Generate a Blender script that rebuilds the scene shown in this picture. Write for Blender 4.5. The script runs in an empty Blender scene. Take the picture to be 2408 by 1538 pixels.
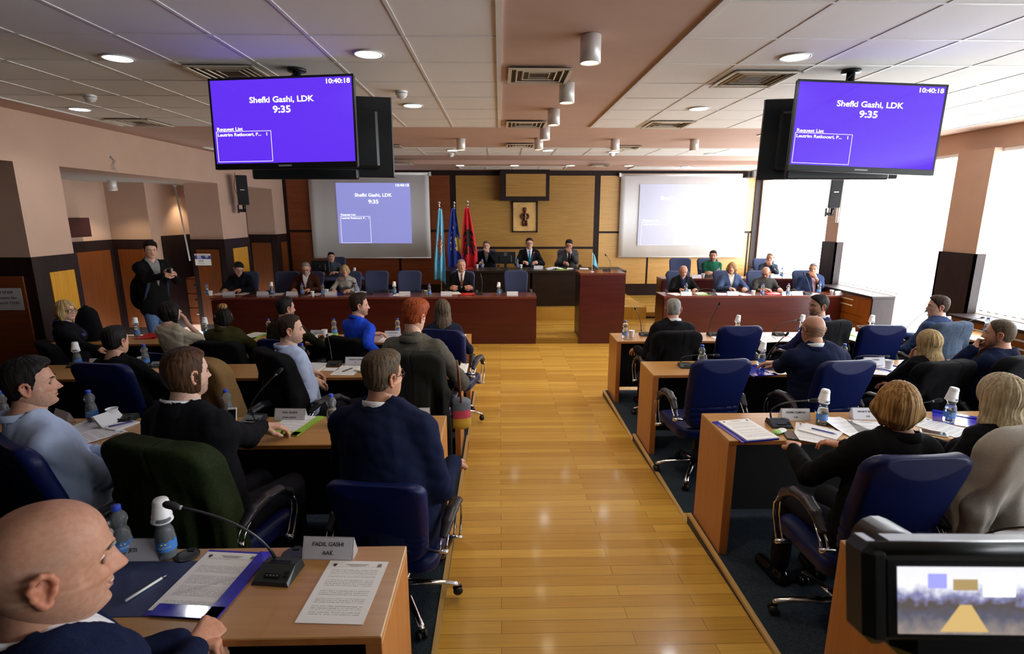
import bpy, math, random
from mathutils.bvhtree import BVHTree
import numpy as np
from mathutils import Matrix, Vector, Euler
random.seed(7); np.random.seed(7)
scene = bpy.context.scene
COL = scene.collection
PI = math.pi

# ---------------------------------------------------------------- camera, exposure, world, daylight
F = 1250.0; U0 = 1204.0; V0 = 769.0
TH = math.atan(267 / F); PS = math.atan(29 / F * math.cos(TH))
CZ = 2.27
cam_d = bpy.data.cameras.new('camera'); cam = bpy.data.objects.new('camera', cam_d); COL.objects.link(cam)
cam.location = (0, 0, CZ); cam.rotation_euler = (PI / 2 - TH, 0, -PS)
cam_d.sensor_width = 36; cam_d.lens = F / 2408 * 36; cam_d.clip_start = 0.02; cam_d.clip_end = 200
cam_d.dof.use_dof = True; cam_d.dof.focus_distance = 4.6; cam_d.dof.aperture_fstop = 6.3
scene.camera = cam
scene.view_settings.view_transform = 'Standard'; scene.view_settings.look = 'None'
scene.view_settings.gamma = 1; scene.view_settings.use_curve_mapping = False
scene.view_settings.exposure = 0.40
scene.cycles.max_bounces = 7; scene.cycles.diffuse_bounces = 4; scene.cycles.glossy_bounces = 3
scene.cycles.transmission_bounces = 6; scene.cycles.transparent_max_bounces = 12
scene.cycles.sample_clamp_indirect = 4.0; scene.cycles.caustics_reflective = False; scene.cycles.caustics_refractive = False
world = bpy.data.worlds.new('world'); scene.world = world; world.use_nodes = True
world.node_tree.nodes['Background'].inputs[0].default_value = (0.85, 0.92, 1, 1)
world.node_tree.nodes['Background'].inputs[1].default_value = 3.0
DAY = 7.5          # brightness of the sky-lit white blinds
LAMP = 1.0

def ray(u, v):
    x = (u - U0) / F; y = -(v - V0) / F
    c, s = math.cos(TH), math.sin(TH); fy = c + y * s; fz = -s + y * c
    c2, s2 = math.cos(PS), math.sin(PS)
    return (x * c2 + fy * s2, fy * c2 - x * s2, fz)
def atZ(u, v, z):
    d = ray(u, v); t = (z - CZ) / d[2]; return Vector((d[0] * t, d[1] * t, z))
def atY(u, v, Y):
    d = ray(u, v); t = Y / d[1]; return Vector((d[0] * t, Y, CZ + d[2] * t))

# ---------------------------------------------------------------- object helpers
def tag(o, label=None, cat=None, group=None, kind=None):
    if label: o['label'] = label
    if cat: o['category'] = cat
    if group: o['group'] = group
    if kind: o['kind'] = kind
    return o
def empty(name, loc=(0, 0, 0), rz=0, label=None, cat=None, group=None):
    o = bpy.data.objects.new(name, None); COL.objects.link(o); o.empty_display_size = .05
    o.location = loc; o.rotation_euler = (0, 0, rz); return tag(o, label, cat, group)
def link(name, me, parent=None, loc=None, rot=None):
    o = bpy.data.objects.new(name, me); COL.objects.link(o)
    if parent: o.parent = parent
    if loc is not None: o.location = loc
    if rot is not None: o.rotation_euler = rot
    return o
def copy_tree(o, parent=None):
    c = o.copy(); COL.objects.link(c); c.parent = parent
    for ch in list(o.children): copy_tree(ch, c)
    return c

class MB:
    """collects shapes into one mesh; each face keeps a material slot"""
    def __init__(s): s.v = []; s.f = []; s.m = []; s.sm = []; s.n = 0
    def add(s, vs, fs, mat=0, smooth=False):
        vs = np.asarray(vs, float); s.v.append(vs)
        for f in fs: s.f.append([i + s.n for i in f]); s.m.append(mat); s.sm.append(smooth)
        s.n += len(vs); return s
    def box(s, c, d, mat=0, rot=None, taper=1.0, bev=0.0):
        x, y, z = d[0] / 2, d[1] / 2, d[2] / 2
        if bev > 0:
            b = min(bev, x * .9, y * .9, z * .9); vs = []
            for sz in (-1, 1):
                for (a, bb) in ((x, y),):
                    pass
            # chamfered box: 24 verts
            vs = []; idx = {}
            for sx in (-1, 1):
                for sy in (-1, 1):
                    for sz in (-1, 1):
                        for k, (ox, oy, oz) in enumerate(((0, b, b), (b, 0, b), (b, b, 0))):
                            idx[(sx, sy, sz, k)] = len(vs); vs.append((sx * (x - ox), sy * (y - oy), sz * (z - oz)))
            fs = []
            for sx in (-1, 1): fs.append([idx[(sx, a, c_, 0)] for a, c_ in ((-1, -1), (1, -1), (1, 1), (-1, 1))][::sx])
            for sy in (-1, 1): fs.append([idx[(a, sy, c_, 1)] for a, c_ in ((-1, -1), (-1, 1), (1, 1), (1, -1))][::sy])
            for sz in (-1, 1): fs.append([idx[(a, c_, sz, 2)] for a, c_ in ((-1, -1), (1, -1), (1, 1), (-1, 1))][::sz])
            for a in (-1, 1):
                for c_ in (-1, 1):
                    f = [idx[(a, c_, -1, 0)], idx[(a, c_, -1, 1)], idx[(a, c_, 1, 1)], idx[(a, c_, 1, 0)]]; fs.append(f[::-a * c_])
                    f = [idx[(a, -1, c_, 0)], idx[(a, 1, c_, 0)], idx[(a, 1, c_, 2)], idx[(a, -1, c_, 2)]]; fs.append(f[::a * c_])
                    f = [idx[(-1, a, c_, 1)], idx[(1, a, c_, 1)], idx[(1, a, c_, 2)], idx[(-1, a, c_, 2)]]; fs.append(f[::-a * c_])
            for sx in (-1, 1):
                for sy in (-1, 1):
                    for sz in (-1, 1):
                        f = [idx[(sx, sy, sz, k)] for k in (0, 1, 2)]; fs.append(f[::sx * sy * sz])
            vs = np.array(vs, float)
        else:
            vs = np.array([(a * x * (taper if c_ > 0 else 1), b * y * (taper if c_ > 0 else 1), c_ * z) for c_ in (-1, 1) for b in (-1, 1) for a in (-1, 1)], float)
            fs = [(0, 2, 3, 1), (4, 5, 7, 6), (0, 1, 5, 4), (2, 6, 7, 3), (0, 4, 6, 2), (1, 3, 7, 5)]
        if rot is not None:
            R = np.array(Euler(rot).to_matrix() if not isinstance(rot, Matrix) else rot.to_3x3()); vs = vs @ R.T
        return s.add(vs + np.array(c, float), fs, mat)
    def bx(s, x0, x1, y0, y1, z0, z1, mat=0, bev=0.0):
        return s.box(((x0 + x1) / 2, (y0 + y1) / 2, (z0 + z1) / 2), (abs(x1 - x0), abs(y1 - y0), abs(z1 - z0)), mat, bev=bev)
    def lathe(s, prof, n=20, c=(0, 0, 0), mat=0, cap=True, rot=None, ribs=0, sx=1, sy=1):
        vs = []; fs = []
        for r, z in prof:
            for i in range(n):
                a = 2 * PI * i / n; vs.append((r * math.cos(a) * sx, r * math.sin(a) * sy, z))
        for j in range(len(prof) - 1):
            for i in range(n):
                k = (i + 1) % n; fs.append((j * n + i, j * n + k, (j + 1) * n + k, (j + 1) * n + i))
        if cap:
            fs.append(tuple(range(n))[::-1]); fs.append(tuple((len(prof) - 1) * n + i for i in range(n)))
        vs = np.array(vs)
        if rot is not None: vs = vs @ np.array(Euler(rot).to_matrix()).T
        return s.add(vs + np.array(c, float), fs, mat, True)
    def tube(s, pts, r, n=8, mat=0, flat=None, caps=True):
        pts = [Vector(p) for p in pts]; rs = r if hasattr(r, '__len__') else [r] * len(pts)
        vs = []; fs = []; prev = None
        for i, p in enumerate(pts):
            t = (pts[min(i + 1, len(pts) - 1)] - pts[max(i - 1, 0)]).normalized()
            if prev is None:
                a = Vector((0, 0, 1)) if abs(t.z) < .9 else Vector((1, 0, 0)); nx = t.cross(a).normalized()
            else: nx = (prev - t * prev.dot(t)).normalized()
            prev = nx; ny = t.cross(nx)
            kx, ky = flat if flat else (1, 1)
            for k in range(n):
                a = 2 * PI * k / n; vs.append(p + (nx * math.cos(a) * kx + ny * math.sin(a) * ky) * rs[i])
        for j in range(len(pts) - 1):
            for i in range(n):
                k = (i + 1) % n; fs.append((j * n + i, j * n + k, (j + 1) * n + k, (j + 1) * n + i))
        if caps: fs.append(tuple(range(n))[::-1]); fs.append(tuple((len(pts) - 1) * n + i for i in range(n)))
        return s.add([tuple(v) for v in vs], fs, mat, True)
    def ball(s, c, r, n=12, mat=0, sc=(1, 1, 1), rot=None):
        vs = []; fs = []; m = n // 2 + 1
        for j in range(m + 1):
            t = PI * j / m
            for i in range(n):
                a = 2 * PI * i / n; vs.append((r * math.sin(t) * math.cos(a) * sc[0], r * math.sin(t) * math.sin(a) * sc[1], -r * math.cos(t) * sc[2]))
        for j in range(m):
            for i in range(n):
                k = (i + 1) % n; fs.append((j * n + i, j * n + k, (j + 1) * n + k, (j + 1) * n + i))
        vs = np.array(vs)
        if rot is not None: vs = vs @ np.array(Euler(rot).to_matrix()).T
        return s.add(vs + np.array(c, float), fs, mat, True)
    def poly(s, pts2, z0, z1, mat=0, plane='xy', off=(0, 0, 0)):
        """extruded polygon"""
        n = len(pts2); vs = []
        for z in (z0, z1):
            for a, b in pts2: vs.append({'xy': (a, b, z), 'xz': (a, z, b), 'yz': (z, a, b)}[plane])
        fs = [tuple(range(n))[::-1], tuple(range(n, 2 * n))] + [(i, (i + 1) % n, n + (i + 1) % n, n + i) for i in range(n)]
        return s.add(np.array(vs) + np.array(off, float), fs, mat)
    def mesh(s, name='m'):
        me = bpy.data.meshes.new(name)
        v = np.concatenate(s.v) if s.v else np.zeros((0, 3)); me.from_pydata(v.tolist(), [], s.f)
        me.polygons.foreach_set('material_index', s.m); me.polygons.foreach_set('use_smooth', s.sm); me.update(); return me
    def build(s, name, mats, parent=None, loc=None, rot=None):
        me = s.mesh(name)
        for m in (mats if isinstance(mats, (list, tuple)) else [mats]): me.materials.append(m)
        return link(name, me, parent, loc, rot)
def dupmesh(name, o_me, parent=None, loc=None, rot=None): return link(name, o_me, parent, loc, rot)
def sharp(me, ang=35):
    me.polygons.foreach_set('use_smooth', [True] * len(me.polygons))
    try: me.set_sharp_from_angle(angle=math.radians(ang))
    except Exception: pass
_tc = {}
def text_mesh(txt, size=.1, ext=.0005, align='CENTER', bold=0.0, shear=0.0):
    key = (txt, size, ext, align, bold, shear)
    if key in _tc: return _tc[key]
    c = bpy.data.curves.new('lettering', 'FONT'); c.body = txt; c.size = size; c.extrude = ext; c.align_x = align; c.align_y = 'CENTER'
    c.offset = bold; c.shear = shear; c.resolution_u = 3
    o = bpy.data.objects.new('lettering', c); COL.objects.link(o)
    bpy.context.view_layer.update(); dg = bpy.context.evaluated_depsgraph_get()
    me = bpy.data.meshes.new_from_object(o.evaluated_get(dg)); bpy.data.objects.remove(o); bpy.data.curves.remove(c)
    _tc[key] = me; return me
def add_text(mb, txt, size, R, origin, mat, align='CENTER', bold=0.0, wide=1.0, ext=.0004):
    me = text_mesh(txt, size, ext, align, bold); n = len(me.vertices); co = np.zeros(n * 3); me.vertices.foreach_get('co', co); co = co.reshape(-1, 3); co[:, 0] *= wide
    mb.add(co @ np.array(R).T + np.array(origin, float), [tuple(p.vertices) for p in me.polygons], mat)
UPR = ((1, 0, 0), (0, 0, -1), (0, 1, 0))        # text standing up, read from -Y

# ---------------------------------------------------------------- materials
MATS = {}
def mat(name, col, rough=.5, metal=0, spec=.5, emit=None, estr=0, trans=0, ior=1.45, coat=0, alpha=1, sheen=0):
    if name in MATS: return MATS[name]
    m = bpy.data.materials.new(name); m.use_nodes = True; b = m.node_tree.nodes['Principled BSDF']
    b.inputs['Base Color'].default_value = (*col, 1); b.inputs['Roughness'].default_value = rough; b.inputs['Metallic'].default_value = metal
    b.inputs['Specular IOR Level'].default_value = spec; b.inputs['IOR'].default_value = ior
    b.inputs['Transmission Weight'].default_value = trans; b.inputs['Coat Weight'].default_value = coat; b.inputs['Coat Roughness'].default_value = .05 if 'folder' in name else .10 if 'floor' in name else .22; b.inputs['Alpha'].default_value = alpha
    b.inputs['Sheen Weight'].default_value = 0
    if emit: b.inputs['Emission Color'].default_value = (*emit, 1); b.inputs['Emission Strength'].default_value = estr
    MATS[name] = m; return m
def NT(m): return m.node_tree.nodes, m.node_tree.links, m.node_tree.nodes['Principled BSDF']
def noisy(m, scale=(10, 10, 10), amt=.15, bump=.1, detail=4, coord='Object', dist=.01, col2=None, rough_var=0):
    n, l, b = NT(m); tc = n.new('ShaderNodeTexCoord'); mp = n.new('ShaderNodeMapping'); mp.inputs['Scale'].default_value = scale
    t = n.new('ShaderNodeTexNoise'); t.inputs['Detail'].default_value = detail; t.inputs['Scale'].default_value = 1
    l.new(tc.outputs[coord], mp.inputs[0]); l.new(mp.outputs[0], t.inputs[0])
    c = b.inputs['Base Color'].default_value[:3]; mx = n.new('ShaderNodeMix'); mx.data_type = 'RGBA'
    r = n.new('ShaderNodeMapRange'); r.inputs[1].default_value = .3; r.inputs[2].default_value = .7; l.new(t.outputs[0], r.inputs[0])
    l.new(r.outputs[0], mx.inputs['Factor'])
    lo = col2 or tuple(x * (1 - amt) for x in c); hi = tuple(min(1, x * (1 + amt)) for x in c)
    mx.inputs['A'].default_value = (*lo, 1); mx.inputs['B'].default_value = (*hi, 1); l.new(mx.outputs['Result'], b.inputs['Base Color'])
    if bump:
        bp = n.new('ShaderNodeBump'); bp.inputs['Strength'].default_value = bump; bp.inputs['Distance'].default_value = dist
        l.new(t.outputs[0], bp.inputs['Height']); l.new(bp.outputs[0], b.inputs['Normal'])
    return m
def wood(name, c1, c2, rough=.35, axis='x', scale=1.0, coat=.2):
    if name in MATS: return MATS[name]
    m = mat(name, c1, rough, coat=coat); n, l, b = NT(m)
    tc = n.new('ShaderNodeTexCoord'); mp = n.new('ShaderNodeMapping')
    s = {'x': (1.2, 22, 22), 'z': (22, 22, 1.2), 'y': (22, 1.2, 22)}[axis]; mp.inputs['Scale'].default_value = [q * scale for q in s]
    t = n.new('ShaderNodeTexNoise'); t.inputs['Scale'].default_value = 1.6; t.inputs['Detail'].default_value = 6; t.inputs['Distortion'].default_value = .6
    l.new(tc.outputs['Object'], mp.inputs[0]); l.new(mp.outputs[0], t.inputs[0])
    cr = n.new('ShaderNodeValToRGB'); cr.color_ramp.elements[0].position = .3; cr.color_ramp.elements[1].position = .72
    cr.color_ramp.elements[0].color = (*c2, 1); cr.color_ramp.elements[1].color = (*c1, 1)
    l.new(t.outputs[0], cr.inputs[0]); l.new(cr.outputs[0], b.inputs['Base Color']); return m
def strips(name, c1, c2, bw, rh, rough=.3, rotz=0, coat=.3, gap=.004, gapc=None):
    """floor boards from a brick pattern in object space"""
    m = mat(name, c1, rough, coat=coat); n, l, b = NT(m)
    tc = n.new('ShaderNodeTexCoord'); mp = n.new('ShaderNodeMapping'); mp.inputs['Rotation'].default_value = (0, 0, rotz)
    t = n.new('ShaderNodeTexBrick'); t.inputs['Scale'].default_value = 1; t.inputs['Brick Width'].default_value = bw; t.inputs['Row Height'].default_value = rh
    t.inputs['Mortar Size'].default_value = gap / 2; t.inputs['Color1'].default_value = (*c1, 1); t.inputs['Color2'].default_value = (*c2, 1)
    t.inputs['Mortar'].default_value = (*(gapc or tuple(x * .45 for x in c2)), 1); t.offset = .37
    l.new(tc.outputs['Object'], mp.inputs[0]); l.new(mp.outputs[0], t.inputs[0])
    mp2 = n.new('ShaderNodeMapping'); mp2.inputs['Scale'].default_value = (3, 60, 3); mp2.inputs['Rotation'].default_value = (0, 0, rotz); l.new(tc.outputs['Object'], mp2.inputs[0])
    nz = n.new('ShaderNodeTexNoise'); nz.inputs['Scale'].default_value = 1; nz.inputs['Detail'].default_value = 5; l.new(mp2.outputs[0], nz.inputs[0])
    mx = n.new('ShaderNodeMix'); mx.data_type = 'RGBA'; mx.blend_type = 'MULTIPLY'; mx.inputs['Factor'].default_value = .55
    cr = n.new('ShaderNodeValToRGB'); cr.color_ramp.elements[0].color = (.84, .80, .72, 1); cr.color_ramp.elements[0].position = .3; cr.color_ramp.elements[1].color = (1.08, 1.07, 1.05, 1); cr.color_ramp.elements[1].position = .65
    l.new(nz.outputs[0], cr.inputs[0]); l.new(t.outputs['Color'], mx.inputs['A']); l.new(cr.outputs[0], mx.inputs['B']); l.new(mx.outputs['Result'], b.inputs['Base Color'])
    bp = n.new('ShaderNodeBump'); bp.inputs['Strength'].default_value = .15; bp.inputs['Distance'].default_value = .002
    l.new(t.outputs['Fac'], bp.inputs['Height']); bp.invert = True; l.new(bp.outputs[0], b.inputs['Normal']); return m
def glow(name, col, st):
    if name in MATS: return MATS[name]
    return mat(name, (0, 0, 0), .6, emit=col, estr=st)

M = {}
M['paint'] = noisy(mat('pink wall paint', (.50, .335, .25), .75, spec=.25), (3, 3, 3), .03, .03)
M['paint_ceil'] = noisy(mat('pink ceiling paint', (.54, .375, .30), .8, spec=.2), (3, 3, 3), .03, .02)
M['foyer_ceil'] = mat('foyer ceiling paint', (.42, .38, .33), .8)
M['tbar'] = mat('white ceiling bar', (.72, .71, .68), .5)
M['trim'] = noisy(mat('wenge trim', (.016, .007, .006), .5, spec=.3), (20, 20, 4), .3, 0)
M['veneer'] = wood('honey veneer', (.42, .235, .055), (.33, .17, .035), .38, 'x', 1.0)
M['veneer_lit'] = wood('window-lit veneer', (.62, .38, .13), (.52, .30, .09), .38, 'x', 1.0)  # front wall veneer near the windows, their light put into the colour
M['veneer_red_or_dim'] = wood('red veneer and dimmed wall veneer', (.23, .062, .016), (.15, .035, .010), .38, 'x', .8)  # red cabinet wood; on the front wall it paints the dim left side
M['veneer_org'] = wood('orange veneer', (.30, .095, .014), (.21, .06, .009), .4, 'z', .8)
M['veneer_org_dim'] = wood('dim side orange veneer', (.17, .045, .006), (.115, .028, .004), .42, 'z', .8)  # darker copy of the orange veneer, weak light at left put into the colour
M['veneer_yel'] = wood('amber veneer', (.62, .30, .02), (.50, .23, .015), .4, 'z', .6)
M['laminate'] = wood('beech laminate', (.46, .245, .075), (.39, .19, .052), .32, 'x', 1.2)
M['laminate_v'] = wood('beech laminate upright', (.47, .185, .05), (.38, .135, .035), .36, 'z', 1.2)
M['mahog'] = wood('mahogany veneer', (.075, .010, .008), (.046, .006, .005), .28, 'x', .8)
M['mahog_top'] = wood('mahogany top', (.16, .04, .025), (.11, .028, .018), .22, 'x', .8)
M['black_wood'] = noisy(mat('black brown board', (.020, .011, .008), .35), (2, 2, 30), .3, 0)
M['dark_panel'] = mat('dark desk panel', (.006, .005, .006), .6)
M['carpet'] = noisy(mat('blue grey carpet', (.024, .034, .047), .95, spec=.1), (120, 120, 120), .4, .5, dist=.004)
M['kerb'] = wood('light oak edging', (.55, .36, .14), (.46, .28, .09), .35, 'y', 1.0)
M['kerb_dark'] = mat('grey kerb face', (.05, .045, .05), .7)
M['floor'] = strips('bamboo floor', (.66, .40, .075), (.46, .245, .038), 1.05, .092, .26, 0, .5, .003)
M['black'] = mat('black plastic', (.010, .011, .012), .38)
M['black_soft'] = mat('matt black', (.006, .006, .007), .7)
M['black_gloss'] = mat('gloss black', (.006, .006, .008), .12)
M['grey_plastic'] = mat('mic unit plastic', (.020, .026, .026), .35)
M['grey_lt'] = mat('light grey plastic', (.35, .35, .34), .4)
M['chrome'] = mat('chrome', (.75, .75, .77), .12, 1)
M['steel'] = mat('brushed steel', (.45, .45, .46), .3, 1)
M['white'] = mat('white plastic', (.78, .78, .76), .45)
M['cup'] = mat('white cup plastic', (.86, .86, .86), .35, spec=.4)
M['alu'] = mat('satin aluminium', (.72, .70, .67), .4, .25)
M['paper'] = mat('white paper', (.80, .80, .80), .8, spec=.1)
M['ink'] = mat('black ink', (.03, .03, .035), .8)
M['plate_paper'] = mat('name card', (.62, .62, .66), .5)
M['acryl'] = mat('acrylic holder', (.75, .76, .80), .08, spec=.6, alpha=.45)
M['blue_seat'] = noisy(mat('blue chair leather', (.0020, .0068, .062), .45, spec=.3), (60, 60, 60), .12, .06, dist=.003)
M['blue_cloth'] = noisy(mat('greyblue chair cloth', (.038, .050, .110), .9, sheen=.3), (150, 150, 150), .25, .2, dist=.002)
M['arm'] = mat('grey arm pad', (.022, .020, .026), .36)
M['blue_folder'] = mat('glossy blue folder', (.015, .02, .42), .12, coat=.6)
M['green_folder'] = mat('lime folder', (.28, .52, .04), .4)
M['red_folder'] = mat('red folder', (.55, .02, .02), .3)
M['navy_board'] = mat('navy desk mat', (.035, .05, .13), .6)
M['screen_white'] = noisy(mat('projection cloth', (.66, .67, .66), .85, spec=.1), (1.5, 1, .2), .06, 0)
M['screen_white_r'] = noisy(mat('projection cloth window-lit', (.80, .82, .84), .85, spec=.1), (1.5, 1, .2), .05, 0)  # brighter copy of the cloth, window light painted into its white
M['lampglow'] = glow('lamp disc', (1, .86, .62), 14)
M['downglow'] = glow('downlight disc', (.88, .93, 1), 7)
M['purple'] = glow('tv picture', (.085, .025, .62), 1.0)
M['tvtext'] = glow('tv lettering', (1, 1, 1), 1.0)
M['proj'] = mat('projected picture', (.30, .31, .62), .85, spec=.1, emit=(.27, .29, .70), estr=.55)
M['proj_r'] = mat('projected picture light-washed', (.58, .60, .74), .85, spec=.1)  # picture colour paled to carry the wash of window light
M['bottle'] = mat('clear bottle', (.82, .90, .96), .06, trans=.86, ior=1.2, spec=.6)
M['cap'] = mat('blue cap', (.03, .08, .55), .35)
M['blabel'] = mat('bottle label', (.06, .22, .62), .4)
M['skin_hand'] = None
def tile_mat():
    m = mat('perforated ceiling tile', (.78, .77, .74), .85, spec=.1); n, l, b = NT(m)
    tc = n.new('ShaderNodeTexCoord'); v = n.new('ShaderNodeTexVoronoi'); v.inputs['Scale'].default_value = 46; v.inputs['Randomness'].default_value = 0
    l.new(tc.outputs['Object'], v.inputs[0]); r = n.new('ShaderNodeMapRange'); r.inputs[1].default_value = .16; r.inputs[2].default_value = .24; l.new(v.outputs['Distance'], r.inputs[0])
    mx = n.new('ShaderNodeMix'); mx.data_type = 'RGBA'; mx.inputs['A'].default_value = (.36, .35, .33, 1); mx.inputs['B'].default_value = (.80, .79, .76, 1)
    l.new(r.outputs[0], mx.inputs['Factor']); l.new(mx.outputs['Result'], b.inputs['Base Color']); return m
M['tile'] = tile_mat()
def print_mat(name, base=(.80, .80, .80), ink=(.30, .30, .33), rows=34, seed=0):
    """paper with rows of small print, in object space (x across, y up the page, A4 centred on the origin)"""
    m = mat(name, base, .7, spec=.15); n, l, b = NT(m)
    tc = n.new('ShaderNodeTexCoord'); sp = n.new('ShaderNodeSeparateXYZ'); l.new(tc.outputs['Object'], sp.inputs[0])
    def mth(op, a, bb=None, v=None):
        q = n.new('ShaderNodeMath'); q.operation = op; l.new(a, q.inputs[0])
        if bb is not None: l.new(bb, q.inputs[1])
        elif v is not None: q.inputs[1].default_value = v
        return q.outputs[0]
    y = mth('MULTIPLY', sp.outputs['Y'], v=rows / .297); fr = mth('FRACT', y); line = mth('LESS_THAN', fr, v=.45)
    mp = n.new('ShaderNodeMapping'); mp.inputs['Scale'].default_value = (260, rows / .297, 1); mp.inputs['Location'].default_value = (seed * 3.1, seed, 0); l.new(tc.outputs['Object'], mp.inputs[0])
    nz = n.new('ShaderNodeTexNoise'); nz.inputs['Scale'].default_value = 1; nz.inputs['Detail'].default_value = 1; l.new(mp.outputs[0], nz.inputs[0]); wd = mth('GREATER_THAN', nz.outputs[0], v=.44)
    mp2 = n.new('ShaderNodeMapping'); mp2.inputs['Scale'].default_value = (.01, 24, 1); mp2.inputs['Location'].default_value = (seed, seed * 1.7, 0); l.new(tc.outputs['Object'], mp2.inputs[0])
    n2 = n.new('ShaderNodeTexNoise'); n2.inputs['Scale'].default_value = 1.6; l.new(mp2.outputs[0], n2.inputs[0]); blk = mth('GREATER_THAN', n2.outputs[0], v=.47)
    ax = mth('ABSOLUTE', sp.outputs['X']); inx = mth('LESS_THAN', ax, v=.082); ay = mth('ABSOLUTE', sp.outputs['Y']); iny = mth('LESS_THAN', ay, v=.118)
    k = mth('MULTIPLY', line, wd); k = mth('MULTIPLY', k, blk); k = mth('MULTIPLY', k, inx); k = mth('MULTIPLY', k, iny); k = mth('MULTIPLY', k, v=.75)
    mx = n.new('ShaderNodeMix'); mx.data_type = 'RGBA'; mx.inputs['A'].default_value = (*base, 1); mx.inputs['B'].default_value = (*ink, 1)
    l.new(k, mx.inputs['Factor']); l.new(mx.outputs['Result'], b.inputs['Base Color']); return m
M['print'] = print_mat('printed page'); M['print2'] = print_mat('printed page dense', rows=46, seed=3)
# ---------------------------------------------------------------- the room
XL, XR, YB, YN, CE = -5.25, 6.45, 13.4, -2.6, 3.37
T = [None, .82, .89, .97, 1.05]            # desk tops by row, from the front
TZ = [None, .07, .14, .22, .30]            # tier floors
FY = [None, 6.40, 4.86, 3.31, 1.79]        # far edge of each row's desks
LX, RX = -.355, 1.335                      # aisle ends of the desks
def struct(name, mb, mats, parent=None):
    o = mb.build(name, mats, parent)
    if parent is None: o['kind'] = 'structure'
    return o
# floor: stage boards in front, sloping aisle, carpet tiers
m = MB(); m.bx(XL - 3, XR, 6.4, 9.2, -.2, 0); m.bx(XL - 3, XL, 3.5, 6.4, -.2, 0)
m.add([(-.42, -2.6, .43), (1.36, -2.6, .43), (1.36, 6.4, 0), (-.42, 6.4, 0), (-.42, -2.6, -.2), (1.36, -2.6, -.2), (1.36, 6.4, -.2), (-.42, 6.4, -.2)],
      [(0, 1, 2, 3), (7, 6, 5, 4), (0, 3, 7, 4), (1, 5, 6, 2), (0, 4, 5, 1), (3, 2, 6, 7)])
struct('floor', m, M['floor'])
m = MB(); m.bx(XL, XR, 9.2, YB, -.2, .1); m.bx(XL, XR, 11.02, YB, .1, .22); struct('floor', m, M['floor'])
m = MB(); m.bx(-1.45, 3.05, 10.86, YB - .02, .1, .36); struct('floor', m, M['floor'])
m = MB(); m.bx(XL, 3.08, 10.99, 11.02, .1, .13, 0); m.bx(3.05, XR, 11.0, 11.02, .1, .128); struct('trim_1', m, M['trim'])
for side in (-1, 1):
    m = MB()
    for k in (1, 2, 3, 4):
        y0 = FY[k + 1] if k < 4 else -2.6
        x0, x1 = (XL, -.335) if side < 0 else (1.325, XR)
        m.bx(x0, x1, y0, FY[k] + .02, -.2, TZ[k])
    struct('floor', m, M['carpet'])
    m = MB(); xx = -.335 if side < 0 else 1.30
    for k in (1, 2, 3, 4):
        y0 = (FY[k + 1] + .02) if k < 4 else -2.6; z = TZ[k]
        m.bx(xx, xx + .026, y0, FY[k] + .02, z - .012, z + .006, 0)
        m.bx(xx + .002, xx + .024, y0, FY[k] + .02, -.2, z - .012, 1)
    struct('trim_%d' % (3 + side), m, [M['kerb'], M['kerb_dark']])
# ceiling: painted slab with a lower strip by the front wall
m = MB(); m.bx(XL - 3.4, XR + .3, YN - .3, 11.75, CE, CE + .2); m.bx(XL - 3.4, XR + .3, 11.75, YB + .3, 3.29, CE + .2)
struct('ceiling', m, M['paint_ceil'])
def tilefield(name, x0, x1, y0, y1, z, sx=.6, sy=.6, ox=None, oy=None):
    m = MB(); m.bx(x0, x1, y0, y1, z - .006, z + .01); struct(name, m, M['tile'])
    m = MB(); b = .011
    xs = np.arange((ox if ox is not None else x0), x1 + .01, sx); ys = np.arange((oy if oy is not None else y1), y0 - .01, -sy)
    for x in xs: m.bx(x - b, x + b, y0, y1, z - .010, z)
    for y in ys: m.bx(x0, x1, y - b, y + b, z - .0102, z)
    for x in (x0, x1): m.bx(x - .018, x + .018, y0, y1, z - .014, z)
    return m
trims = [tilefield('ceiling', -4.8, 0, -2.33, 7.27, CE), tilefield('ceiling', 1.19, 5.99, -2.33, 7.27, CE),
         tilefield('ceiling', -5.0, 6.4, 9.52, 10.63, CE, .6, .56), tilefield('ceiling', -.9, 1.5, 12.25, 12.85, 3.29, .6, .6), tilefield('ceiling', 3.0, 5.4, 12.25, 12.85, 3.29, .6, .6)]
for i, t in enumerate(trims): struct('trim_%d' % (10 + i), t, M['tbar'])

# front wall: one veneer, painted dim at left to lit at right, between wenge strips
def WX(u): return atY(u, 545, YB).x
def WZ(v): return atY(1200, v, YB).z
m = MB(); m.bx(XL - .3, XR + .3, YB, YB + .2, -.2, CE); struct('wall_front', m, M['trim'])
def panel(name_mat, x0, x1, z0, z1, y=YB, t=.012): 
    mm = MB(); mm.bx(x0, x1, y - t, y, z0, z1); return struct('wall_front', mm, M[name_mat])
zt, zm, zb = 3.17, WZ(543), .52
xs = [XL + .08, WX(1063), WX(1074), WX(1395), WX(1407), XR - .12]
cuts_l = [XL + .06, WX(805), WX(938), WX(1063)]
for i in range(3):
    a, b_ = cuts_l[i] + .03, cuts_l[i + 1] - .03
    panel('veneer_red_or_dim', a, b_, zm + .03, zt); panel('veneer_red_or_dim', a, b_, zb, zm - .03)
zc = WZ(583)
panel('veneer', WX(1074), WX(1395), zc + .03, zt); panel('veneer', WX(1074), WX(1395), zb, zc - .03)
cuts_r = [WX(1406), WX(1525), WX(1760), XR - .05]
for i in range(3):
    a, b_ = cuts_r[i] + .025, cuts_r[i + 1] - .025
    panel('veneer_lit', a, b_, zb, zm - .06)
panel('veneer_lit', cuts_r[0] + .025, cuts_r[3] - .025, zm - .01, zt)
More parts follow.
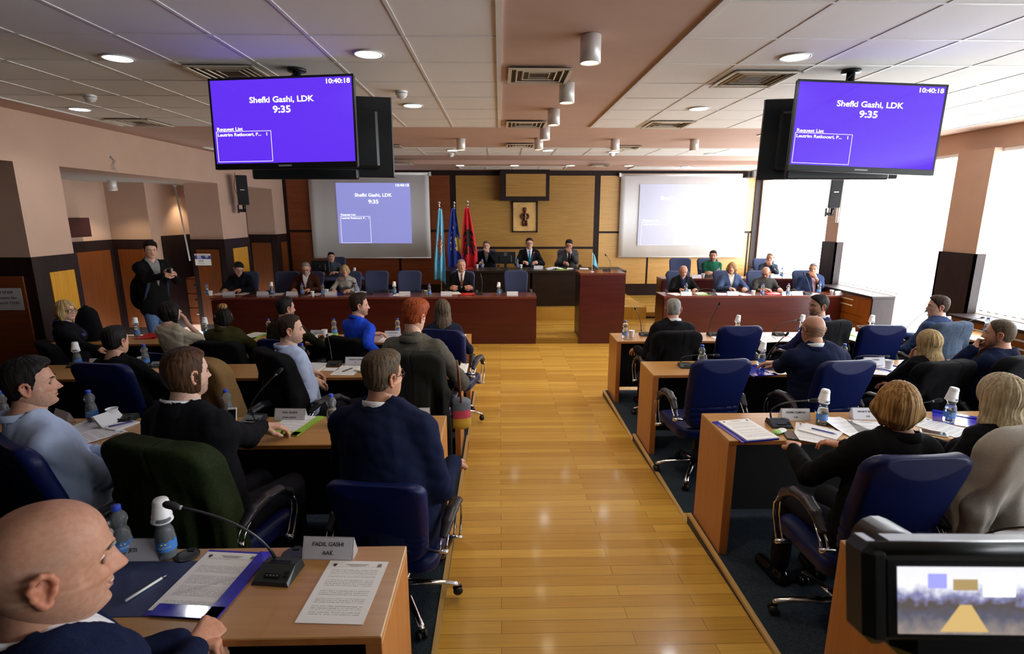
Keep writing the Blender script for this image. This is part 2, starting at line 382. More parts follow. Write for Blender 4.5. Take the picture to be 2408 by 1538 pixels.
# boxed frame above the presidium
m = MB(); x0, x1, z0, z1 = atY(1176, 470, 13.2).x, atY(1291, 470, 13.2).x, atY(1230, 472, 13.2).z, 3.29
m.bx(x0, x1, 13.12, YB, z0, z1); struct('trim_20', m, M['trim'])
m = MB(); m.bx(x0 + .14, x1 - .09, 13.105, 13.125, z0 + .10, 3.19); struct('wall_front', m, M['veneer'])

# right wall: window piers, lintel band, blinds
SILL = .95; HEAD = 3.10
m = MB()
m.bx(XR, XR + .3, YN, YB, HEAD, CE)
piers = [(7.0, 7.55), (10.0, 10.38), (3.4, 3.8), (1.2, 1.6), (-1.35, -.95)]

for a, b_ in piers: m.bx(XR - .10, XR + .3, a, b_, -.2, HEAD)
m.bx(XR, XR + .3, 13.3, YB, -.2, HEAD); m.bx(XR, XR + .3, YN, -2.5, -.2, HEAD); m.bx(XR, XR + .3, -2.5, 3.4, -.2, SILL)
m.bx(XR, XR + .3, 10.38, 13.3, -.2, SILL); m.bx(XR, XR + .3, 8.45, 10.0, -.2, SILL); m.bx(XR, XR + .3, 3.8, 7.0, -.2, SILL)
struct('wall_right', m, M['paint'])
m = MB()
for a, b_ in piers[:2]: m.bx(XR - .125, XR - .10, a - .03, b_ + .03, 0, 1.74); m.bx(XR - .125, XR + .02, b_, b_ + .03, 0, 1.74); m.bx(XR - .125, XR + .02, a - .03, a, 0, 1.74)
m.bx(6.30, XR, 13.36, 13.39, 0, 3.2)
struct('trim_21', m, M['trim'])
wins = [(10.38, 13.3, SILL), (8.45, 10.0, SILL), (7.55, 8.45, .12), (3.8, 7.0, SILL), (1.6, 3.4, SILL), (-.95, 1.2, SILL), (-2.5, -1.35, SILL)]
frame_m = mat('white window frame', (.75, .76, .78), .4)
glass_m = mat('window glass', (.9, .95, 1), .02, trans=1, ior=1.01, alpha=.3)
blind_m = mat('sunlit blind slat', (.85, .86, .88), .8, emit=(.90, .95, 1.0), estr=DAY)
for i, (a, b_, s) in enumerate(wins):
    m = MB(); x = XR + .2
    for y in (a, b_ - .06): m.bx(x, x + .06, y, y + .06, s, HEAD)
    for z in (s, HEAD - .06): m.bx(x, x + .06, a, b_, z, z + .06)
    if b_ - a > 1.2: m.bx(x, x + .06, (a + b_) / 2 - .03, (a + b_) / 2 + .03, s, HEAD)
    w = struct('window_%d' % (i + 1), m, frame_m)
    m = MB(); m.bx(x + .025, x + .032, a + .05, b_ - .05, s + .05, HEAD - .05); m.build('window_pane', glass_m, w)
    t = empty('vertical_blind', (XR + .05, (a + b_) / 2, s), 0,
              ['white vertical blind of the window next to the front wall', 'white vertical blind above the wooden heater cabinet', 'full length white blind between heater cabinet and wide pier',
               'white vertical blind on the near side of the wide pier', 'white vertical blind beside the photographer', 'white vertical blind behind the photographer', 'rearmost white vertical blind of the window wall'][i], 'blind')
    m = MB(); n = max(3, int((b_ - a) / .118)); L = b_ - a
    for k in range(n):
        y = -L / 2 + (k + .5) * L / n
        m.box((0, y, (HEAD - s) / 2 - .02), (.004, L / n * 1.06, HEAD - s - .07), rot=(0, 0, .10))
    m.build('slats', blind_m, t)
    m = MB(); m.bx(-.03, .03, -L / 2, L / 2, HEAD - s - .05, HEAD - s - .003); m.build('head_rail', M['white'], t)
    m = MB()
    for k in range(n): m.box((0, -L / 2 + (k + .5) * L / n, .035), (.008, L / n * .7, .02))
    m.tube([(-.006, -L / 2 + .03, .03), (-.006, L / 2 - .03, .03)], .0025, 5); m.build('bottom_chain', M['white'], t)
# heater cabinets under the windows
def heater(y0, y1, label):
    t = empty('heater_cabinet', (6.2, (y0 + y1) / 2, 0), 0, label, 'cabinet'); L = y1 - y0
    m = MB(); m.bx(-.10, .24, -L / 2, L / 2, .08, .90); m.build('body', M['veneer_org'], t)
    m = MB(); m.bx(-.14, .25, -L / 2 - .03, L / 2, .90, .945, bev=.006); m.bx(-.12, .24, -L / 2 - .03, -L / 2, 0, .90); m.bx(-.09, .24, -L / 2, L / 2, 0, .08); m.build('top_board', M['trim'], t)
    m = MB()
    for z in (.80, .70): m.bx(-.104, -.098, -L * .18, L * .36, z, z + .02)
    m.build('air_slot', mat('pale grille', (.75, .73, .68), .4), t)
    m = MB()
    for z in (.56, .44, .32, .20): m.bx(-.1025, -.098, -L / 2 + .2, L / 2, z, z + .006)
    m.build('groove', M['trim'], t)
heater(8.46, 9.98, 'long wooden heater cabinet with pale slots under the window by the right table')
heater(5.2, 6.95, 'wooden heater cabinet partly hidden behind the bearded man on the right')
heater(10.45, 12.9, 'wooden heater cabinet in the far corner behind the right tables')

# left wall with two openings to the foyer
J1a, J1b, J2a, J2b = 6.72, 10.35, 11.35, 12.75
OT = 2.82
m = MB(); RL = 1.79
def wl(y0, y1, z0, z1, th=.25): m.bx(XL - th, XL, y0, y1, z0, z1)
wl(6.10, J1a, RL, OT, .62); wl(J1b, J2a, RL, OT, .62); wl(J2b, YB, RL, OT, .62); wl(YN, YB, OT, CE, .62); wl(YN, 4.6, RL, OT)
struct('wall_left', m, M['paint'])
m = MB()
def dado(x0, x1, y0, y1, z1=RL, t=0): m.bx(x0, x1, y0, y1, 0, z1)
dado(XL - .62, XL + .02, 6.08, J1a + .02); dado(XL - .62, XL + .02, J1b - .02, J2a + .02); dado(XL - .62, XL + .02, J2b - .02, YB); dado(XL - .25, XL + .02, YN, 4.6)
struct('trim_30', m, M['trim'])
def pan(mt, x0, x1, y0, y1, z0, z1):
    mm = MB(); mm.bx(x0, x1, y0, y1, z0, z1); return struct('wall_left', mm, M[mt])
pan('veneer_yel', XL + .02, XL + .032, 6.28, 6.64, .15, 1.60)
pan('veneer_yel', XL + .02, XL + .032, 10.62, 11.22, .15, 1.60)
pan('veneer_org_dim', XL + .02, XL + .032, 12.95, 13.3, .15, 1.60)
pan('veneer_org_dim', XL - .52, XL - .10, J1b - .034, J1b - .02, .15, 1.60)
pan('veneer_org_dim', XL - .56, XL - .12, J2b - .034, J2b - .02, .15, 1.60)
pan('veneer_red_or_dim', XL - .60, XL - .10, 6.06, 6.08, .15, 1.58)
# foyer behind the openings
m = MB(); 
m.bx(-8.6, -7.18, 3.6, 10.2, -.2, OT); m.bx(-7.3, -6.45, 10.12, 10.4, -.2, OT); m.bx(-7.3, -5.87, 11.6, 11.8, -.2, OT)
m.bx(-6.62, -6.45, 10.4, 11.6, -.2, OT); m.bx(-8.6, -5.3, YB, YB + .2, -.2, OT); m.bx(-6.6, -6.4, 11.8, YB, -.2, OT); m.bx(-8.6, XL, 3.4, 3.6, -.2, OT)
struct('wall_foyer', m, M['paint'])
m = MB(); m.bx(-8.6, XL - .62, 3.4, YB, OT, OT + .1); struct('ceiling', m, M['foyer_ceil'])
m = MB()
m.bx(-7.2, -7.15, 3.6, 10.1, 0, 1.80); m.bx(-7.2, -6.42, 10.08, 10.12, 0, 1.80); m.bx(-6.45, -6.42, 10.4, 11.6, 0, 1.85); m.bx(-6.64, -5.87, 11.56, 11.6, 0, 1.85); m.bx(-6.46, -6.40, 11.8, YB, 0, 1.85)
struct('trim_31', m, M['trim'])
pan('veneer_org_dim', -7.155, -7.14, 7.4, 8.75, .15, 1.62); pan('veneer_org_dim', -7.155, -7.14, 8.95, 9.98, .15, 1.62)
pan('veneer_org_dim', -7.06, -6.48, 10.065, 10.085, .15, 1.62)
m = MB(); m.bx(XL - 3.5, XR + .3, YN - .2, YN, -.2, CE); struct('wall_back', m, M['trim'])
m = MB(); m.bx(-8.8, -8.6, YN, YB, -.2, CE); m.bx(-8.6, XL, YN, 3.4, -.2, CE); struct('wall_left', m, M['trim'])
# ---------------------------------------------------------------- ceiling lamps
def spot(loc, e, col, size=1.9, blend=.6, r=.08):
    d = bpy.data.lights.new('lamp_light', 'SPOT'); d.energy = e * LAMP; d.color = col; d.spot_size = size; d.spot_blend = blend; d.shadow_soft_size = r
    return d
cyl_m = MB(); cyl_m.lathe([(.058, 0), (.066, -.004), (.066, -.165), (.060, -.166), (.056, -.150)], 28, cap=False); cyl_me = cyl_m.mesh('housing'); cyl_me.materials.append(M['alu'])
g_m = MB(); g_m.lathe([(.0, -.151), (.056, -.1515)], 24, cap=False); g_me = g_m.mesh('bulb'); g_me.materials.append(M['lampglow'])
lampd = spot((0, 0, 0), 34, (1, .80, .55))
def cyl_lamp(x, y, z, label, group='surface cylinder lamps on the pink ceiling', cool=False):
    t = empty('cylinder_lamp', (x, y, z), 0, label, 'ceiling lamp', group)
    link('housing', cyl_me, t); link('bulb', g_me, t)
    l = bpy.data.objects.new('lamp_light', lampd); COL.objects.link(l); l.parent = t; l.location = (0, 0, -.17)
    return t
pos = ['nearest and largest cylinder lamp, hanging in front of the first square vent', 'cylinder lamp of the centre row just behind the nearest one', 'third cylinder lamp of the centre row counted from the camera',
       'fourth cylinder lamp of the centre row, overlapping the fifth', 'centre row cylinder lamp where the row meets the cross row']
for (x, y), lb in zip([(.58, 3.65), (.585, 4.9), (.59, 6.09), (.592, 7.27), (.59, 8.35)], pos): cyl_lamp(x, y, CE, lb)
cyl_lamp(.58, 2.38, CE, 'cylinder lamp above the aisle just over the top edge of the picture')
for (x, lb) in [(-1.77, 'cross row cylinder lamp right beside the left television'), (-.58, 'cross row cylinder lamp left of the centre row'), (1.757, 'cross row cylinder lamp over the presidium lectern side'),
                (2.967, 'cross row cylinder lamp over the right projection screen'), (4.189, 'cross row cylinder lamp half hidden by the right television pair')]: cyl_lamp(x, 8.43, CE, lb)
cyl_lamp(-6.62, 9.55, OT, 'silver cylinder lamp lighting the foyer wall', 'foyer cylinder lamps'); cyl_lamp(-6.2, 11.05, OT, 'silver cylinder lamp beside the white pipe in the foyer', 'foyer cylinder lamps')
ring = MB(); ring.lathe([(.088, -.001), (.105, -.004), (.106, -.012), (.094, -.012), (.086, .012)], 28, cap=False); ring_me = ring.mesh('ring'); ring_me.materials.append(M['alu'])
dg_ = MB(); dg_.lathe([(0, -.0115), (.088, -.011)], 24, cap=False); dg_me = dg_.mesh('diffuser'); dg_me.materials.append(M['downglow'])
dd = spot((0, 0, 0), 16, (.92, .95, 1), 2.4)
def downl(x, y, z, label):
    t = empty('recessed_downlight', (x, y, z), 0, label, 'downlight', 'round recessed downlights'); link('ring', ring_me, t); link('diffuser', dg_me, t)
    l = bpy.data.objects.new('lamp_light', dd); COL.objects.link(l); l.parent = t; l.location = (0, 0, -.03)
for x, y, lb in [(-2.73, 4.19, 'round downlight in the tiles left of the left television'), (-.91, 4.05, 'round downlight in the tiles right of the left television'), (-4.48, 6.14, 'round downlight nearest to the left wall, below the smoke detector'),
                 (-.89, 5.86, 'small round downlight below the smoke detector beside the left television'), (2.106, 4.05, 'round downlight above the big square vent on the right'), (2.12, 5.96, 'round downlight between the two square vents on the right')]: downl(x, y, CE - .006, lb)
for u, v, lb in [(1064, 352, 'downlight in the far tile strip beside the smoke detector, left'), (1288, 352, 'downlight in the far tile strip near the centre row of lamps'), (1444, 356, 'downlight in the far tile strip behind the lamp over the lectern side'), (1670, 361, 'downlight in the far tile strip over the right screen')]:
    p = atZ(u, v, CE); downl(p.x, p.y, CE - .006, lb)
for u, v, lb in [(1078, 383.5, 'downlight in the lower ceiling over the flags'), (1211, 384, 'downlight in the lower ceiling over the wooden relief'), (1342, 388, 'downlight in the lower ceiling over the man with crossed hands at his mouth'), (1478, 389, 'downlight in the lower ceiling left of the right screen'), (1613, 391, 'downlight in the lower ceiling over the right screen')]:
    p = atZ(u, v, 3.29); downl(p.x, max(p.y, 11.95), 3.29, lb)
# square ceiling vents
vent_m = MB(); S = .27
for k, r in enumerate((.27, .205, .15, .095, .045)):
    w = .030 if k == 0 else .014; z = -.012 + .004 * k if k else -.014
    for sx, sy, dx, dy in ((0, 1, r, w), (0, -1, r, w), (1, 0, w, r), (-1, 0, w, r)):
        vent_m.box((sx * (r - w / 2), sy * (r - w / 2), z), (2 * dx if sx == 0 else dx, 2 * dy if sy == 0 else dy, .008), rot=(sy * .5 if k else 0, -sx * .5 if k else 0, 0))
vent_me = vent_m.mesh('louvre'); vent_me.materials.append(mat('ivory vent metal', (.62, .55, .42), .5))
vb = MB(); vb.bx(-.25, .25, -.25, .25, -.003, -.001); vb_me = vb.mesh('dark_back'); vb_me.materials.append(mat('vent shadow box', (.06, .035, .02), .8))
def vent(x, y, z, s, label):
    t = empty('ceiling_vent', (x, y, z - .004), 0, label, 'air vent', 'square ceiling air vents'); t.scale = (s, s, 1); link('louvre', vent_me, t); link('dark_back', vb_me, t)
for x, y, s, lb in [(.32, 4.6, .92, 'square vent in the pink strip left of the nearest cylinder lamps'), (.334, 7.0, .92, 'second square vent in the pink strip, further from the camera'), (.342, 9.1, .85, 'small far square vent in the pink strip'),
                    (2.10, 4.67, 1.0, 'big square vent in the tiles left of the right television'), (2.10, 6.97, 1.0, 'square vent at the far edge of the right tile field'), (-2.11, 4.60, 1.0, 'square vent just above the left television'),
                    (-4.4, 6.97, 1.0, 'square vent at the far corner of the left tile field'), (4.6, 6.97, 1.0, 'square vent right of the right television near the windows')]: vent(x, y, CE - .006, s, lb)
p = atZ(1460, 345, CE); vent(p.x + .1, p.y, CE, .8, 'far square vent half behind the lamp over the lectern side')
p = atZ(915, 343, CE); vent(p.x, p.y, CE, .8, 'far square vent half behind the lamp beside the left television')
for u, v, lb in [(945, 384, 'flat square vent in the lower ceiling over the left screen'), (1412, 388, 'flat square vent in the lower ceiling right of the boxed frame')]:
    p = atZ(u, v, 3.29); vent(p.x, p.y, 3.29, .75, lb)
sd = MB(); sd.lathe([(.055, 0), (.055, -.03), (.05, -.035), (.04, -.055), (.022, -.066), (0, -.067)], 20, cap=False); sd_me = sd.mesh('smoke_detector'); sd_me.materials.append(M['white'])
sv = MB(); sv.lathe([(.0535, -.018), (.0565, -.02), (.0565, -.024), (.0535, -.026)], 20, cap=False)
for k in range(6): a = k * PI / 3; sv.box((.033 * math.cos(a), .033 * math.sin(a), -.056), (.012, .006, .006), rot=(0, .5, a))
sv_me = sv.mesh('sensor_slots'); sv_me.materials.append(mat('grey slots', (.2, .2, .2), .6))
for x, y, z, lb in [(-3.87, 5.46, CE, 'white smoke detector on the tiles near the left wall'), (-.894, 5.23, CE, 'white smoke detector on the tiles right of the left television'), (-.9, 10.4, CE, 'far smoke detector in the tile strip left of the pink vent line'), (2.08, 10.2, CE, 'far smoke detector in the tile strip right of the pink vent line'), (-6.9, 8.6, OT, 'white smoke detector on the foyer ceiling')]:
    t = link('smoke_detector', sd_me); t.location = (x, y, z - .004); tag(t, lb, 'smoke detector', 'smoke detectors'); link('sensor_slots', sv_me, t)

class WORDS(MB):
    '''each text becomes a mesh of its own, the drawn rules one frame'''
    def __init__(s, par, name): MB.__init__(s); s.par = par; s.nm = name; s.parts_ = []
    def add(s, vs, fs, mat=0, smooth=False):
        if len(vs) == 8: return MB.add(s, vs, fs, mat, smooth)
        q = MB(); q.add(vs, fs, mat, smooth); s.parts_.append(q); return s
    def done(s, mt):
        for q in s.parts_: q.build(s.nm, mt, s.par)
        s.build('list_frame', mt, s.par)
# ---------------------------------------------------------------- televisions hung from the ceiling
def tv(cx, cy, cz, yaw, tilt, label, on, gl, mount=None, roll=0):
    W, H = 1.11, .65
    t = empty('television', (cx, cy, cz), 0, label, 'television'); t.rotation_euler = (tilt, roll, yaw)
    m = MB(); m.bx(-W / 2, W / 2, 0, .035, -H / 2, H / 2, bev=.008); m.bx(-W / 2 + .12, W / 2 - .12, .03, .075, -H / 2 + .08, H / 2 - .1, bev=.02); m.build('casing', M['black'], t)
    m = MB()
    m.bx(-W / 2, W / 2, -.006, 0, H / 2 - .016, H / 2); m.bx(-W / 2, -W / 2 + .014, -.006, 0, -H / 2, H / 2); m.bx(W / 2 - .014, W / 2, -.006, 0, -H / 2, H / 2); m.bx(-W / 2, W / 2, -.010, 0, -H / 2, -H / 2 + .042, bev=.003)
    m.build('bezel', M['black_gloss'] if gl else M['grey_plastic'], t)
    x0, x1, z0, z1 = -W / 2 + .014, W / 2 - .014, -H / 2 + .042, H / 2 - .016
    m = MB(); m.bx(x0, x1, -.003, -.0005, z0, z1); sc_ = m.build('screen', tvpic if on else M['black_gloss'], t)
    if on:
        w = x1 - x0; m = WORDS(sc_, 'screen_lettering')
        add_text(m, '10:40:18', .046, UPR, (x1 - .012, -.0036, z1 - .030), 0, 'RIGHT', .0012, 1.2); add_text(m, 'Shefki Gashi, LDK', .058, UPR, (0, -.0036, z1 - .145), 0, 'CENTER', .0013, 1.16)
        add_text(m, '9:35', .068, UPR, (0, -.0036, z1 - .215), 0, 'CENTER', .0018, 1.2); add_text(m, 'Request List', .034, UPR, (x0 + .022, -.0036, z1 - .345), 0, 'LEFT', .0007, 1.2)
        add_text(m, 'Leutrim Retkoceri, P...', .032, UPR, (x0 + .024, -.0036, z1 - .385), 0, 'LEFT', .0007, 1.18); add_text(m, '1', .032, UPR, (x0 + .42, -.0036, z1 - .385), 0, 'RIGHT', .001, 1.1)
        for a, b_, c, d in ((x0 + .015, x0 + .445, z1 - .363, z1 - .360), (x0 + .015, x0 + .445, z0 + .012, z0 + .015), (x0 + .015, x0 + .018, z0 + .012, z1 - .36), (x0 + .442, x0 + .445, z0 + .012, z1 - .36)): m.bx(a, b_, -.0042, -.003, c, d)
        m.done(M['tvtext'])
    m = MB(); m.bx(-.05, .05, -.0115, -.0100, -H / 2 + .014, -H / 2 + .026); m.build('badge', M['grey_lt'], t)
    return t
def tv_material():
    m = mat('tv picture glass', (.01, .01, .02), .08, emit=(.095, .022, .68), estr=1.0, coat=0.0, spec=.7); return m
tvpic = tv_material()
def tv_mount(x, y, label, x2, y2, zc):
    t = empty('television_ceiling_mount', (x, y, CE), 0, label, 'bracket')
    m = MB(); m.lathe([(.07, -.03), (.07, -.012)], 20); m.tube([(0, 0, -.02), (0, 0, -.62)], .03, 12); m.build('ceiling_pole', M['black'], t)
    m = MB(); m.bx(-.42, .42, .0, .06, -.83, -.75, bev=.01); m.bx(-.06, .06, -.14, .14, -.62, -.50); m.bx(-.03, .03, -.05, .05, -.72, -.5)
    m.build('bracket_arm', M['black'], t)
    m = MB(); m.tube([(.03, -.02, -.01), (-.045, -.03, -.08), (-.05, -.03, -.2), (-.035, -.03, -.3)], .006, 6); m.build('cable', M['black_soft'], t)
tv(-1.60, 4.20, 2.925, math.radians(-6.5), math.radians(-3), 'left ceiling television showing the purple speaker screen', True, True, roll=math.radians(-.6))
tv(-1.46, 4.74, 2.90, PI + math.radians(10), math.radians(-3), 'dark television back to back behind the left ceiling television', False, True)
tv_mount(-1.56, 4.46, 'black ceiling pole carrying the left pair of televisions', 0, 0, 0)
tv(2.754, 4.152, 2.897, math.radians(-2.1), math.radians(-2.2), 'right ceiling television showing the purple speaker screen with window glare', True, False, roll=math.radians(2.3))
tv(2.78, 4.64, 2.88, PI - math.radians(10), math.radians(-3), 'dark television back to back behind the right ceiling television', False, True)
tv_mount(2.74, 4.40, 'black ceiling pole carrying the right pair of televisions', 0, 0, 0)

# ---------------------------------------------------------------- projection screens with their projected pictures
def pscreen(u0, u1, v0, v1, px, label, fabric, pic, txt):
    y = YB - .09; a = atY(u0, v0, y); b_ = atY(u1, v1, y); W = b_.x - a.x; H = a.z - b_.z
    t = empty('projection_screen', ((a.x + b_.x) / 2, y, b_.z), 0, label, 'projection screen')
    m = MB(); n = 24; vs = []; fs = []
    for j in range(2):
        for i in range(n + 1):
            x = -W / 2 + W * i / n; vs.append((x, .010 * math.sin(i * .9) * (1 if j == 0 else .2), 0 if j == 0 else H))
    for i in range(n): fs.append((i, i + 1, n + 2 + i, n + 1 + i))
    m.add(vs, fs, 0, True); cl = m.build('screen_cloth', fabric, t)
    md = cl.modifiers.new('s', 'SOLIDIFY'); md.thickness = .004
    m = MB(); m.tube([(-W / 2 - .03, .02, H + .02), (W / 2 + .03, .02, H + .02)], .035, 12); m.bx(W / 2 + .01, W / 2 + .05, -.03, .07, H - .03, H + .06); m.bx(-W / 2 - .05, -W / 2 - .01, -.03, .07, H - .03, H + .06); m.build('roller_case', M['white'], t)
    m = MB(); m.tube([(-W / 2, 0, 0), (W / 2, 0, 0)], .012, 8); m.build('bottom_bar', M['white'], t)
    p0 = atY(px[0], px[2], y); p1 = atY(px[1], px[3], y); ox = t.location.x; oz = t.location.z
    x0, x1, z1, z0 = p0.x - ox, p1.x - ox, p0.z - oz, p1.z - oz; yy = -.022; w = x1 - x0; h = z1 - z0
    m = MB(); m.bx(x0, x1, yy, yy + .001, z0, z1); pc = m.build('projected_picture', pic, t)
    s = w / 1.08; xc = (x0 + x1) / 2; m = WORDS(pc, 'picture_lettering')
    add_text(m, '10:40:18', .052 * s, UPR, (x1 - .01 * s, yy - .001, z1 - .035 * s), 0, 'RIGHT', .0016, 1.15); add_text(m, 'Shefki Gashi, LDK', .066 * s, UPR, (xc, yy - .001, z1 - .175 * s), 0, 'CENTER', .0022, 1.12)
    add_text(m, '9:35', .078 * s, UPR, (xc, yy - .001, z1 - .27 * s), 0, 'CENTER', .0028, 1.15); add_text(m, 'Request List', .036 * s, UPR, (x0 + .05 * s, yy - .001, z1 - .455 * s), 0, 'LEFT', .0012, 1.2)
    add_text(m, 'Leutrim Retkoceri, P...', .036 * s, UPR, (x0 + .055 * s, yy - .001, z1 - .505 * s), 0, 'LEFT', .0012, 1.12); add_text(m, '1', .036 * s, UPR, (x0 + .465 * s, yy - .001, z1 - .505 * s), 0, 'RIGHT', .0012, 1.1)
    for a_, b2, c, d in ((.04, .48, h - .482 * s, h - .478 * s), (.04, .48, .014, .018), (.04, .044, .014, h - .48 * s), (.476, .48, .014, h - .48 * s)): m.bx(x0 + a_ * s, x0 + b2 * s, yy - .002, yy - .001, z0 + c, z0 + d)
    m.done(txt)
    return t
pscreen(723, 1014, 410, 606, (789, 969, 430, 572), 'left projection screen on the dim side of the front wall with a lilac picture', M['screen_white'], M['proj'], M['tvtext'])
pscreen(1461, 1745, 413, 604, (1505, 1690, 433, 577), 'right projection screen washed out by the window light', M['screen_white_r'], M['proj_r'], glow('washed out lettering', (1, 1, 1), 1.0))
def projector(u, v, Y, label, u_top, v_top):
    p = atY(u, v, Y); t = empty('ceiling_projector', (p.x, Y, p.z), 0, label, 'projector')
    m = MB(); m.bx(-.15, .15, -.12, .12, -.05, .05, bev=.015); m.build('casing', M['grey_lt'] if u > 1200 else M['black'], t)
    m = MB(); m.lathe([(.03, 0), (.035, .02), (.03, .03)], 14, rot=(-PI / 2, 0, 0), c=(-.06, .12, 0)); m.build('lens', M['black_gloss'], t)
    m = MB(); m.bx(-.20, -.13, -.08, .08, -.045, .035); m.build('side_cover', M['black'], t)
    m = MB(); h = CE - p.z; m.tube([(0, 0, .05), (0, 0, h)], .018, 8); m.bx(-.08, .08, -.08, .08, .05, .062); m.bx(-.06, .06, -.06, .06, h - .012, h); m.build('ceiling_pole', M['white'], t)
    m = MB(); m.tube([(.03, 0, h - .03), (.06, .0, h * .7), (.09, 0, h * .35), (.12, 0, .04)], .006, 6); m.build('cable', M['ink'], t)
projector(1785, 410, 7.9, 'white pole projector hanging left of the right televisions', 0, 0)
projector(741, 407, 9.2, 'dark projector partly hidden below the left television', 0, 0)

# ---------------------------------------------------------------- wall loudspeakers
def speaker(p, yaw, label):
    t = empty('wall_loudspeaker', p, yaw, label, 'loudspeaker'); R = Euler((.12, 0, 0))
    m = MB(); m.box((0, 0, 0), (.20, .17, .56), rot=(.1, 0, 0), bev=.012); m.build('cabinet', M['black'], t)
    m = MB(); m.box((0, -.088, -.002), (.18, .004, .53), rot=(.1, 0, 0)); m.build('grille', noisy(mat('speaker grille', (.010, .010, .011), .8), (200, 200, 200), .5, .3), t)
    m = MB(); m.box((0, -.095, .0), (.075, .003, .014), rot=(.1, 0, 0)); m.build('badge', M['white'], t)
    m = MB(); m.bx(-.03, .03, .05, .09, -.36, -.20); m.bx(-.10, .03, .06, .09, -.42, -.36); m.bx(-.12, -.09, .02, .12, -.44, -.28); m.tube([(0, .06, -.40), (0, .02, -.30)], .015); m.build('wall_bracket', M['black'], t)
    return t
s1 = speaker(atY(570, 447, 10.8), math.radians(25), 'black loudspeaker on the left wall with a pale badge')
m = MB(); m.tube([(-.1, .12, .33), (-.14, .15, .05), (-.1, .12, -.08), (0, .08, -.12)], .006, 6); m.build('cable', mat('brown cable', (.12, .03, .02), .6), s1)
speaker(atY(1964, 452, 9.9), math.radians(-20), 'black loudspeaker on the right window pier')
t = empty('wall_pipe', (XR - .13, 10.02, 1.9), 0, 'white vertical pipe pair beside the right loudspeaker', 'pipe'); m = MB(); m.tube([(0, -.02, .2), (0, -.02, 1.2)], .012); m.tube([(0, .04, .2), (0, .04, 1.2)], .012); m.build('pipe', M['white'], t)
# loose wire ends high on the left wall
t = empty('loose_wire', (XL + .01, 7.62, 2.96), 0, 'loose wire ends sticking out high on the left wall', 'wire'); m = MB(); m.ball((0, 0, .05), .018, 8); m.tube([(0, 0, .05), (.02, .04, 0), (.02, -.01, -.06), (.03, .03, -.12)], .005, 6); m.tube([(.0, .01, .05), (.02, .05, 0), (.02, 0, -.05), (.03, -.02, -.11)], .004, 6); m.build('wires', M['grey_lt'], t)
# foyer: white pipe, small dark wall box, dark door with reception cabinet
p0 = atY(418, 437, 10.75); p1 = atY(433, 613, 9.9)
t = empty('foyer_pole', (-6.25, 10.72, 1.35), 0, 'white slanting roller pole in front of the dark foyer door', 'pole'); m = MB(); m.tube([(0, 0, OT - 1.35), (.10, .02, 0)], .016, 10); m.ball((0, 0, OT - 1.37), .035, 10); m.build('rod', M['white'], t)
m = MB(); m.bx(-7.15, -7.02, 8.85, 9.45, 1.88, 2.2, bev=.01); o = m.build('wall_box', mat('maroon metal box', (.035, .010, .012), .4), None); tag(o, 'dark maroon box mounted on the foyer wall above the orange panels', 'wall box')
m = MB(); m.bx(-6.44, -5.9, 11.53, 11.56, 0, 1.9); struct('door_1', m, M['black_soft'])
t = empty('filing_cabinet', (-6.2, 11.2, 0), 0, 'low reddish wooden drawer cabinet in the foyer behind the standing man', 'cabinet'); m = MB(); m.bx(-.28, .28, -.2, .2, 0, .98, bev=.006); m.build('body', M['veneer_red_or_dim'], t)
for k in range(3):
    m = MB(); m.bx(-.26, .26, -.215, -.2, .08 + .3 * k, .35 + .3 * k, bev=.004); dr = m.build('drawer', M['veneer_red_or_dim'], t); m = MB(); m.bx(-.08, .08, -.232, -.214, .22 + .3 * k, .235 + .3 * k); m.build('handle', M['white'] if k == 0 else M['black'], dr)

# ---------------------------------------------------------------- signs
t = empty('wifi_sign', (-5.66, J1b - .036, 1.40), 0, 'FREE WI-FI notice on the pillar by the left speaker', 'sign')
m = MB(); m.bx(-.15, .15, -.004, .0, -.10, .12); m.build('board', M['paper'], t)
m = MB(); m.bx(-.15, .15, -.006, -.004, .02, .085); m.build('blue_band', mat('sign blue', (.03, .05, .28), .5), t)
m = MB(); add_text(m, 'FREE', .036, UPR, (-.145 + .04, -.0065, .066), 0, 'LEFT', .001); add_text(m, 'WI-FI', .036, UPR, (-.145 + .04, -.0065, .038), 0, 'LEFT', .001)
for k, r in enumerate((.052, .038, .024, .010)):
    pts = [(.075 + r * math.sin(a), -.0065, .032 + r * math.cos(a)) for a in np.linspace(-.8, .8, 9)]; m.tube(pts, .0035, 5)
m.build('sign_lettering', M['tvtext'] if False else M['white'], t)
m = MB(); m.ball((-.115, -.005, .10), .014, 8, sc=(.8, .2, 1)); m.build('crest', M['red_folder'], t)
m = MB(); m.bx(-.09, .01, -.0045, -.004, -.02, -.008); m.bx(-.08, .12, -.0045, -.004, .10, .104)
for k in range(3): m.bx(-.10, .02, -.0045, -.004, -.05 - k * .014, -.047 - k * .014)
m.build('sign_print', M['ink'], t)
t = empty('paper_notice', (-5.55, 6.055, 1.32), 0, 'white notice with wireless password taped to the dark panel at the far left', 'notice')
m = MB(); m.bx(-.22, .165, -.002, 0, -.12, .13); m.build('sheet', mat('grey paper', (.48, .47, .47), .8), t)
m = MB(); add_text(m, 'KKV STAFF', .045, UPR, (-.03, -.003, .08), 0); add_text(m, 'Username: kkv', .045, UPR, (-.03, -.003, .02), 0); add_text(m, 'Password: 12345', .045, UPR, (-.03, -.003, -.04), 0); m.build('print', M['ink'], t)

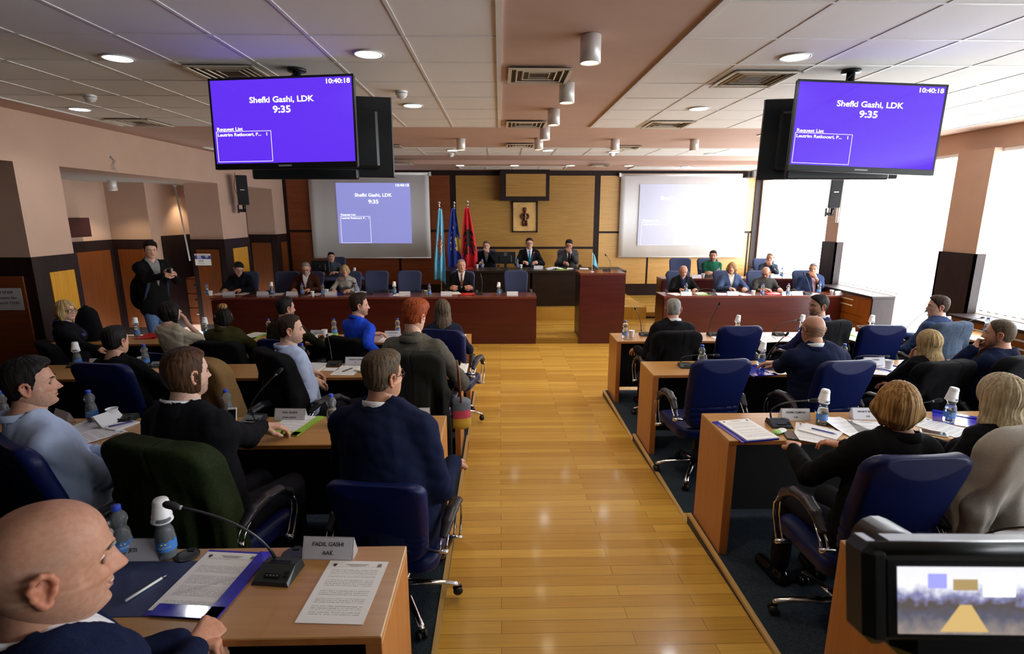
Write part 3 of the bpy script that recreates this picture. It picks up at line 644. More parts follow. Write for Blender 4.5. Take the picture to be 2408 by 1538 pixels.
# ---------------------------------------------------------------- front tables, lectern, presidium
DZ = .85
def dais_table(x0, x1, y0, y1, zt_, zf, label, segs=3, cat='table', name='council_table'):
    t = empty(name, ((x0 + x1) / 2, (y0 + y1) / 2, zf), 0, label, cat); L = x1 - x0; D = y1 - y0; h = zt_ - zf
    m = MB(); m.bx(-L / 2, L / 2, -D / 2, D / 2, h - .04, h, bev=.004); m.build('tabletop', M['mahog_top'], t)
    m = MB(); m.bx(-L / 2 + .01, L / 2 - .01, -D / 2 + .008, -D / 2 + .03, 0, h - .04); m.build('front_panel', M['mahog'], t)
    for k in range(segs + 1):
        x = -L / 2 + .015 + (L - .03) * k / segs; m = MB(); m.bx(x - .014, x + .014, -D / 2 + .03, D / 2 - .02, 0, h - .04); m.build('side_panel', M['mahog'], t)
    return t
dais_table(-5.0, .64, 9.18, 9.68, DZ, 0, 'long dark mahogany table in front of the left screen', 4)
dais_table(2.88, 6.05, 9.18, 9.68, DZ, 0, 'mahogany table with four seated people in front of the windows', 2)
dais_table(3.3, 5.98, 10.72, 11.12, .97, .10, 'second mahogany table behind the right front table', 2)
t = empty('lectern', (1.793, 9.44, 0), 0, 'tall mahogany lectern block beside the aisle end', 'lectern')
m = MB(); m.bx(-.397, .397, -.26, .30, 0, 1.215); m.build('body', M['mahog'], t); m = MB(); m.bx(-.40, .40, -.265, .31, 1.215, 1.255, bev=.003); m.build('top', M['mahog_top'], t)
m = MB(); m.bx(-.40, -.397, -.25, .30, .0, 1.2); m.build('side_board', M['black_wood'], t)
t = empty('presidium_table', (.65, 11.38, .36), 0, 'long black presidium table on the raised platform', 'table')
m = MB(); m.bx(-1.86, 1.98, -.39, .40, .70, .75, bev=.004); m.build('tabletop', M['black_wood'], t)
m = MB(); m.bx(-1.80, 1.90, -.36, -.33, 0, .70); m.build('front_panel', M['black_wood'], t)
for x in (-1.82, 0, 1.90): m = MB(); m.bx(x - .02, x + .02, -.36, .36, 0, .70); m.build('side_panel', M['black_wood'], t)
# small side table with a monitor behind the left table
t = empty('side_table', (-3.25, 11.35, .22), 0, 'small side table under the back-turned monitor behind the left table', 'table')
m = MB(); m.bx(-.7, .75, -.3, .3, .68, .71, bev=.003); m.build('tabletop', M['navy_board'], t)
for x in (-.65, .65):
    for y in (-.26, .26): m = MB(); m.bx(x - .02, x + .02, y - .02, y + .02, 0, .68); m.build('leg', M['black'], t)
# desks of the hall
def desk(x0, x1, row, side, label, end=True):
    zf, zt_ = TZ[row], T[row]; y1 = FY[row]; D = .44; y0 = y1 - D; L = x1 - x0; h = zt_ - zf
    t = empty('hall_desk', ((x0 + x1) / 2, (y0 + y1) / 2, zf), 0, label, 'desk', None)
    m = MB(); m.bx(-L / 2, L / 2, -D / 2, D / 2, h - .028, h, bev=.003); m.build('desktop', M['laminate'], t)
    m = MB(); m.bx(-L / 2, L / 2, -D / 2 - .0006, -D / 2 + .0006, h - .024, h - .003); m.build('edge_band', M['laminate_v'], t)
    xe = L / 2 - .025 if side < 0 else -L / 2 + .025
    for x, mt in ((xe, 'laminate_v'), (-xe, 'laminate_v')):
        m = MB(); m.bx(x - .025, x + .025, -D / 2 + .004, D / 2 - .002, 0, h - .028, bev=.002); m.build('side_panel', M[mt], t)
    n = max(1, int(L / 1.45))
    for k in range(1, n): x = -L / 2 + L * k / n; m = MB(); m.bx(x - .012, x + .012, -D / 2 + .05, D / 2 - .03, 0, h - .028); m.build('inner_panel', M['dark_panel'], t)
    m = MB(); m.bx(-L / 2 + .05, L / 2 - .05, D / 2 - .03, D / 2 - .012, .06, h - .028); m.build('modesty_panel', M['dark_panel'], t)
    return t
desk(-5.15, LX, 1, -1, 'left desk row closest to the front tables'); desk(-5.15, LX, 2, -1, 'left desk row second from the front, with the white shirt man'); desk(-5.0, LX, 3, -1, 'left desk row third from the front, with the notebook on it'); desk(-3.6, LX, 4, -1, 'nearest left desk with the blue folder on it')
desk(RX + .02, 6.0, 1, 1, 'right desk row closest to the front tables'); desk(RX, 5.6, 2, 1, 'right desk row second from the front, with the red tipped microphone'); desk(RX, 4.4, 3, 1, 'right desk row with stacked papers on its aisle end'); desk(RX - .04, 3.9, 4, 1, 'nearest right desk behind the video camera')

# ---------------------------------------------------------------- flags, relief, monitor, loose fixtures at the front
def cloth_flag(name, p, top, bot, wtop, wbot, mats_fn, label, seed, floor):
    t = empty(name, (p[0], p[1], floor), 0, label, 'flag', 'tall flags on poles beside the presidium')
    H = top - floor
    m = MB(); m.tube([(0, 0, .03), (0, 0, H)], .012, 10); m.lathe([(.0, 0), (.13, 0), (.13, .015), (.03, .03), (.015, .06)], 20, cap=False); m.build('pole', M['chrome'], t)
    m = MB(); m.ball((0, 0, H + .02), .026, 12); m.tube([(0, 0, H - .09), (0, 0, H)], .018, 10); m.build('finial', M['chrome'], t)
    n, k = 36, 28; z1 = H - .10; z0 = bot - floor; rng = np.random.RandomState(seed); vs = []; fs = []; uv = []
    for j in range(n + 1):
        f = j / n; z = z1 + (z0 - z1) * f; w = wtop + (wbot - wtop) * min(1, f * 1.35) ** .8
        for i in range(k + 1):
            s = i / k; x = (s - .5) * w + .02 * math.sin(f * 3 + seed); y = -.03 + .045 * f ** .5 * math.sin(s * PI * 4.2 + seed + f * 1.5) ; zz = z - (.10 * (1 - s) * f if seed % 2 else .10 * s * f) - .1 * f * abs(s - .5)
            vs.append((x, y, zz)); uv.append((s, 1 - f))
    for j in range(n):
        for i in range(k): a = j * (k + 1) + i; fs.append((a, a + 1, a + k + 2, a + k + 1))
    mats_, idx = mats_fn
    m.v = []; m.f = []; m.m = []; m.sm = []; m.n = 0
    m.add(vs, fs, 0, True); m.m = [idx((q % k + .5) / k, 1 - (q // k + .5) / n) for q in range(n * k)]
    o = m.build('flag_cloth', mats_, t); md = o.modifiers.new('s', 'SOLIDIFY'); md.thickness = .004
    return t
skyb = mat('sky blue flag cloth', (.16, .50, .70), .8); navy = mat('royal blue flag cloth', (.015, .04, .26), .8); redc = mat('red flag cloth', (.62, .012, .02), .8); gold = mat('gold emblem', (.72, .52, .12), .7); blk = mat('black emblem', (.02, .015, .015), .8); mar = mat('maroon emblem', (.30, .06, .04), .8); crm = mat('cream emblem', (.66, .45, .32), .8)
def idx_sky(s, t):
    x, y = (s - .5) * 1.6, (t - .52) * 3.4
    d = abs(x) * 1.1 + abs(y) * .62
    if d < .56:
        r = math.hypot(x * 1.2, y * .8)
        if d > .50: return 1
        return 2 if (math.sin(x * 26 + 3 * math.sin(y * 9)) * math.sin(y * 15 + 2 * math.sin(x * 8)) > -.1) else 1
    return 0
def star(x, y, cx, cy, r):
    dx, dy = x - cx, y - cy; q = math.hypot(dx, dy); a = (math.atan2(dx, dy)) % (2 * PI / 5); a = abs(a - PI / 5); return q < r * (.42 + .58 * (a / (PI / 5)) ** 1.4)
def idx_kos(s, t):
    for cx, cy in ((.78, .745), (.45, .69), (.28, .60), (.22, .51), (.20, .42), (.22, .33)):
        if star(s * .5, t, cx * .5, cy, .034): return 1
    if ((s - .80) / .26) ** 2 + ((t - .42) / .135) ** 2 < 1 + .35 * math.sin(s * 19 + t * 31): return 2
    return 0
def idx_alb(s, t):
    x, y = (s - .5), (t - .46) * 2.1
    if abs(x) < .13 and -.22 < y < .36: return 1
    for sg in (-1, 1):
        xx = x * sg
        if .1 < xx < .42:
            if .02 - xx * .2 < y < .40 - xx * .3 and math.sin((xx * 9 + y * 22)) > -.35: return 1
            if -.46 < y + xx * .3 < -.02 and math.sin(xx * 30 + y * 14) > 0: return 1
    if abs(x) < .26 and -.5 < y < -.2 and math.sin(x * 34) > -.2: return 1
    if .12 < abs(x) < .22 and .36 < y < .56: return 1
    return 0
pf = atY(1035, 560, 10.6)
cloth_flag('flag', (atY(1035, 560, 10.55).x, 10.55), atY(1035, 479, 10.55).z, atY(1030, 652, 10.55).z, .07, .22, ([skyb, mar, crm], idx_sky), 'sky blue flag with a maroon spiral emblem', 2, .10)
cloth_flag('flag', (atY(1070, 560, 12.1).x, 12.1), atY(1070, 479, 12.1).z, atY(1070, 625, 12.1).z, .08, .34, ([navy, M['white'], gold], idx_kos), 'dark blue flag with white stars and a gold map', 4, .36)
cloth_flag('flag', (atY(1101, 560, 12.05).x, 12.05), atY(1101, 477, 12.05).z, atY(1101, 622, 12.05).z, .08, .36, ([redc, blk], idx_alb), 'red flag with a black double headed eagle', 5, .36)
# framed relief with carved seated figure
a = atY(1204, 473, YB - .03); b_ = atY(1264, 546, YB - .03); W = b_.x - a.x; H = a.z - b_.z
t = empty('framed_relief', ((a.x + b_.x) / 2, YB - .02, (a.z + b_.z) / 2), 0, 'framed wooden relief of a small carved figure above the presidium', 'framed relief')
m = MB(); f_ = .03
m.bx(-W / 2, W / 2, -.05, 0, H / 2 - f_, H / 2); m.bx(-W / 2, W / 2, -.05, 0, -H / 2, -H / 2 + f_); m.bx(-W / 2, -W / 2 + f_, -.05, 0, -H / 2, H / 2); m.bx(W / 2 - f_, W / 2, -.05, 0, -H / 2, H / 2); m.build('frame', M['trim'], t)
m = MB(); m.bx(-W / 2 + f_, W / 2 - f_, -.02, -.005, -H / 2 + f_, H / 2 - f_); m.build('backing', noisy(mat('ochre backing', (.66, .40, .13), .6), (4, 4, 4), .2, 0), t)
m = MB(); yy = -.05
m.ball((0, yy, .165), .052, 14, sc=(.9, .8, 1.25)); m.tube([(0, yy, .11), (0, yy, .06), (0, yy, 0), (0, yy, -.07), (0, yy, -.10)], [.03, .065, .05, .045, .055], 12, flat=(1, .7))
for s in (-1, 1): m.tube([(s * .05, yy, .07), (s * .10, yy, .01), (s * .085, yy, -.03), (s * .03, yy, -.055)], [.028, .022, .018, .015], 8); m.tube([(s * .03, yy, -.09), (s * .045, yy - .01, -.14), (s * .035, yy, -.20)], [.032, .03, .026], 8); m.ball((s * .02, yy - .04, .175), .009, 6)
m.box((0, yy, -.21), (.14, .04, .03), bev=.01); m.build('figure', mat('carved brown wood', (.10, .028, .012), .3), t)
# ---------------------------------------------------------------- implicit surfaces -> one smooth mesh
def nrm(v): v = np.asarray(v, float); return v / (np.linalg.norm(v) + 1e-9)
class SDF:
    """union of tapered, optionally flattened limbs, blended smoothly"""
    def __init__(s, k=.03): s.p = []; s.k = k
    def cone(s, a, b, ra, rb, ax=None, fl=1.0, k=None): s.p.append(('c', np.array(a, float), np.array(b, float), ra, rb, None if ax is None else nrm(ax), fl, s.k if k is None else k)); return s
    def ell(s, c, r, R=None, k=None): s.p.append(('e', np.array(c, float), np.array(r, float), R, s.k if k is None else k)); return s
    def chain(s, pts, rs, **kw):
        for i in range(len(pts) - 1): s.cone(pts[i], pts[i + 1], rs[i], rs[i + 1], **kw)
        return s
    def bounds(s, pad):
        lo = np.full(3, 9.); hi = -lo
        for q in s.p:
            if q[0] == 'c':
                r = max(q[3], q[4])
                for e in (q[1], q[2]): lo = np.minimum(lo, e - r); hi = np.maximum(hi, e + r)
            else: r = q[2].max(); lo = np.minimum(lo, q[1] - r); hi = np.maximum(hi, q[1] + r)
        return lo - pad, hi + pad
    def ev(s, P):
        d = None
        for q in s.p:
            if q[0] == 'c':
                _, a, b, ra, rb, ax, fl, k = q; ba = b - a; L = float(ba @ ba) + 1e-9; pa = P - a
                t = np.clip((pa @ ba) / L, 0, 1); w = pa - t[..., None] * ba
                if ax is not None: c = w @ ax; n2 = (w * w).sum(-1) + c * c * (fl * fl - 1); e = np.sqrt(np.maximum(n2, 1e-12))
                else: e = np.sqrt((w * w).sum(-1))
                e = e - (ra + (rb - ra) * t)
            else:
                _, c, r, R, k = q; w = P - c
                if R is not None: w = w @ R
                qn = np.sqrt(((w / r) ** 2).sum(-1)); e = (qn - 1) * r.min()
            if d is None: d = e
            elif k <= 0: d = np.minimum(d, e)
            else: h = np.maximum(k - np.abs(d - e), 0) / k; d = np.minimum(d, e) - h * h * k * .25
        return d
def surfnet(fn, lo, hi, h):
    n = [int(math.ceil((hi[i] - lo[i]) / h)) + 2 for i in range(3)]
    g = [lo[i] + h * np.arange(n[i]) for i in range(3)]
    P = np.stack(np.meshgrid(*g, indexing='ij'), -1).astype(np.float32); D = fn(P).astype(np.float32)
    D[0] = D[-1] = 1; D[:, 0] = D[:, -1] = 1; D[:, :, 0] = D[:, :, -1] = 1
    S = D < 0; c = S[:-1, :-1, :-1].astype(np.int8)
    tot = sum(S[i:n[0] - 1 + i, j:n[1] - 1 + j, k:n[2] - 1 + k].astype(np.int8) for i in (0, 1) for j in (0, 1) for k in (0, 1))
    act = (tot > 0) & (tot < 8); I = np.full(act.shape, -1, np.int64); ids = np.argwhere(act); I[act] = np.arange(len(ids))
    acc = np.zeros((len(ids), 3)); cnt = np.zeros(len(ids))
    ci, cj, ck = ids.T
    for ax in range(3):
        for u in (0, 1):
            for w in (0, 1):
                o0 = [0, 0, 0]; oth = [q for q in range(3) if q != ax]; o0[oth[0]] = u; o0[oth[1]] = w; o1 = list(o0); o1[ax] = 1
                a = D[ci + o0[0], cj + o0[1], ck + o0[2]]; b = D[ci + o1[0], cj + o1[1], ck + o1[2]]; m_ = (a < 0) != (b < 0)
                t = np.where(m_, a / np.where(m_, a - b, 1), 0); p = np.tile(np.array(o0, float), (len(ids), 1)); p[:, ax] = t
                acc[m_] += p[m_]; cnt[m_] += 1
    V = (ids + acc / np.maximum(cnt, 1)[:, None]) * h + np.array(lo); Q = []
    for ax in range(3):
        o = [q for q in range(3) if q != ax]
        A = S[:-1] if ax == 0 else S[:, :-1] if ax == 1 else S[:, :, :-1]; B = S[1:] if ax == 0 else S[:, 1:] if ax == 1 else S[:, :, 1:]
        e = np.argwhere(A != B); ok = (e[:, o[0]] > 0) & (e[:, o[1]] > 0); e = e[ok]
        ok = (e[:, 0] < I.shape[0]) & (e[:, 1] < I.shape[1]) & (e[:, 2] < I.shape[2]); e = e[ok]
        def at(du, dv): q = e.copy(); q[:, o[0]] -= du; q[:, o[1]] -= dv; return I[q[:, 0], q[:, 1], q[:, 2]]
        q = np.stack([at(1, 1), at(0, 1), at(0, 0), at(1, 0)], 1); fl = A[e[:, 0], e[:, 1], e[:, 2]]
        if ax == 1: fl = ~fl
        q[~fl] = q[~fl][:, ::-1]; Q.append(q[(q >= 0).all(1)])
    return V, np.concatenate(Q)
def np_mesh(name, V, Q, mats, col=None, smooth=True, slots=None):
    me = bpy.data.meshes.new(name); me.vertices.add(len(V)); me.vertices.foreach_set('co', np.asarray(V, np.float32).ravel())
    if isinstance(Q, np.ndarray):
        nf = len(Q); w = Q.shape[1]; me.loops.add(nf * w); me.loops.foreach_set('vertex_index', Q.astype(np.int32).ravel()); me.polygons.add(nf)
        me.polygons.foreach_set('loop_start', np.arange(nf, dtype=np.int32) * w); me.polygons.foreach_set('loop_total', np.full(nf, w, np.int32))
    me.update(calc_edges=True); me.polygons.foreach_set('use_smooth', [smooth] * len(me.polygons))
    if slots is not None: me.polygons.foreach_set('material_index', slots)
    for m_ in (mats if isinstance(mats, (list, tuple)) else [mats]): me.materials.append(m_)
    if col is not None:
        at = me.color_attributes.new('Col', 'FLOAT_COLOR', 'POINT'); c4 = np.ones((len(V), 4), np.float32); c4[:, :3] = col; at.data.foreach_set('color', c4.ravel())
    me.validate(); return me
def merge(parts):
    V = []; Q = []; C = []; n = 0
    for v, q, c in parts: V.append(v); Q.append(np.asarray(q) + n); C.append(np.broadcast_to(c, (len(v), 3))); n += len(v)
    return np.concatenate(V), np.concatenate(Q), np.concatenate(C)
def wob(P, f, seed=0):
    r = np.random.RandomState(seed); s = 0
    for k in range(5):
        a = r.normal(size=3); a = a / np.linalg.norm(a) * f * (1 + .5 * k); s = s + np.sin(P @ a + r.rand() * 6.28 + 1.2 * np.sin(P @ r.normal(size=3) * f * .3)) / (1 + .5 * k)
    return s / 2.5
# ---------------------------------------------------------------- the head
HP = np.array([ # z, front, back, half width
    (.118, .012, -.020, .020), (.115, .030, -.045, .036), (.107, .048, -.062, .049), (.094, .064, -.078, .059), (.078, .076, -.089, .067), (.060, .084, -.096, .0725), (.042, .0885, -.100, .0755), (.026, .0905, -.101, .077), (.010, .0865, -.100, .0765),
    (-.005, .0855, -.097, .0755), (-.020, .087, -.092, .074), (-.035, .0865, -.085, .0725), (-.050, .086, -.077, .070), (-.065, .085, -.068, .066), (-.080, .0835, -.058, .060), (-.094, .081, -.048, .053), (-.105, .075, -.036, .044), (-.113, .064, -.020, .033), (-.118, .045, 0, .018)])
def head_grid(nz=84, na=96, smile=0, jaw=1.0, fat=0):
    zs = np.concatenate([np.linspace(.1185, .09, 10)[:-1], np.linspace(.09, -.09, nz - 20), np.linspace(-.09, -.1185, 12)[1:]])
    tab = HP[::-1]; V = []
    for z in zs:
        yf = np.interp(z, tab[:, 0], tab[:, 1]); yb = np.interp(z, tab[:, 0], tab[:, 2]); w = np.interp(z, tab[:, 0], tab[:, 3])
        if z < -.02: w *= 1 + (jaw - 1) * min(1, (-.02 - z) / .05) + fat * .12
        a = np.linspace(0, 2 * PI, na, endpoint=False); s, c = np.sin(a), np.cos(a); ym = (yf + yb) / 2; hy = (yf - yb) / 2
        ex = 2.25 if z > -.03 else 2.1; x = w * np.sign(s) * np.abs(s) ** (2 / ex); y = ym + hy * np.sign(c) * np.abs(c) ** (2 / ex)
        V.append(np.stack([x, y, np.full(na, z)], 1))
    V = np.array(V)
    # smooth the profile a little down the rows
    for _ in range(2): V[1:-1, :, :2] = .25 * V[:-2, :, :2] + .5 * V[1:-1, :, :2] + .25 * V[2:, :, :2]
    n = len(zs); V = V.reshape(-1, 3); x, y, z = V.T; fr = np.clip((y - .02) / .04, 0, 1)
    g = lambda cx, cz, sx, sz: np.exp(-((np.abs(x) - cx) / sx) ** 2 - ((z - cz) / sz) ** 2) if cx else np.exp(-(x / sx) ** 2 - ((z - cz) / sz) ** 2)
    dy = np.zeros(len(V))
    dy += -.011 * g(.031, .004, .015, .012) + .0045 * g(.030, .026, .022, .007) + .003 * g(0, .024, .02, .01)
    t = np.clip((.018 - z) / .050, 0, 1); ridge = np.where(z < -.034, np.exp(-((z + .034) / .0065) ** 2), 1) * (z < .022)
    dy += (.005 + .025 * t ** 1.15) * ridge * np.exp(-(x / (.0085 + .006 * t)) ** 2)
    dy += .010 * g(.0140, -.034, .0070, .0085) 
    dy += .004 * g(.040, -.014, .020, .018) + .009 * g(0, -.099, .018, .012) - .004 * g(0, -.078, .025, .006)
    mw = .024 + .008 * smile; mz = -.060 + smile * .010 * (x / .03) ** 2 * 1.0
    lip = lambda o, s_, am: am * np.exp(-((z - mz - o) / s_) ** 2) * np.exp(-(x / mw) ** 4)
    dy += lip(.0065, .0042, .0055) + lip(-.0068, .0048, .006) + lip(0, .0022, -.005) - .002 * g(0, -.045, .006, .006)
    if smile: dy += .006 * smile * g(.044, -.026, .014, .014) - .004 * smile * g(.036, -.052, .005, .016)
    V[:, 1] += dy * fr
    V[:, 0] += np.sign(x) * .003 * np.exp(-((np.abs(x) - .07) / .02) ** 2) * np.exp(-((z + .01) / .02) ** 2) * (y < .04) * (y > 0)
    Q = []
    for j in range(n - 1):
        i = np.arange(na); k = (i + 1) % na; Q.append(np.stack([j * na + i, (j + 1) * na + i, (j + 1) * na + k, j * na + k], 1))
    top = V[:na].mean(0); bot = V[-na:].mean(0); nv = len(V); i = np.arange(na); k = (i + 1) % na
    V = np.concatenate([V, top + (V[:na] - top) * .5 + [0, 0, .0009], top + (V[:na] - top) * .02 + [0, 0, .0013], bot + (V[-na:] - bot) * .02 - [0, 0, .0008]])
    Q.append(np.stack([nv + i, i, k, nv + k], 1)); Q.append(np.stack([nv + na + i, nv + i, nv + k, nv + na + k], 1)); Q.append(np.stack([(n - 1) * na + i, nv + 2 * na + i, nv + 2 * na + k, (n - 1) * na + k], 1))
    Q = np.concatenate(Q); return V, Q, (n, na)
_ear = None
def ear():
    global _ear
    if _ear is None:
        s = SDF(.006)
        rim = [(.012, 0.004, -.018), (.014, .010, -.002), (.016, .012, .014), (.020, .006, .027), (.022, -.006, .031), (.023, -.016, .024), (.022, -.020, .010), (.018, -.016, -.008), (.013, -.010, -.020), (.010, -.003, -.029), (.007, .004, -.028)]
        s.chain(rim, [.0045] * 6 + [.0048] * 3 + [.0065, .006]); s.chain([(.014, -.006, .018), (.016, -.011, .006), (.012, -.006, -.010)], [.004, .0045, .004]); s.cone((.006, .002, -.01), (.008, -.006, .015), .006, .006, ax=(1, 0, 0), fl=1.6); s.ell((.009, -.005, .002), (.004, .014, .024)); s.cone((.010, .010, -.004), (.010, .010, -.010), .0045, .004)
        lo, hi = s.bounds(.008); _ear = surfnet(s.ev, lo, hi, .0022)
    return _ear
FACE_W = None
def head_color(V, tone, stub=0, lips=(.45, .16, .13), red=1.0, tone2=None):
    x, y, z = V.T; fr = np.clip((y - .03) / .03, 0, 1); c = np.tile(np.array(tone), (len(V), 1))
    def mixc(c, col, w): return c * (1 - w[:, None]) + np.array(col) * w[:, None]
    rd = np.array(tone) * np.array([1.05, .72, .66])
    w = .5 * red * (np.exp(-((np.abs(x) - .043) / .018) ** 2 - ((z + .022) / .018) ** 2) + np.exp(-(x / .014) ** 2 - ((z + .028) / .012) ** 2)) * fr; c = mixc(c, rd, np.clip(w, 0, .7))
    sock = np.exp(-((np.abs(x) - .031) / .017) ** 2 - ((z - .004) / .011) ** 2) * fr * .35; c = mixc(c, np.array(tone) * .62, sock)
    mz = -.060; l = np.exp(-((z - mz) / .0095) ** 4) * np.exp(-(x / .024) ** 4) * fr; c = mixc(c, lips, np.clip(l, 0, 1) * .8)
    ln = np.exp(-((z - mz) / .0016) ** 2) * np.exp(-(x / .025) ** 6) * fr; c = mixc(c, (.10, .03, .03), ln * .8)
    ns = np.exp(-((np.abs(x) - .008) / .0042) ** 2 - ((z + .0405) / .003) ** 2) * fr; c = mixc(c, (.12, .04, .03), ns * .7)
    if stub:
        b = (1 / (1 + np.exp((z + .040 + .016 * np.clip((.055 - y) / .05, 0, 1) * np.clip((y - .012) / .02, 0, 1)) / .005))) * np.clip(np.where(y > .068, 1, 1), 0, 1) * (y > -.005) * (1 - np.clip(l * 1.3, 0, 1)); b = b * np.clip((y + .005) / .02, 0, 1)
        side = np.exp(-((y - .008) / .016) ** 2) * (z < .005) * (np.abs(x) > .05); b = np.maximum(b, side * .8)
        c = mixc(c, np.array(stub[1]), b * stub[0] * (.78 + .22 * np.sign(wob(V, 260, 6))))
    return c
def skin_material():
    m = mat('skin', (.5, .3, .2), .52, spec=.35); n, l, b = NT(m); a = n.new('ShaderNodeVertexColor'); a.layer_name = 'Col'
    tc = n.new('ShaderNodeTexCoord'); nz = n.new('ShaderNodeTexNoise'); nz.inputs['Scale'].default_value = 90; nz.inputs['Detail'].default_value = 3; l.new(tc.outputs['Object'], nz.inputs[0])
    mx = n.new('ShaderNodeMix'); mx.data_type = 'RGBA'; mx.blend_type = 'MULTIPLY'; mx.inputs['Factor'].default_value = .3; cr = n.new('ShaderNodeValToRGB'); cr.color_ramp.elements[0].color = (.7, .55, .5, 1); cr.color_ramp.elements[0].position = .35; cr.color_ramp.elements[1].color = (1.1, 1.1, 1.1, 1); cr.color_ramp.elements[1].position = .6
    l.new(nz.outputs[0], cr.inputs[0]); l.new(a.outputs[0], mx.inputs['A']); l.new(cr.outputs[0], mx.inputs['B']); l.new(mx.outputs['Result'], b.inputs['Base Color'])
    b.inputs['Subsurface Weight'].default_value = .06; b.inputs['Subsurface Radius'].default_value = (.012, .004, .002); b.inputs['Subsurface Scale'].default_value = .5
    bp = n.new('ShaderNodeBump'); bp.inputs['Strength'].default_value = .12; bp.inputs['Distance'].default_value = .001; l.new(nz.outputs[0], bp.inputs['Height']); l.new(bp.outputs[0], b.inputs['Normal']); return m
M['skin'] = skin_material()
def hair_material(name, c1, c2, sc=1.0):
    if name in MATS: return MATS[name]
    m = mat(name, c1, .55, spec=.15); n, l, b = NT(m); tc = n.new('ShaderNodeTexCoord'); mp = n.new('ShaderNodeMapping'); mp.inputs['Scale'].default_value = (120 * sc, 120 * sc, 9)
    t = n.new('ShaderNodeTexNoise'); t.inputs['Scale'].default_value = 1; t.inputs['Detail'].default_value = 4; l.new(tc.outputs['Object'], mp.inputs[0]); l.new(mp.outputs[0], t.inputs[0])
    cr = n.new('ShaderNodeValToRGB'); cr.color_ramp.elements[0].color = (*c2, 1); cr.color_ramp.elements[0].position = .36; cr.color_ramp.elements[1].color = (*c1, 1); cr.color_ramp.elements[1].position = .62
    l.new(t.outputs[0], cr.inputs[0]); l.new(cr.outputs[0], b.inputs['Base Color']); bp = n.new('ShaderNodeBump'); bp.inputs['Strength'].default_value = .7; bp.inputs['Distance'].default_value = .004
    l.new(t.outputs[0], bp.inputs['Height']); l.new(bp.outputs[0], b.inputs['Normal']); return m
HAIRC = dict(black=((.018, .014, .013), (.006, .005, .005)), brown=((.095, .045, .020), (.035, .016, .008)), dkbrown=((.045, .024, .014), (.014, .008, .006)), grey=((.30, .29, .27), (.13, .12, .11)), blond=((.50, .36, .17), (.26, .16, .065)), pale=((.62, .52, .34), (.36, .28, .16)), honey=((.42, .25, .09), (.16, .075, .025)),
             red=((.36, .075, .015), (.11, .016, .006)), fair=((.22, .13, .06), (.09, .05, .025)), ash=((.12, .085, .055), (.05, .035, .022)))
def hairline(y, style):
    # height of the hairline for a point with depth y (front positive)
    if style == 'bald': return np.interp(y, [-.10, -.04, .0, .02, .03], [-.055, -.04, -.005, .02, .2])
    pts = {'short': ([-.10, -.05, -.02, .002, .010, .022, .036, .06, .078, .088], [-.066, -.055, -.022, .002, -.020, .012, .045, .066, .076, .074]), 'recede': ([-.10, -.05, -.02, .005, .012, .03, .05, .065, .085], [-.066, -.055, -.022, .0, -.018, .035, .07, .092, .098])}
    p = pts['recede' if style == 'recede' else 'short']; return np.interp(y, p[0], p[1])
def hair_short(V, Q, style, t, seed, tuft=0):
    x, y, z = V.T; hl = hairline(y, style) + (.009 * wob(V, 70, seed + 4) + .012 * np.clip(x / .06, -1, 1) + .004) * (y > .03) ; k = np.clip((z - hl) / .010, 0, 1); k = k * k * (3 - 2 * k)
    if style == 'bald': k = k * np.clip((.062 - z) / .02, 0, 1) * np.clip((.035 - y) / .01, 0, 1)
    if style == 'mid': k = np.maximum(k, np.clip((.03 - y) / .02, 0, 1) * np.clip((z + .085) / .01, 0, 1))
    c = np.array([0, -.008, .015]); d = V - c; r = np.linalg.norm(d, axis=1, keepdims=True); d = d / r
    ang = np.arctan2(V[:, 0], V[:, 1] + .01); cl = np.sin(ang * 23 + 5 * wob(V, 22, seed)) * .5 + np.sin(ang * 51 + 9 * wob(V, 30, seed + 3)) * .5
    h = t * ((.32 if style != 'mid' else .75) + (1.25 if style != 'mid' else .45) * np.clip((z - .015) / .075, 0, 1) * (1 + .35 * np.clip(y / .08, 0, 1))) + cl * t * .13 + wob(V, 45, seed) * t * .12
    h = h + tuft * np.clip((z - .05) / .06, 0, 1) * (1 + .5 * wob(V, 30, seed + 9)) * np.clip((y + .04) / .1, .2, 1)
    off = np.where(k > 0, -.006 + (h + .006) * k, -.008 - .012 * np.clip((hl - z) / .02, 0, 1)); return V + d * off[:, None], Q
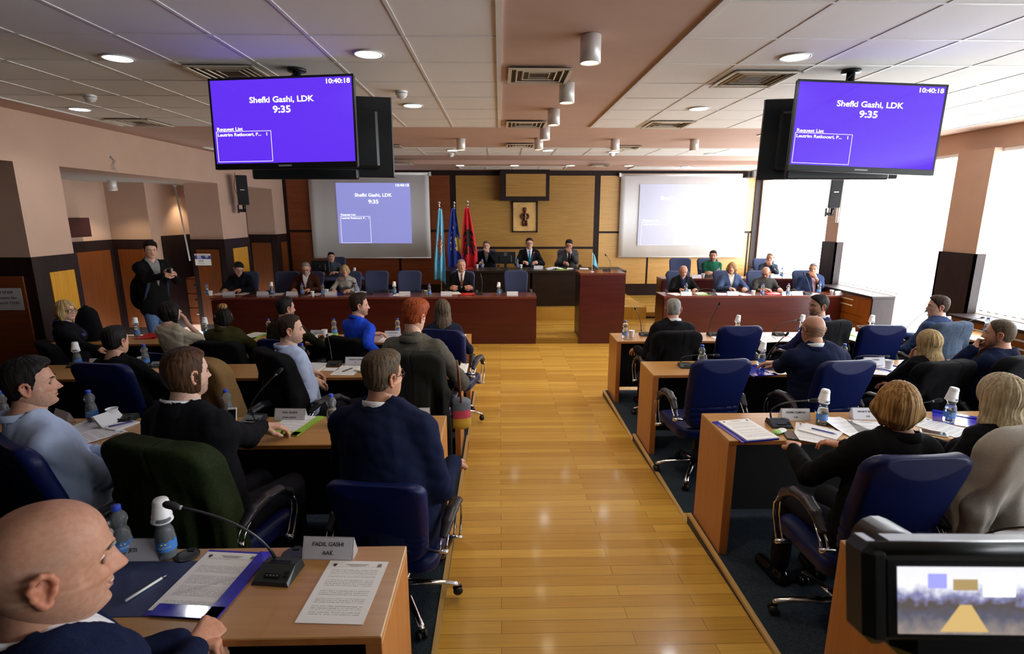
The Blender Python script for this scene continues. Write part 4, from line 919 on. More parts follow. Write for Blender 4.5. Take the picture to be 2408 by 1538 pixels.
def sd_long(style, L, seed, vol=1.0, open_=1.0):
    s = SDF(.03); v = .016 * vol; s.ell((0, -.012, .022), (.078 + v, .103 + v, .100 + v * .8))
    if style == 'bob':
        for sx in (-1, 1): s.chain([(sx * .058, .010, .03), (sx * .064 * (1 + .12 * vol), .004, -.03), (sx * .058, .0, -L)], [.034, .034 + .010 * vol, .022])
        s.chain([(0, -.055, .0), (0, -.060, -.05), (0, -.045, -L)], [.07, .062 + .012 * vol, .038], ax=(0, 1, 0), fl=1.25)
    else:
        s.chain([(0, -.045, 0), (0, -.066, -.09), (0, -.105, -.17), (0, -.130, -L)], [.085, .080, .085, .060], ax=(0, 1, 0), fl=1.7)
        for sx in (-1, 1): s.chain([(sx * .060, 0, .02), (sx * .070, -.006, -.06), (sx * .078, -.015, -.14), (sx * .07, -.035, -L * .95)], [.030, .030, .032, .018])
    def f(P):
        x, y, z = P[..., 0], P[..., 1], P[..., 2]; d = s.ev(P)
        q = np.sqrt((x / (.058 * open_)) ** 2 + ((y - .115) / .085) ** 2 + ((z + .035) / (.105 if style != 'fringe' else .09)) ** 2); face = (1 - q) * .055
        d = np.maximum(d, face); nk = np.sqrt(x * x + (y + .01) ** 2) - .05
        ang = np.arctan2(x, y + .03); gr = np.sin(ang * 41 + 2.5 * wob(P, 10, seed) + z * 6) * .0013 + np.sin(ang * 15 + 2 * wob(P, 7, seed + 1)) * .0018
        return d + gr
    lo = np.array([-.14, -.175, -L - .07]); hi = np.array([.14, .125, .15]); return f, lo, hi
# ---------------------------------------------------------------- hands
def rotm(ax, a):
    ax = nrm(ax); K = np.array([[0, -ax[2], ax[1]], [ax[2], 0, -ax[0]], [-ax[1], ax[0], 0]]); return np.eye(3) + math.sin(a) * K + (1 - math.cos(a)) * K @ K
def hand_sdf(W, fdir, pn, side, curl, sc=1.0, E=None, spread=.12, thumb=.6):
    """W wrist, fdir finger direction, pn back-of-hand normal, side +1 right hand; curl 0 open .. 1 fist"""
    f = nrm(fdir); n = nrm(np.array(pn) - f * (np.array(pn) @ f)); t = np.cross(n, f) * (-side)    # t points to the thumb side
    s = SDF(.010); W = np.array(W, float); k = sc
    B = [W + (f * (.083 + .006 * (q in (1, 2))) + t * (.030 - .020 * q)) * k for q in range(4)]
    s.cone(W, W + f * .02 * k, .027 * k, .030 * k, ax=n, fl=1.35)
    for q in range(4): s.cone(W + (f * .015 + t * (.014 - .009 * q)) * k, B[q], .016 * k, .0125 * k, ax=n, fl=1.05, k=.014)
    L = [(.040, .024, .020), (.045, .028, .021), (.042, .026, .020), (.033, .019, .018)]
    for q in range(4):
        c = curl * (1 + .12 * (q - 1)); ang = [c * 1.1, c * 1.45, c * .9]; d = f @ rotm(n, -0).T; d = nrm(f + t * spread * (1.4 - q) * .5); p = B[q]; r = [.0098, .0092, .0085, .0074] if q < 3 else [.0085, .0080, .0072, .0064]; a = 0
        axis = np.cross(d, -n); 
        for j in range(3):
            a += ang[j]; dj = nrm(d * math.cos(a) - n * math.sin(a)); p2 = p + dj * L[q][j] * k; s.cone(p, p2, r[j] * k, r[j + 1] * k, k=.004); p = p2
    tb = W + (f * .022 + t * .026 - n * .006) * k; td = nrm(f * .75 + t * thumb - n * (.25 + .5 * curl)); t1 = tb + td * .034 * k; td2 = nrm(f * .9 + t * (thumb * .5 - curl * .5) - n * (.15 + .45 * curl)); t2 = t1 + td2 * .030 * k; t3 = t2 + nrm(td2 - t * .3 * curl) * .022 * k
    s.chain([tb, t1, t2, t3], [.0155 * k, .0125 * k, .0108 * k, .0088 * k], k=.010)
    if E is not None: s.cone(W, W + nrm(np.array(E) - W) * .12, .024 * k, .034 * k, ax=n, fl=1.2)
    return s
def ik(S, W, L1, L2, pole):
    S, W = np.array(S, float), np.array(W, float); d = W - S; D = np.linalg.norm(d); u = d / D
    if D > (L1 + L2) * .985: W = S + u * (L1 + L2) * .985; D = (L1 + L2) * .985
    a = (L1 * L1 - L2 * L2 + D * D) / (2 * D); h = math.sqrt(max(0, L1 * L1 - a * a)); p = np.array(pole, float); p = p - u * (p @ u); return S + u * a + nrm(p) * h, W
# ---------------------------------------------------------------- a person
CLOTH = {}
def cloth(name, col, rough=.9, sc=260, amt=.3, sheen=0, bump=.25):
    if name not in CLOTH: CLOTH[name] = noisy(mat(name, col, rough, spec=.12), (sc, sc, sc), amt, bump, dist=.0015)
    return CLOTH[name]
TONE = dict(a=(.54, .30, .205), b=(.49, .255, .165), c=(.60, .36, .26), d=(.46, .25, .17), pale=(.64, .41, .31))
EYEW = mat('eye white', (.65, .62, .60), .2); IRIS = mat('dark iris', (.05, .028, .015), .15); GLASSF = mat('black spectacle frame', (.015, .012, .012), .3); LENS = mat('spectacle lens', (.9, .9, .92), .05, alpha=.12, spec=.8); TEETH = mat('teeth', (.62, .56, .44), .35)
def person(label, head, floor, yaw, hyaw=None, pitch=0, roll=0, tone='a', hair=('short', 'black', .012), top='suit', colors=('black suit cloth', (.008, .008, .010)), shirt=None, tie=None, arms=('lap', 'lap'), lean=None, hips=None,
           res=1.0, sc=1.0, stub=None, glasses=False, smile=0, legs='sit', trousers=('dark trousers', (.010, .010, .014)), vdepth=.26, female=False, fat=0, sleeve=1.0, group=None, curl=(.35, .35), seatz=.50, shyaw=None, extra=None, collar=True, hscale=1.0, opened=False):
    """head: world position of the head centre; yaw: way the body faces (0 = towards the front wall, positive to the left); hyaw/pitch: head"""
    if hyaw is None: hyaw = yaw
    hw = Vector(head); bk = lean if lean is not None else .06
    fwd = Vector((-math.sin(yaw), math.cos(yaw), 0)); rt = Vector((math.cos(yaw), math.sin(yaw), 0))
    base = (Vector((hw.x, hw.y, 0)) - fwd * bk - (Vector((hw.x * .17 / max(hw.y, 1) , 0, 0)) if legs == 'sit' and abs(yaw) < 1.2 else Vector((0, 0, 0)))) if hips is None else Vector((hips[0], hips[1], 0))
    t = empty('person', (base.x, base.y, floor), yaw, label, 'person', group)
    Rz = Matrix.Rotation(-yaw, 3, 'Z'); loc = lambda w: np.array(Rz @ (Vector(w) - Vector((base.x, base.y, floor))))
    Hc = loc(hw); hz = Hc[2]
    if legs == 'sit': pz = seatz + .06; s = np.clip((hz - pz) / .66, .86, 1.22) * sc
    else: s = hz / 1.62 * sc; pz = .90 * s
    P = np.array([0, 0, pz]); HRy = hyaw - yaw
    Rh = np.array(Matrix.Rotation(HRy, 3, 'Z') @ Matrix.Rotation(roll, 3, 'Y') @ Matrix.Rotation(pitch, 3, 'X'))
    hs = .94 * hscale * (s if legs == 'sit' else 1) ** .5 * (.95 if female else 1)
    N = Hc + np.array([0, -.03, -.142 * s]) * [1, 1, 1] + (Rh @ np.array([0, -.02, 0])) * .6
    up = nrm(N - P); W_ = P + (N - P) * .33; C_ = P + (N - P) * .70; ys = shyaw if shyaw is not None else HRy * .25
    sx = np.array([math.cos(ys), math.sin(ys), 0]); bf = nrm(np.cross(up, sx)); fw = (.90 if female else 1.0) * s * (1 + fat * .25)
    SH = [N - up * .075 * s - sx * sg * .168 * fw for sg in (1, -1)]       # left(-x), right(+x)
    L1, L2 = .285 * s, .255 * s
    EL = []; WR = []; HD = []
    for i, sg in ((0, -1), (1, 1)):
        a = arms[i]; pole = np.array([sg * .5, -.25, -1.])
        dr = None; pn = None
        if a == 'lap': w = P + np.array([sg * .13, .26, .12 * s + .02]); dr = (-sg * .5, .8, -.1); pn = (0, .2, 1); pole = np.array([sg * .8, -.5, -.6])
        elif a == 'desk': w = P + np.array([sg * .14, .36, .285 * s]); dr = (-sg * .5, .85, 0); pn = (0, 0, 1); pole = np.array([sg * .8, -.2, -.8])
        elif a == 'rest': w = P + np.array([sg * .26, .24, .17]); dr = (0, 1, -.35); pn = (0, .3, 1); pole = np.array([sg * .12, -1, -.5])
        elif a == 'cross': w = P + np.array([-sg * .05, .20 * s + .02, .27 * s]); dr = (-sg, .15, .08); pn = (0, 1, .3); pole = np.array([sg * .8, .0, -1])
        elif a == 'chin': w = Hc + Rh @ np.array([sg * .035, .105, -.165]); dr = Rh @ np.array([-sg * .25, -.05, 1]); pn = Rh @ np.array([sg * .4, 1, .1]); pole = np.array([sg * .6, .3, -1])
        elif a == 'mouth': w = Hc + Rh @ np.array([sg * .055, .130, -.135]); dr = Rh @ np.array([-sg * .75, -.12, .75]); pn = Rh @ np.array([sg * .2, 1, .2]); pole = np.array([sg * .6, .3, -1])
        elif a == 'hang': w = SH[i] + np.array([sg * .05, .05, -.52 * s]); dr = (0, .1, -1); pn = (sg, 0, 0); pole = np.array([0, -1, 0])
        else:
            w, dr, pn = a[0], a[1], a[2]; w = loc(w) if a[3] == 'w' else P + np.array(w)
            if a[3] == 'w': dr = np.array(Rz @ Vector(dr)); pn = np.array(Rz @ Vector(pn))
            pole = np.array(a[4]) if len(a) > 4 else np.array([sg * .7, -.3, -.8])
        e, w = ik(SH[i], w, L1, L2, pole); EL.append(e); WR.append(w); HD.append((np.array(dr, float), np.array(pn, float)))
    def torso(o, k=.05, full=True):
        S = SDF(k); f = fat; fk = dict(ax=bf)
        S.cone(P - up * .02, W_, .168 * fw * (1.04 if female else .97) + o + f * .03, (.140 if female else .150) * fw + o + f * .05, fl=1.32 - f * .3, **fk)
        S.cone(W_, C_, (.140 if female else .150) * fw + o + f * .05, .163 * fw + o, fl=1.34 - f * .25, **fk)
        S.cone(C_, N - up * .095 * s, .163 * fw + o, .128 * fw + o, fl=1.5, **fk)
        S.cone(SH[0] + sx * .03, SH[1] - sx * .03, .060 * s + o * .8, .060 * s + o * .8, k=.06)
        S.cone(N - up * .07 * s - bf * .01, N + up * .01, .085 * s + o * .5, .052 * s, k=.06)
        if female: 
            for sg in (-1, 1): S.ell(C_ + bf * .085 * s + sx * sg * .065 * s - up * .01, np.array([.062, .062, .062]) * s + o * .6, k=.05)
        return S
    def sleeves(S, o, cuff=1.0, k=.045):
        for i in (0, 1):
            S.cone(SH[i], EL[i], .054 * s + o, .042 * s + o, k=k); we = EL[i] + (WR[i] - EL[i]) * cuff * .97; S.cone(EL[i], we, .042 * s + o, .034 * s * (1 if cuff < .8 else .9) + o * 1.0, k=.02)
        return S
    tn = np.array(TONE[tone])
    # --- body: head, neck, trunk, arms, hands, legs in one mesh
    parts = []; near = res < .75
    hvv, hq, _ = head_grid(92 if near else 64, 104 if near else 64, smile, jaw=.93 if female else 1.0, fat=fat)
    hcol = head_color(hvv, tn, stub if stub else 0, (.50, .13, .12) if female else (.42, .17, .13))
    if hair[0] == 'bald':
        x_, y_, z_ = hvv.T; hl_ = hairline(y_, 'bald'); kk = np.clip((z_ - hl_ + .006 * wob(hvv, 60, 2)) / .012, 0, 1) * np.clip((.058 - z_ + .008 * wob(hvv, 40, 3)) / .022, 0, 1) * np.clip((.035 - y_) / .012, 0, 1); kk = kk[:, None] * (.75 if hair[2] > .002 else .22) * (.8 + .2 * np.sign(wob(hvv, 300, 5)))[:, None]; hcol = hcol * (1 - kk) + np.array(HAIRC[hair[1]][0]) * kk
    put = lambda v: (v * hs) @ Rh.T + Hc
    parts.append((put(hvv), hq, hcol))
    ev, eq = ear()
    for sg in (-1, 1):
        v = ev * [sg * 1.0, 1, 1] * 1.05 + [sg * .0665, -.010, -.002]; q = eq if sg > 0 else eq[:, ::-1]; parts.append((put(v), q, tn * [1.02, .80, .74]))
    B = torso(-.014, full=True); B.cone(N - up * .03, Hc + Rh @ np.array([0, -.022, -.055]) * hs, .055 * s * (.86 if female else 1.05 + .15 * fat), .052 * hs * (.88 if female else 1.08 + .1 * fat), k=.02)
    B.cone(N + up * .0, Hc + Rh @ np.array([0, .022, -.088]) * hs, .040 * s, .034 * hs * (1 + fat * .4), k=.03)
    for i in (0, 1): B.cone(SH[i], EL[i], .045 * s, .034 * s, k=.02); B.cone(EL[i], WR[i], .034 * s, .024 * s, k=.01)
    if legs == 'sit':
        KN = [P + np.array([sg * .11, .40 * s ** .5, -.035]) for sg in (-1, 1)]; AN = [np.array([k_[0] * 1.05, k_[1] + .02, .085]) for k_ in KN]
        HPJ = [P + np.array([sg * .085, .02, -.02]) for sg in (-1, 1)]
    else:
        HPJ = [P + np.array([sg * .085, 0, -.02]) for sg in (-1, 1)]; KN = [P * [1, 1, .53] + np.array([sg * .095, .03, 0]) for sg in (-1, 1)]; AN = [np.array([sg * .11, -.01, .085]) for sg in (-1, 1)]
    for i in (0, 1): B.cone(HPJ[i], KN[i], .075 * s, .048 * s, k=.02); B.cone(KN[i], AN[i], .048 * s, .034 * s, k=.01)
    lo, hi = B.bounds(.02); v, q = surfnet(B.ev, lo, hi, .010 if near else .014); parts.append((v, q, tn * (1 if not stub else 1)))
    for i, sg in ((0, -1), (1, 1)):
        hsdf = hand_sdf(WR[i], HD[i][0], HD[i][1], sg, curl[i], (.93 if female else 1.02) * s ** .5, EL[i]); lo, hi = hsdf.bounds(.006); v, q = surfnet(hsdf.ev, lo, hi, .0032 if near else .0046)
        parts.append((v, q, tn * [1.0, .92, .88]))
    V, Q, C = merge(parts); link('body', np_mesh('body', V, Q, M['skin'], C), t)
    # --- eyes, brows
    e = MB()
    for sg in (-1, 1):
        c = put(np.array([[sg * .031, .0690 if not smile else .0672, .0035]]))[0]; d = Rh @ np.array([0, 1, 0]); e.ball(c, .0122 * hs, 14, 0); e.ball(c + d * .0062 * hs, .0068 * hs, 10, 1)
    e.build('eyes', [EYEW, IRIS], t)
    e = MB()
    for sg in (-1, 1):
        for lid, (z0, yy, up_) in enumerate(((.0125, .0820, 1), (-.0055, .0800, -1))):
            pts = [put(np.array([[sg * (.031 + dx), .0795 - (.002 if smile else 0) - abs(dx) * .22 - .001 * (lid), .0035 + up_ * (.0062 if lid == 0 else .0052) * (.6 if smile else 1) * (1 - (dx / .0165) ** 2)]]))[0] for dx in np.linspace(-.0155, .0155, 7)]; e.tube(pts, .0034 * hs, 6)
    me = e.build('eyelids', mat('lid skin ' + tone, tuple(tn * .86), .5), t)
    hc = HAIRC[hair[1]]; hm = hair_material('hair ' + hair[1], *hc); e = MB()
    for sg in (-1, 1):
        pts = [put(np.array([[sg * (.014 + .036 * q_), .0925 - .012 * q_ ** 2, .0235 + .005 * math.sin(q_ * 2.3)]]))[0] for q_ in np.linspace(0, 1, 6)]; e.tube(pts, [.002, .0042, .0044, .004, .003, .0015] if not female else [.0015, .0025, .0026, .0022, .0018, .001], 6, flat=(1.2, .8))
    e.build('eyebrows', hm if hair[1] not in ('pale', 'blond', 'honey') else hair_material('hair fair', *HAIRC['fair']), t)
    # --- hair
    def strands(me_, n, seg, stp, wid, longh=False, zmin=-9):
        bv = BVHTree.FromPolygons([tuple(v_.co) for v_ in me_.vertices], [tuple(p_.vertices) for p_ in me_.polygons]); rg = np.random.RandomState(len(label)); vc = np.zeros(len(me_.vertices) * 3); me_.vertices.foreach_get('co', vc); vc = vc.reshape(-1, 3)
        hb = BVHTree.FromPolygons([tuple(v_) for v_ in put(hvv)], [tuple(int(c_) for c_ in q_) for q_ in hq]); crown = Vector(put(np.array([[.01, -.055, .125]]))[0]); vs = []; fs = []; dn = Vector((0, 0, -1)); tries = 0; cnt = 0
        while cnt < n and tries < n * 5:
            tries += 1; p_ = Vector(vc[rg.randint(len(vc))]); hl = hb.find_nearest(p_)
            if hl[0] is None or (p_ - hl[0]).dot(hl[1]) < .002: continue
            if not longh and (p_ - hl[0]).length > .06: continue
            cnt += 1; jit = Vector(rg.normal(size=3)) * .35; lift = rg.rand() * .0035 + .0008; pr = []; ok = True
            for k_ in range(seg):
                r_ = bv.find_nearest(p_)
                if r_[0] is None: break
                nn = r_[1]; q_ = r_[0] + nn * (lift * (.4 + .6 * k_ / seg) + (0 if k_ else -.001)); g_ = (p_ - crown); g_ = g_.normalized() if g_.length > .01 else dn
                g_ = (g_ * (.5 if longh else 1) + dn * (1.3 if longh else .35) + jit * (.35 if longh else 1)); g_ = (g_ - nn * g_.dot(nn)); g_ = g_.normalized() if g_.length > 1e-4 else dn
                sd = g_.cross(nn) * wid * (1 - .75 * k_ / (seg - 1)); pr.append((q_ - sd, q_ + sd)); p_ = q_ + g_ * stp
            b0 = len(vs)
            for a_, b_ in pr: vs += [tuple(a_), tuple(b_)]
            fs += [(b0 + 2 * k_, b0 + 2 * k_ + 1, b0 + 2 * k_ + 3, b0 + 2 * k_ + 2) for k_ in range(len(pr) - 1)]
        if not fs: return me_
        bm_ = bpy.data.meshes.new('hair'); V0 = len(me_.vertices); bm_.from_pydata(vc.tolist() + vs, [], [tuple(p_.vertices) for p_ in me_.polygons] + [tuple(i_ + V0 for i_ in f_) for f_ in fs]); bm_.polygons.foreach_set('use_smooth', [True] * len(bm_.polygons)); bm_.materials.append(me_.materials[0]); bm_.update(); return bm_
    st = hair[0]
    if st in ('short', 'recede', 'mid'):
        hv, hq2 = hair_short(hvv, hq, st, hair[2], len(label), hair[3] if len(hair) > 3 else 0); link('hair', strands(np_mesh('hair', put(hv), hq2, hm), 1700 if near else 800, 6, .0075 * (1 if st != 'mid' else 1.6), .0011 if near else .0018), t)
        if False:
            x, y, z = hvv.T; k = (1 / (1 + np.exp((z + .040) / .003))) * (y > 0) ; l = np.exp(-((z + .060) / .010) ** 4) * np.exp(-(x / .024) ** 4); k = k * (1 - l); side = (np.abs(x) > .055) * (y > -.002) * (y < .03) * (z < .0); k = np.maximum(k, side)
            d = hvv - [0, 0, 0]; d = d / np.linalg.norm(d, axis=1, keepdims=True); off = np.where(k > .3, .0035 + .001 * wob(hvv, 120, 3), -.01); link('beard', np_mesh('beard', put(hvv + d * off[:, None]), hq, hair_material('hair ' + stub[2], *HAIRC[stub[2]]) if len(stub) > 2 else hm), t)
    elif st in ('bob', 'long', 'fringe'):
        f_, lo, hi = sd_long('bob' if st == 'fringe' else st, hair[2], len(label), hair[3] if len(hair) > 3 else 1.0, hair[4] if len(hair) > 4 else 1.0); v, q = surfnet(f_, lo, hi, .0042 if near else .006)
        if st == 'long': drop = np.clip((-.10 - v[:, 2]) / .2, 0, 1)[:, None]; 
        w = put(v)
        if st == 'long':    # the ends of long hair hang straight down and rest on the back
            dz = np.clip((-.08 - v[:, 2]), 0, 1); w[:, 0] = w[:, 0] + 0; 
        link('hair', strands(np_mesh('hair', w, q, hm), 1600 if near else 800, 9, .012, .0014 if near else .002, True), t)
    elif st == 'bun':
        f_, lo, hi = sd_long('bob', .06, 5, .5, 1.0); v, q = surfnet(f_, lo, hi, .006); link('hair', np_mesh('hair', put(v), q, hair_material('hair black', *HAIRC['black'])), t)
        S = SDF(.01); S.ell((0, -.04, .135), (.052, .050, .036)); lo, hi = S.bounds(.02); v, q = surfnet(lambda P_: S.ev(P_) + .004 * np.sin(np.arctan2(P_[..., 0], P_[..., 1] + .04) * 9 + P_[..., 2] * 90), lo, hi, .005); link('hair_bun', np_mesh('hair_bun', put(v), q, hm), t)
    if smile:
        e = MB(); pts = [put(np.array([[dx, .0885 - dx * dx * 9, -.0585 + .010 * (dx / .03) ** 2]]))[0] for dx in np.linspace(-.021, .021, 7)]; e.tube(pts, [.002, .0038, .0042, .0044, .0042, .0038, .002], 8, flat=(1, .7)); e.build('teeth', TEETH, t)
    if glasses:
        e = MB(); wd = .0022 if glasses != 'thin' else .0012
        for sg in (-1, 1):
            pts = [put(np.array([[sg * (.031 + .0225 * np.sign(math.cos(a)) * abs(math.cos(a)) ** .7), .0985 - .010 * ((.031 + .02 * math.cos(a)) / .05) ** 2, .001 + .0165 * np.sign(math.sin(a)) * abs(math.sin(a)) ** .7]]))[0] for a in np.linspace(0, 2 * PI, 17)]; e.tube(pts, wd * hs, 5, caps=False)
            e.tube([put(np.array([p_]))[0] for p_ in ((sg * .053, .092, .008), (sg * .0735, .060, .009), (sg * .079, .0, .008), (sg * .075, -.018, -.004))], wd * hs, 5)
        e.tube([put(np.array([p_]))[0] for p_ in ((-.010, .099, .004), (0, .102, .007), (.010, .099, .004))], wd * hs, 5); g_ = e.build('glasses', GLASSF if glasses != 'thin' else M['steel'], t)
    # --- clothes
    hh = .0085 if near else .0125
    cm = cloth(*colors) if not isinstance(colors, bpy.types.Material) else colors
    jac = top in ('suit', 'coat', 'blazer'); o = .022 if jac else .011
    J = torso(o); sleeves(J, (.015 if jac else .008), sleeve)
    if jac and legs != 'sit': J.cone(P - up * .03, P, .165 * fw + o, .16 * fw + o, ax=bf, fl=1.25)
    if collar:
        cr_ = .066 * s if not jac else .073 * s
        J.cone(N - up * .02 - bf * .006, N + up * (.018 if shirt else .026) - bf * .018, cr_ + .012, cr_ * (1.0 if jac else .95), k=.012)
    Vt = N - up * .0; nr = .056 * s
    def gar(Pq):
        d = J.ev(Pq); am = .0100 if jac else .0130; w1 = wob(Pq * [1, 1, .7], 15, len(label)); w2 = wob(Pq * [.8, .8, 1.5], 30, len(label) + 2); d = d + am * (.8 - 1.3 * np.abs(w1) + .55 * (1 - 2 * np.abs(w2)) * .6 + .16 * wob(Pq, 75, 3))
        for i in (0, 1):     # folds at elbows and shoulders
            dd = np.linalg.norm(Pq - EL[i], axis=-1); ax_ = nrm(WR[i] - SH[i]); d = d + .0055 * np.sin((Pq - EL[i]) @ ax_ * 190 + 2 * wob(Pq, 15, i)) * np.exp(-(dd / .075) ** 2)
        a_ = (Pq - Vt) @ up; x_ = (Pq - Vt) @ sx; y_ = (Pq - Vt) @ bf
        if jac or opened:
            wv = np.clip((a_ + vdepth * s) / (vdepth * s), 0, 1.6) * (.060 if not opened else .075) * s; V_ = np.abs(x_) - wv; cut = np.maximum(V_, -(y_ - .0)); cut = np.maximum(cut, -(a_ + vdepth * s)); d = d - .005 * np.exp(-((V_ - .014) / .012) ** 2) * (y_ > .02) * (a_ > -vdepth * s)
            d = np.maximum(d, -cut)
            sl = (np.abs(x_) < .004) & (a_ <= -vdepth * s) & (y_ > .03); d = np.where(sl, d + .004, d)
        # neck opening
        hole = np.maximum(np.sqrt(x_ ** 2 + (y_ + .012) ** 2) - nr * 1.06, -(a_ + .0)); d = np.maximum(d, -hole)
        if sleeve >= .9:
            pass
        return d
    lo, hi = J.bounds(.02); v, q = surfnet(gar, lo, hi, hh)
    keep = v[q].mean(1)[:, 2] > (-.5); link({'suit': 'suit_jacket', 'coat': 'coat', 'blazer': 'blazer', 'shirt': 'shirt', 'sweater': 'sweater', 'tshirt': 't_shirt'}[top], np_mesh('top', v, q[keep], cm), t)
    if shirt:
        sm_ = cloth(*shirt); S = torso(.006); S.cone(N - up * .02 - bf * .006, N + up * .012 - bf * .014, .066 * s, .060 * s, k=.012)
        for i in (0, 1): S.cone(WR[i] + (EL[i] - WR[i]) * .14, WR[i] + (EL[i] - WR[i]) * .03, .034 * s, .0335 * s, k=0)
        def shf(Pq):
            d = S.ev(Pq) + .002 * wob(Pq, 30, 4); a_ = (Pq - Vt) @ up; x_ = (Pq - Vt) @ sx; y_ = (Pq - Vt) @ bf
            hole = np.maximum(np.sqrt(x_ ** 2 + (y_ + .012) ** 2) - nr * 1.02, -(a_ + .004)); d = np.maximum(d, -hole)
            nt = np.abs(x_) - np.clip((a_ + .03) * (.45 if tie else .8), 0, .05); d = np.maximum(d, -np.maximum(nt, -np.minimum(y_ - .02, a_ + .03))); return d
        lo, hi = S.bounds(.02); lo[2] = W_[2] - .05; v, q = surfnet(shf, lo, hi, hh * .85); link('shirt', np_mesh('shirt', v, q, sm_), t)
    if collar and (shirt or top == 'shirt'):
        e = MB(); cmt = cloth(*shirt) if shirt else cm; kk = 26; prof = [(.000, -.012), (.000, .027), (.003, .031), (.007, .029), (.014, .004), (.011, .000), (.006, .018), (.004, -.012)]; npf = len(prof); vs = []; c0 = N - bf * .010
        for i in range(kk):
            a_ = -PI + .26 + (2 * PI - .52) * i / (kk - 1); fr_ = math.cos(a_ + PI) ; dv = sx * math.sin(a_ + PI) * -1 + bf * math.cos(a_ + PI) * 1; hgt = 1.0 - .25 * max(0, fr_); r0 = (.060 if not female else .052) * s * (1 + .1 * fat)
            for pr_, pz_ in prof: vs.append(c0 + dv * (r0 + pr_ * s * (1 + .35 * max(0, fr_) * (pz_ < .01))) + up * (pz_ * hgt * s * 1.05 + .014 - .020 * fr_ - (.012 * max(0, fr_) if pz_ < .01 and pr_ > .01 else 0)))
        fs = [(i * npf + j_, i * npf + (j_ + 1) % npf, (i + 1) * npf + (j_ + 1) % npf, (i + 1) * npf + j_) for i in range(kk - 1) for j_ in range(npf)] + [tuple(range(npf)), tuple((kk - 1) * npf + j_ for j_ in range(npf))[::-1]]
        e.add(vs, fs, 0, True); e.build('collar', cmt, t)
    if jac:
        e = MB(); kk = 28; prof = [(.0, -.020), (.0, .012), (.004, .017), (.010, .013), (.027, -.022), (.023, -.027)]; npf = len(prof); vs = []
        for i in range(kk):
            a_ = .62 + (2 * PI - 1.24) * i / (kk - 1); fr_ = math.cos(a_); dv = sx * math.sin(a_) + bf * fr_
            for pr_, pz_ in prof: vs.append(N - bf * .012 + dv * ((.071 if not female else .062) * s * (1 + .1 * fat) + pr_ * s) + up * (pz_ * s + .014 - .030 * max(0, fr_) * 1.2 + .006 * max(0, -fr_)))
        fs = [(i * npf + j_, i * npf + (j_ + 1) % npf, (i + 1) * npf + (j_ + 1) % npf, (i + 1) * npf + j_) for i in range(kk - 1) for j_ in range(npf)] + [tuple(range(npf)), tuple((kk - 1) * npf + j_ for j_ in range(npf))[::-1]]
        e.add(vs, fs, 0, True); e.build('jacket_collar', cm, t)
    if extra == 'wide':
        e = MB(); kk = 30; prof = [(.0, .012), (.010, .016), (.045, -.012), (.085, -.050), (.084, -.055), (.04, -.022), (.0, .0)]; npf = len(prof); vs = []
        for i in range(kk):
            a_ = .16 + (2 * PI - .32) * i / (kk - 1); dv = sx * math.sin(a_) + bf * math.cos(a_)
            for pr_, pz_ in prof: vs.append(N - bf * .01 + up * (pz_ + .004 * math.sin(a_ * 7)) + dv * (.062 + pr_ * (1.25 - .35 * abs(math.cos(a_)))))
        fs = [(i * npf + j_, i * npf + (j_ + 1) % npf, (i + 1) * npf + (j_ + 1) % npf, (i + 1) * npf + j_) for i in range(kk - 1) for j_ in range(npf)]; e.add(vs, fs, 0, True); e.build('wide_collar', cm, t)
        e = MB(); e.tube([N - bf * .01 + up * (.006 - .045 * max(0, math.cos(a_))) + (sx * math.sin(a_) + bf * math.cos(a_)) * .075 for a_ in np.linspace(-1.5, 1.5, 12)], .004, 6); e.build('necklace', mat('amber beads', (.35, .12, .03), .3), t)
    if tie:
        tm = cloth(*tie); e = MB(); ft = lambda a_: None
        S = torso(.006)
        def front(a_):
            for yy in np.arange(.20, .0, -.004):
                p_ = N + up * a_ + bf * yy
                if S.ev(p_[None, :])[0] < 0: return p_ + bf * .008
            return N + up * a_ + bf * .07
        pts = [front(-.012 * s) + bf * .004, front(-.045 * s) + bf * .003, front(-.10 * s), front(-.17 * s), front(-.25 * s), front(-.31 * s)]
        e.tube(pts, [.020, .013, .019, .026, .033, .034], 10, flat=None)
        for a_ in e.v: 
            c0 = np.array(pts[0]); rel = (a_ - c0) @ bf; 
        # flatten across the chest
        vv = e.v[0]; cc = np.repeat(np.array([list(p_) for p_ in pts]), 10, axis=0); dlt = vv - cc; comp = dlt @ bf; e.v[0] = vv - np.outer(comp, bf) * .78
        e.build('tie', tm, t)
    # --- trousers and shoes
    Tm = cloth(*trousers); S = SDF(.04); S.cone(P - up * .02, P + up * .05, .165 * fw, .155 * fw, ax=bf, fl=1.3)
    for i in (0, 1): S.cone(HPJ[i], KN[i], .090 * s, .062 * s); S.cone(KN[i], AN[i] + [0, 0, .02], .062 * s, .050 * s, k=.02)
    lo, hi = S.bounds(.02); v, q = surfnet(lambda Pq: S.ev(Pq) + .005 * wob(Pq, 22, 8), lo, hi, .013 if legs == 'sit' else .011); link('trousers', np_mesh('trousers', v, q, Tm), t)
    for i, sg in ((0, -1), (1, 1)):
        S = SDF(.02); S.cone(AN[i] + [0, -.03, -.045], AN[i] + [sg * .02, .14, -.055], .042, .036, ax=(0, 0, 1), fl=1.0); S.cone(AN[i], AN[i] + [0, 0, -.04], .042, .042); lo, hi = S.bounds(.01)
        v, q = surfnet(lambda Pq: np.maximum(S.ev(Pq), .004 - Pq[..., 2]), lo, hi, .008); link('shoe', np_mesh('shoe', v, q, M['black_gloss'] if legs == 'sit' else M['black']), t)
    t['_'] = 0; del t['_']
    return t, dict(P=P, N=N, SH=SH, EL=EL, WR=WR, up=up, bf=bf, sx=sx, C=C_, s=s, H=Hc, put=put, base=base, torso=torso, sleeves=sleeves, Rh=Rh)
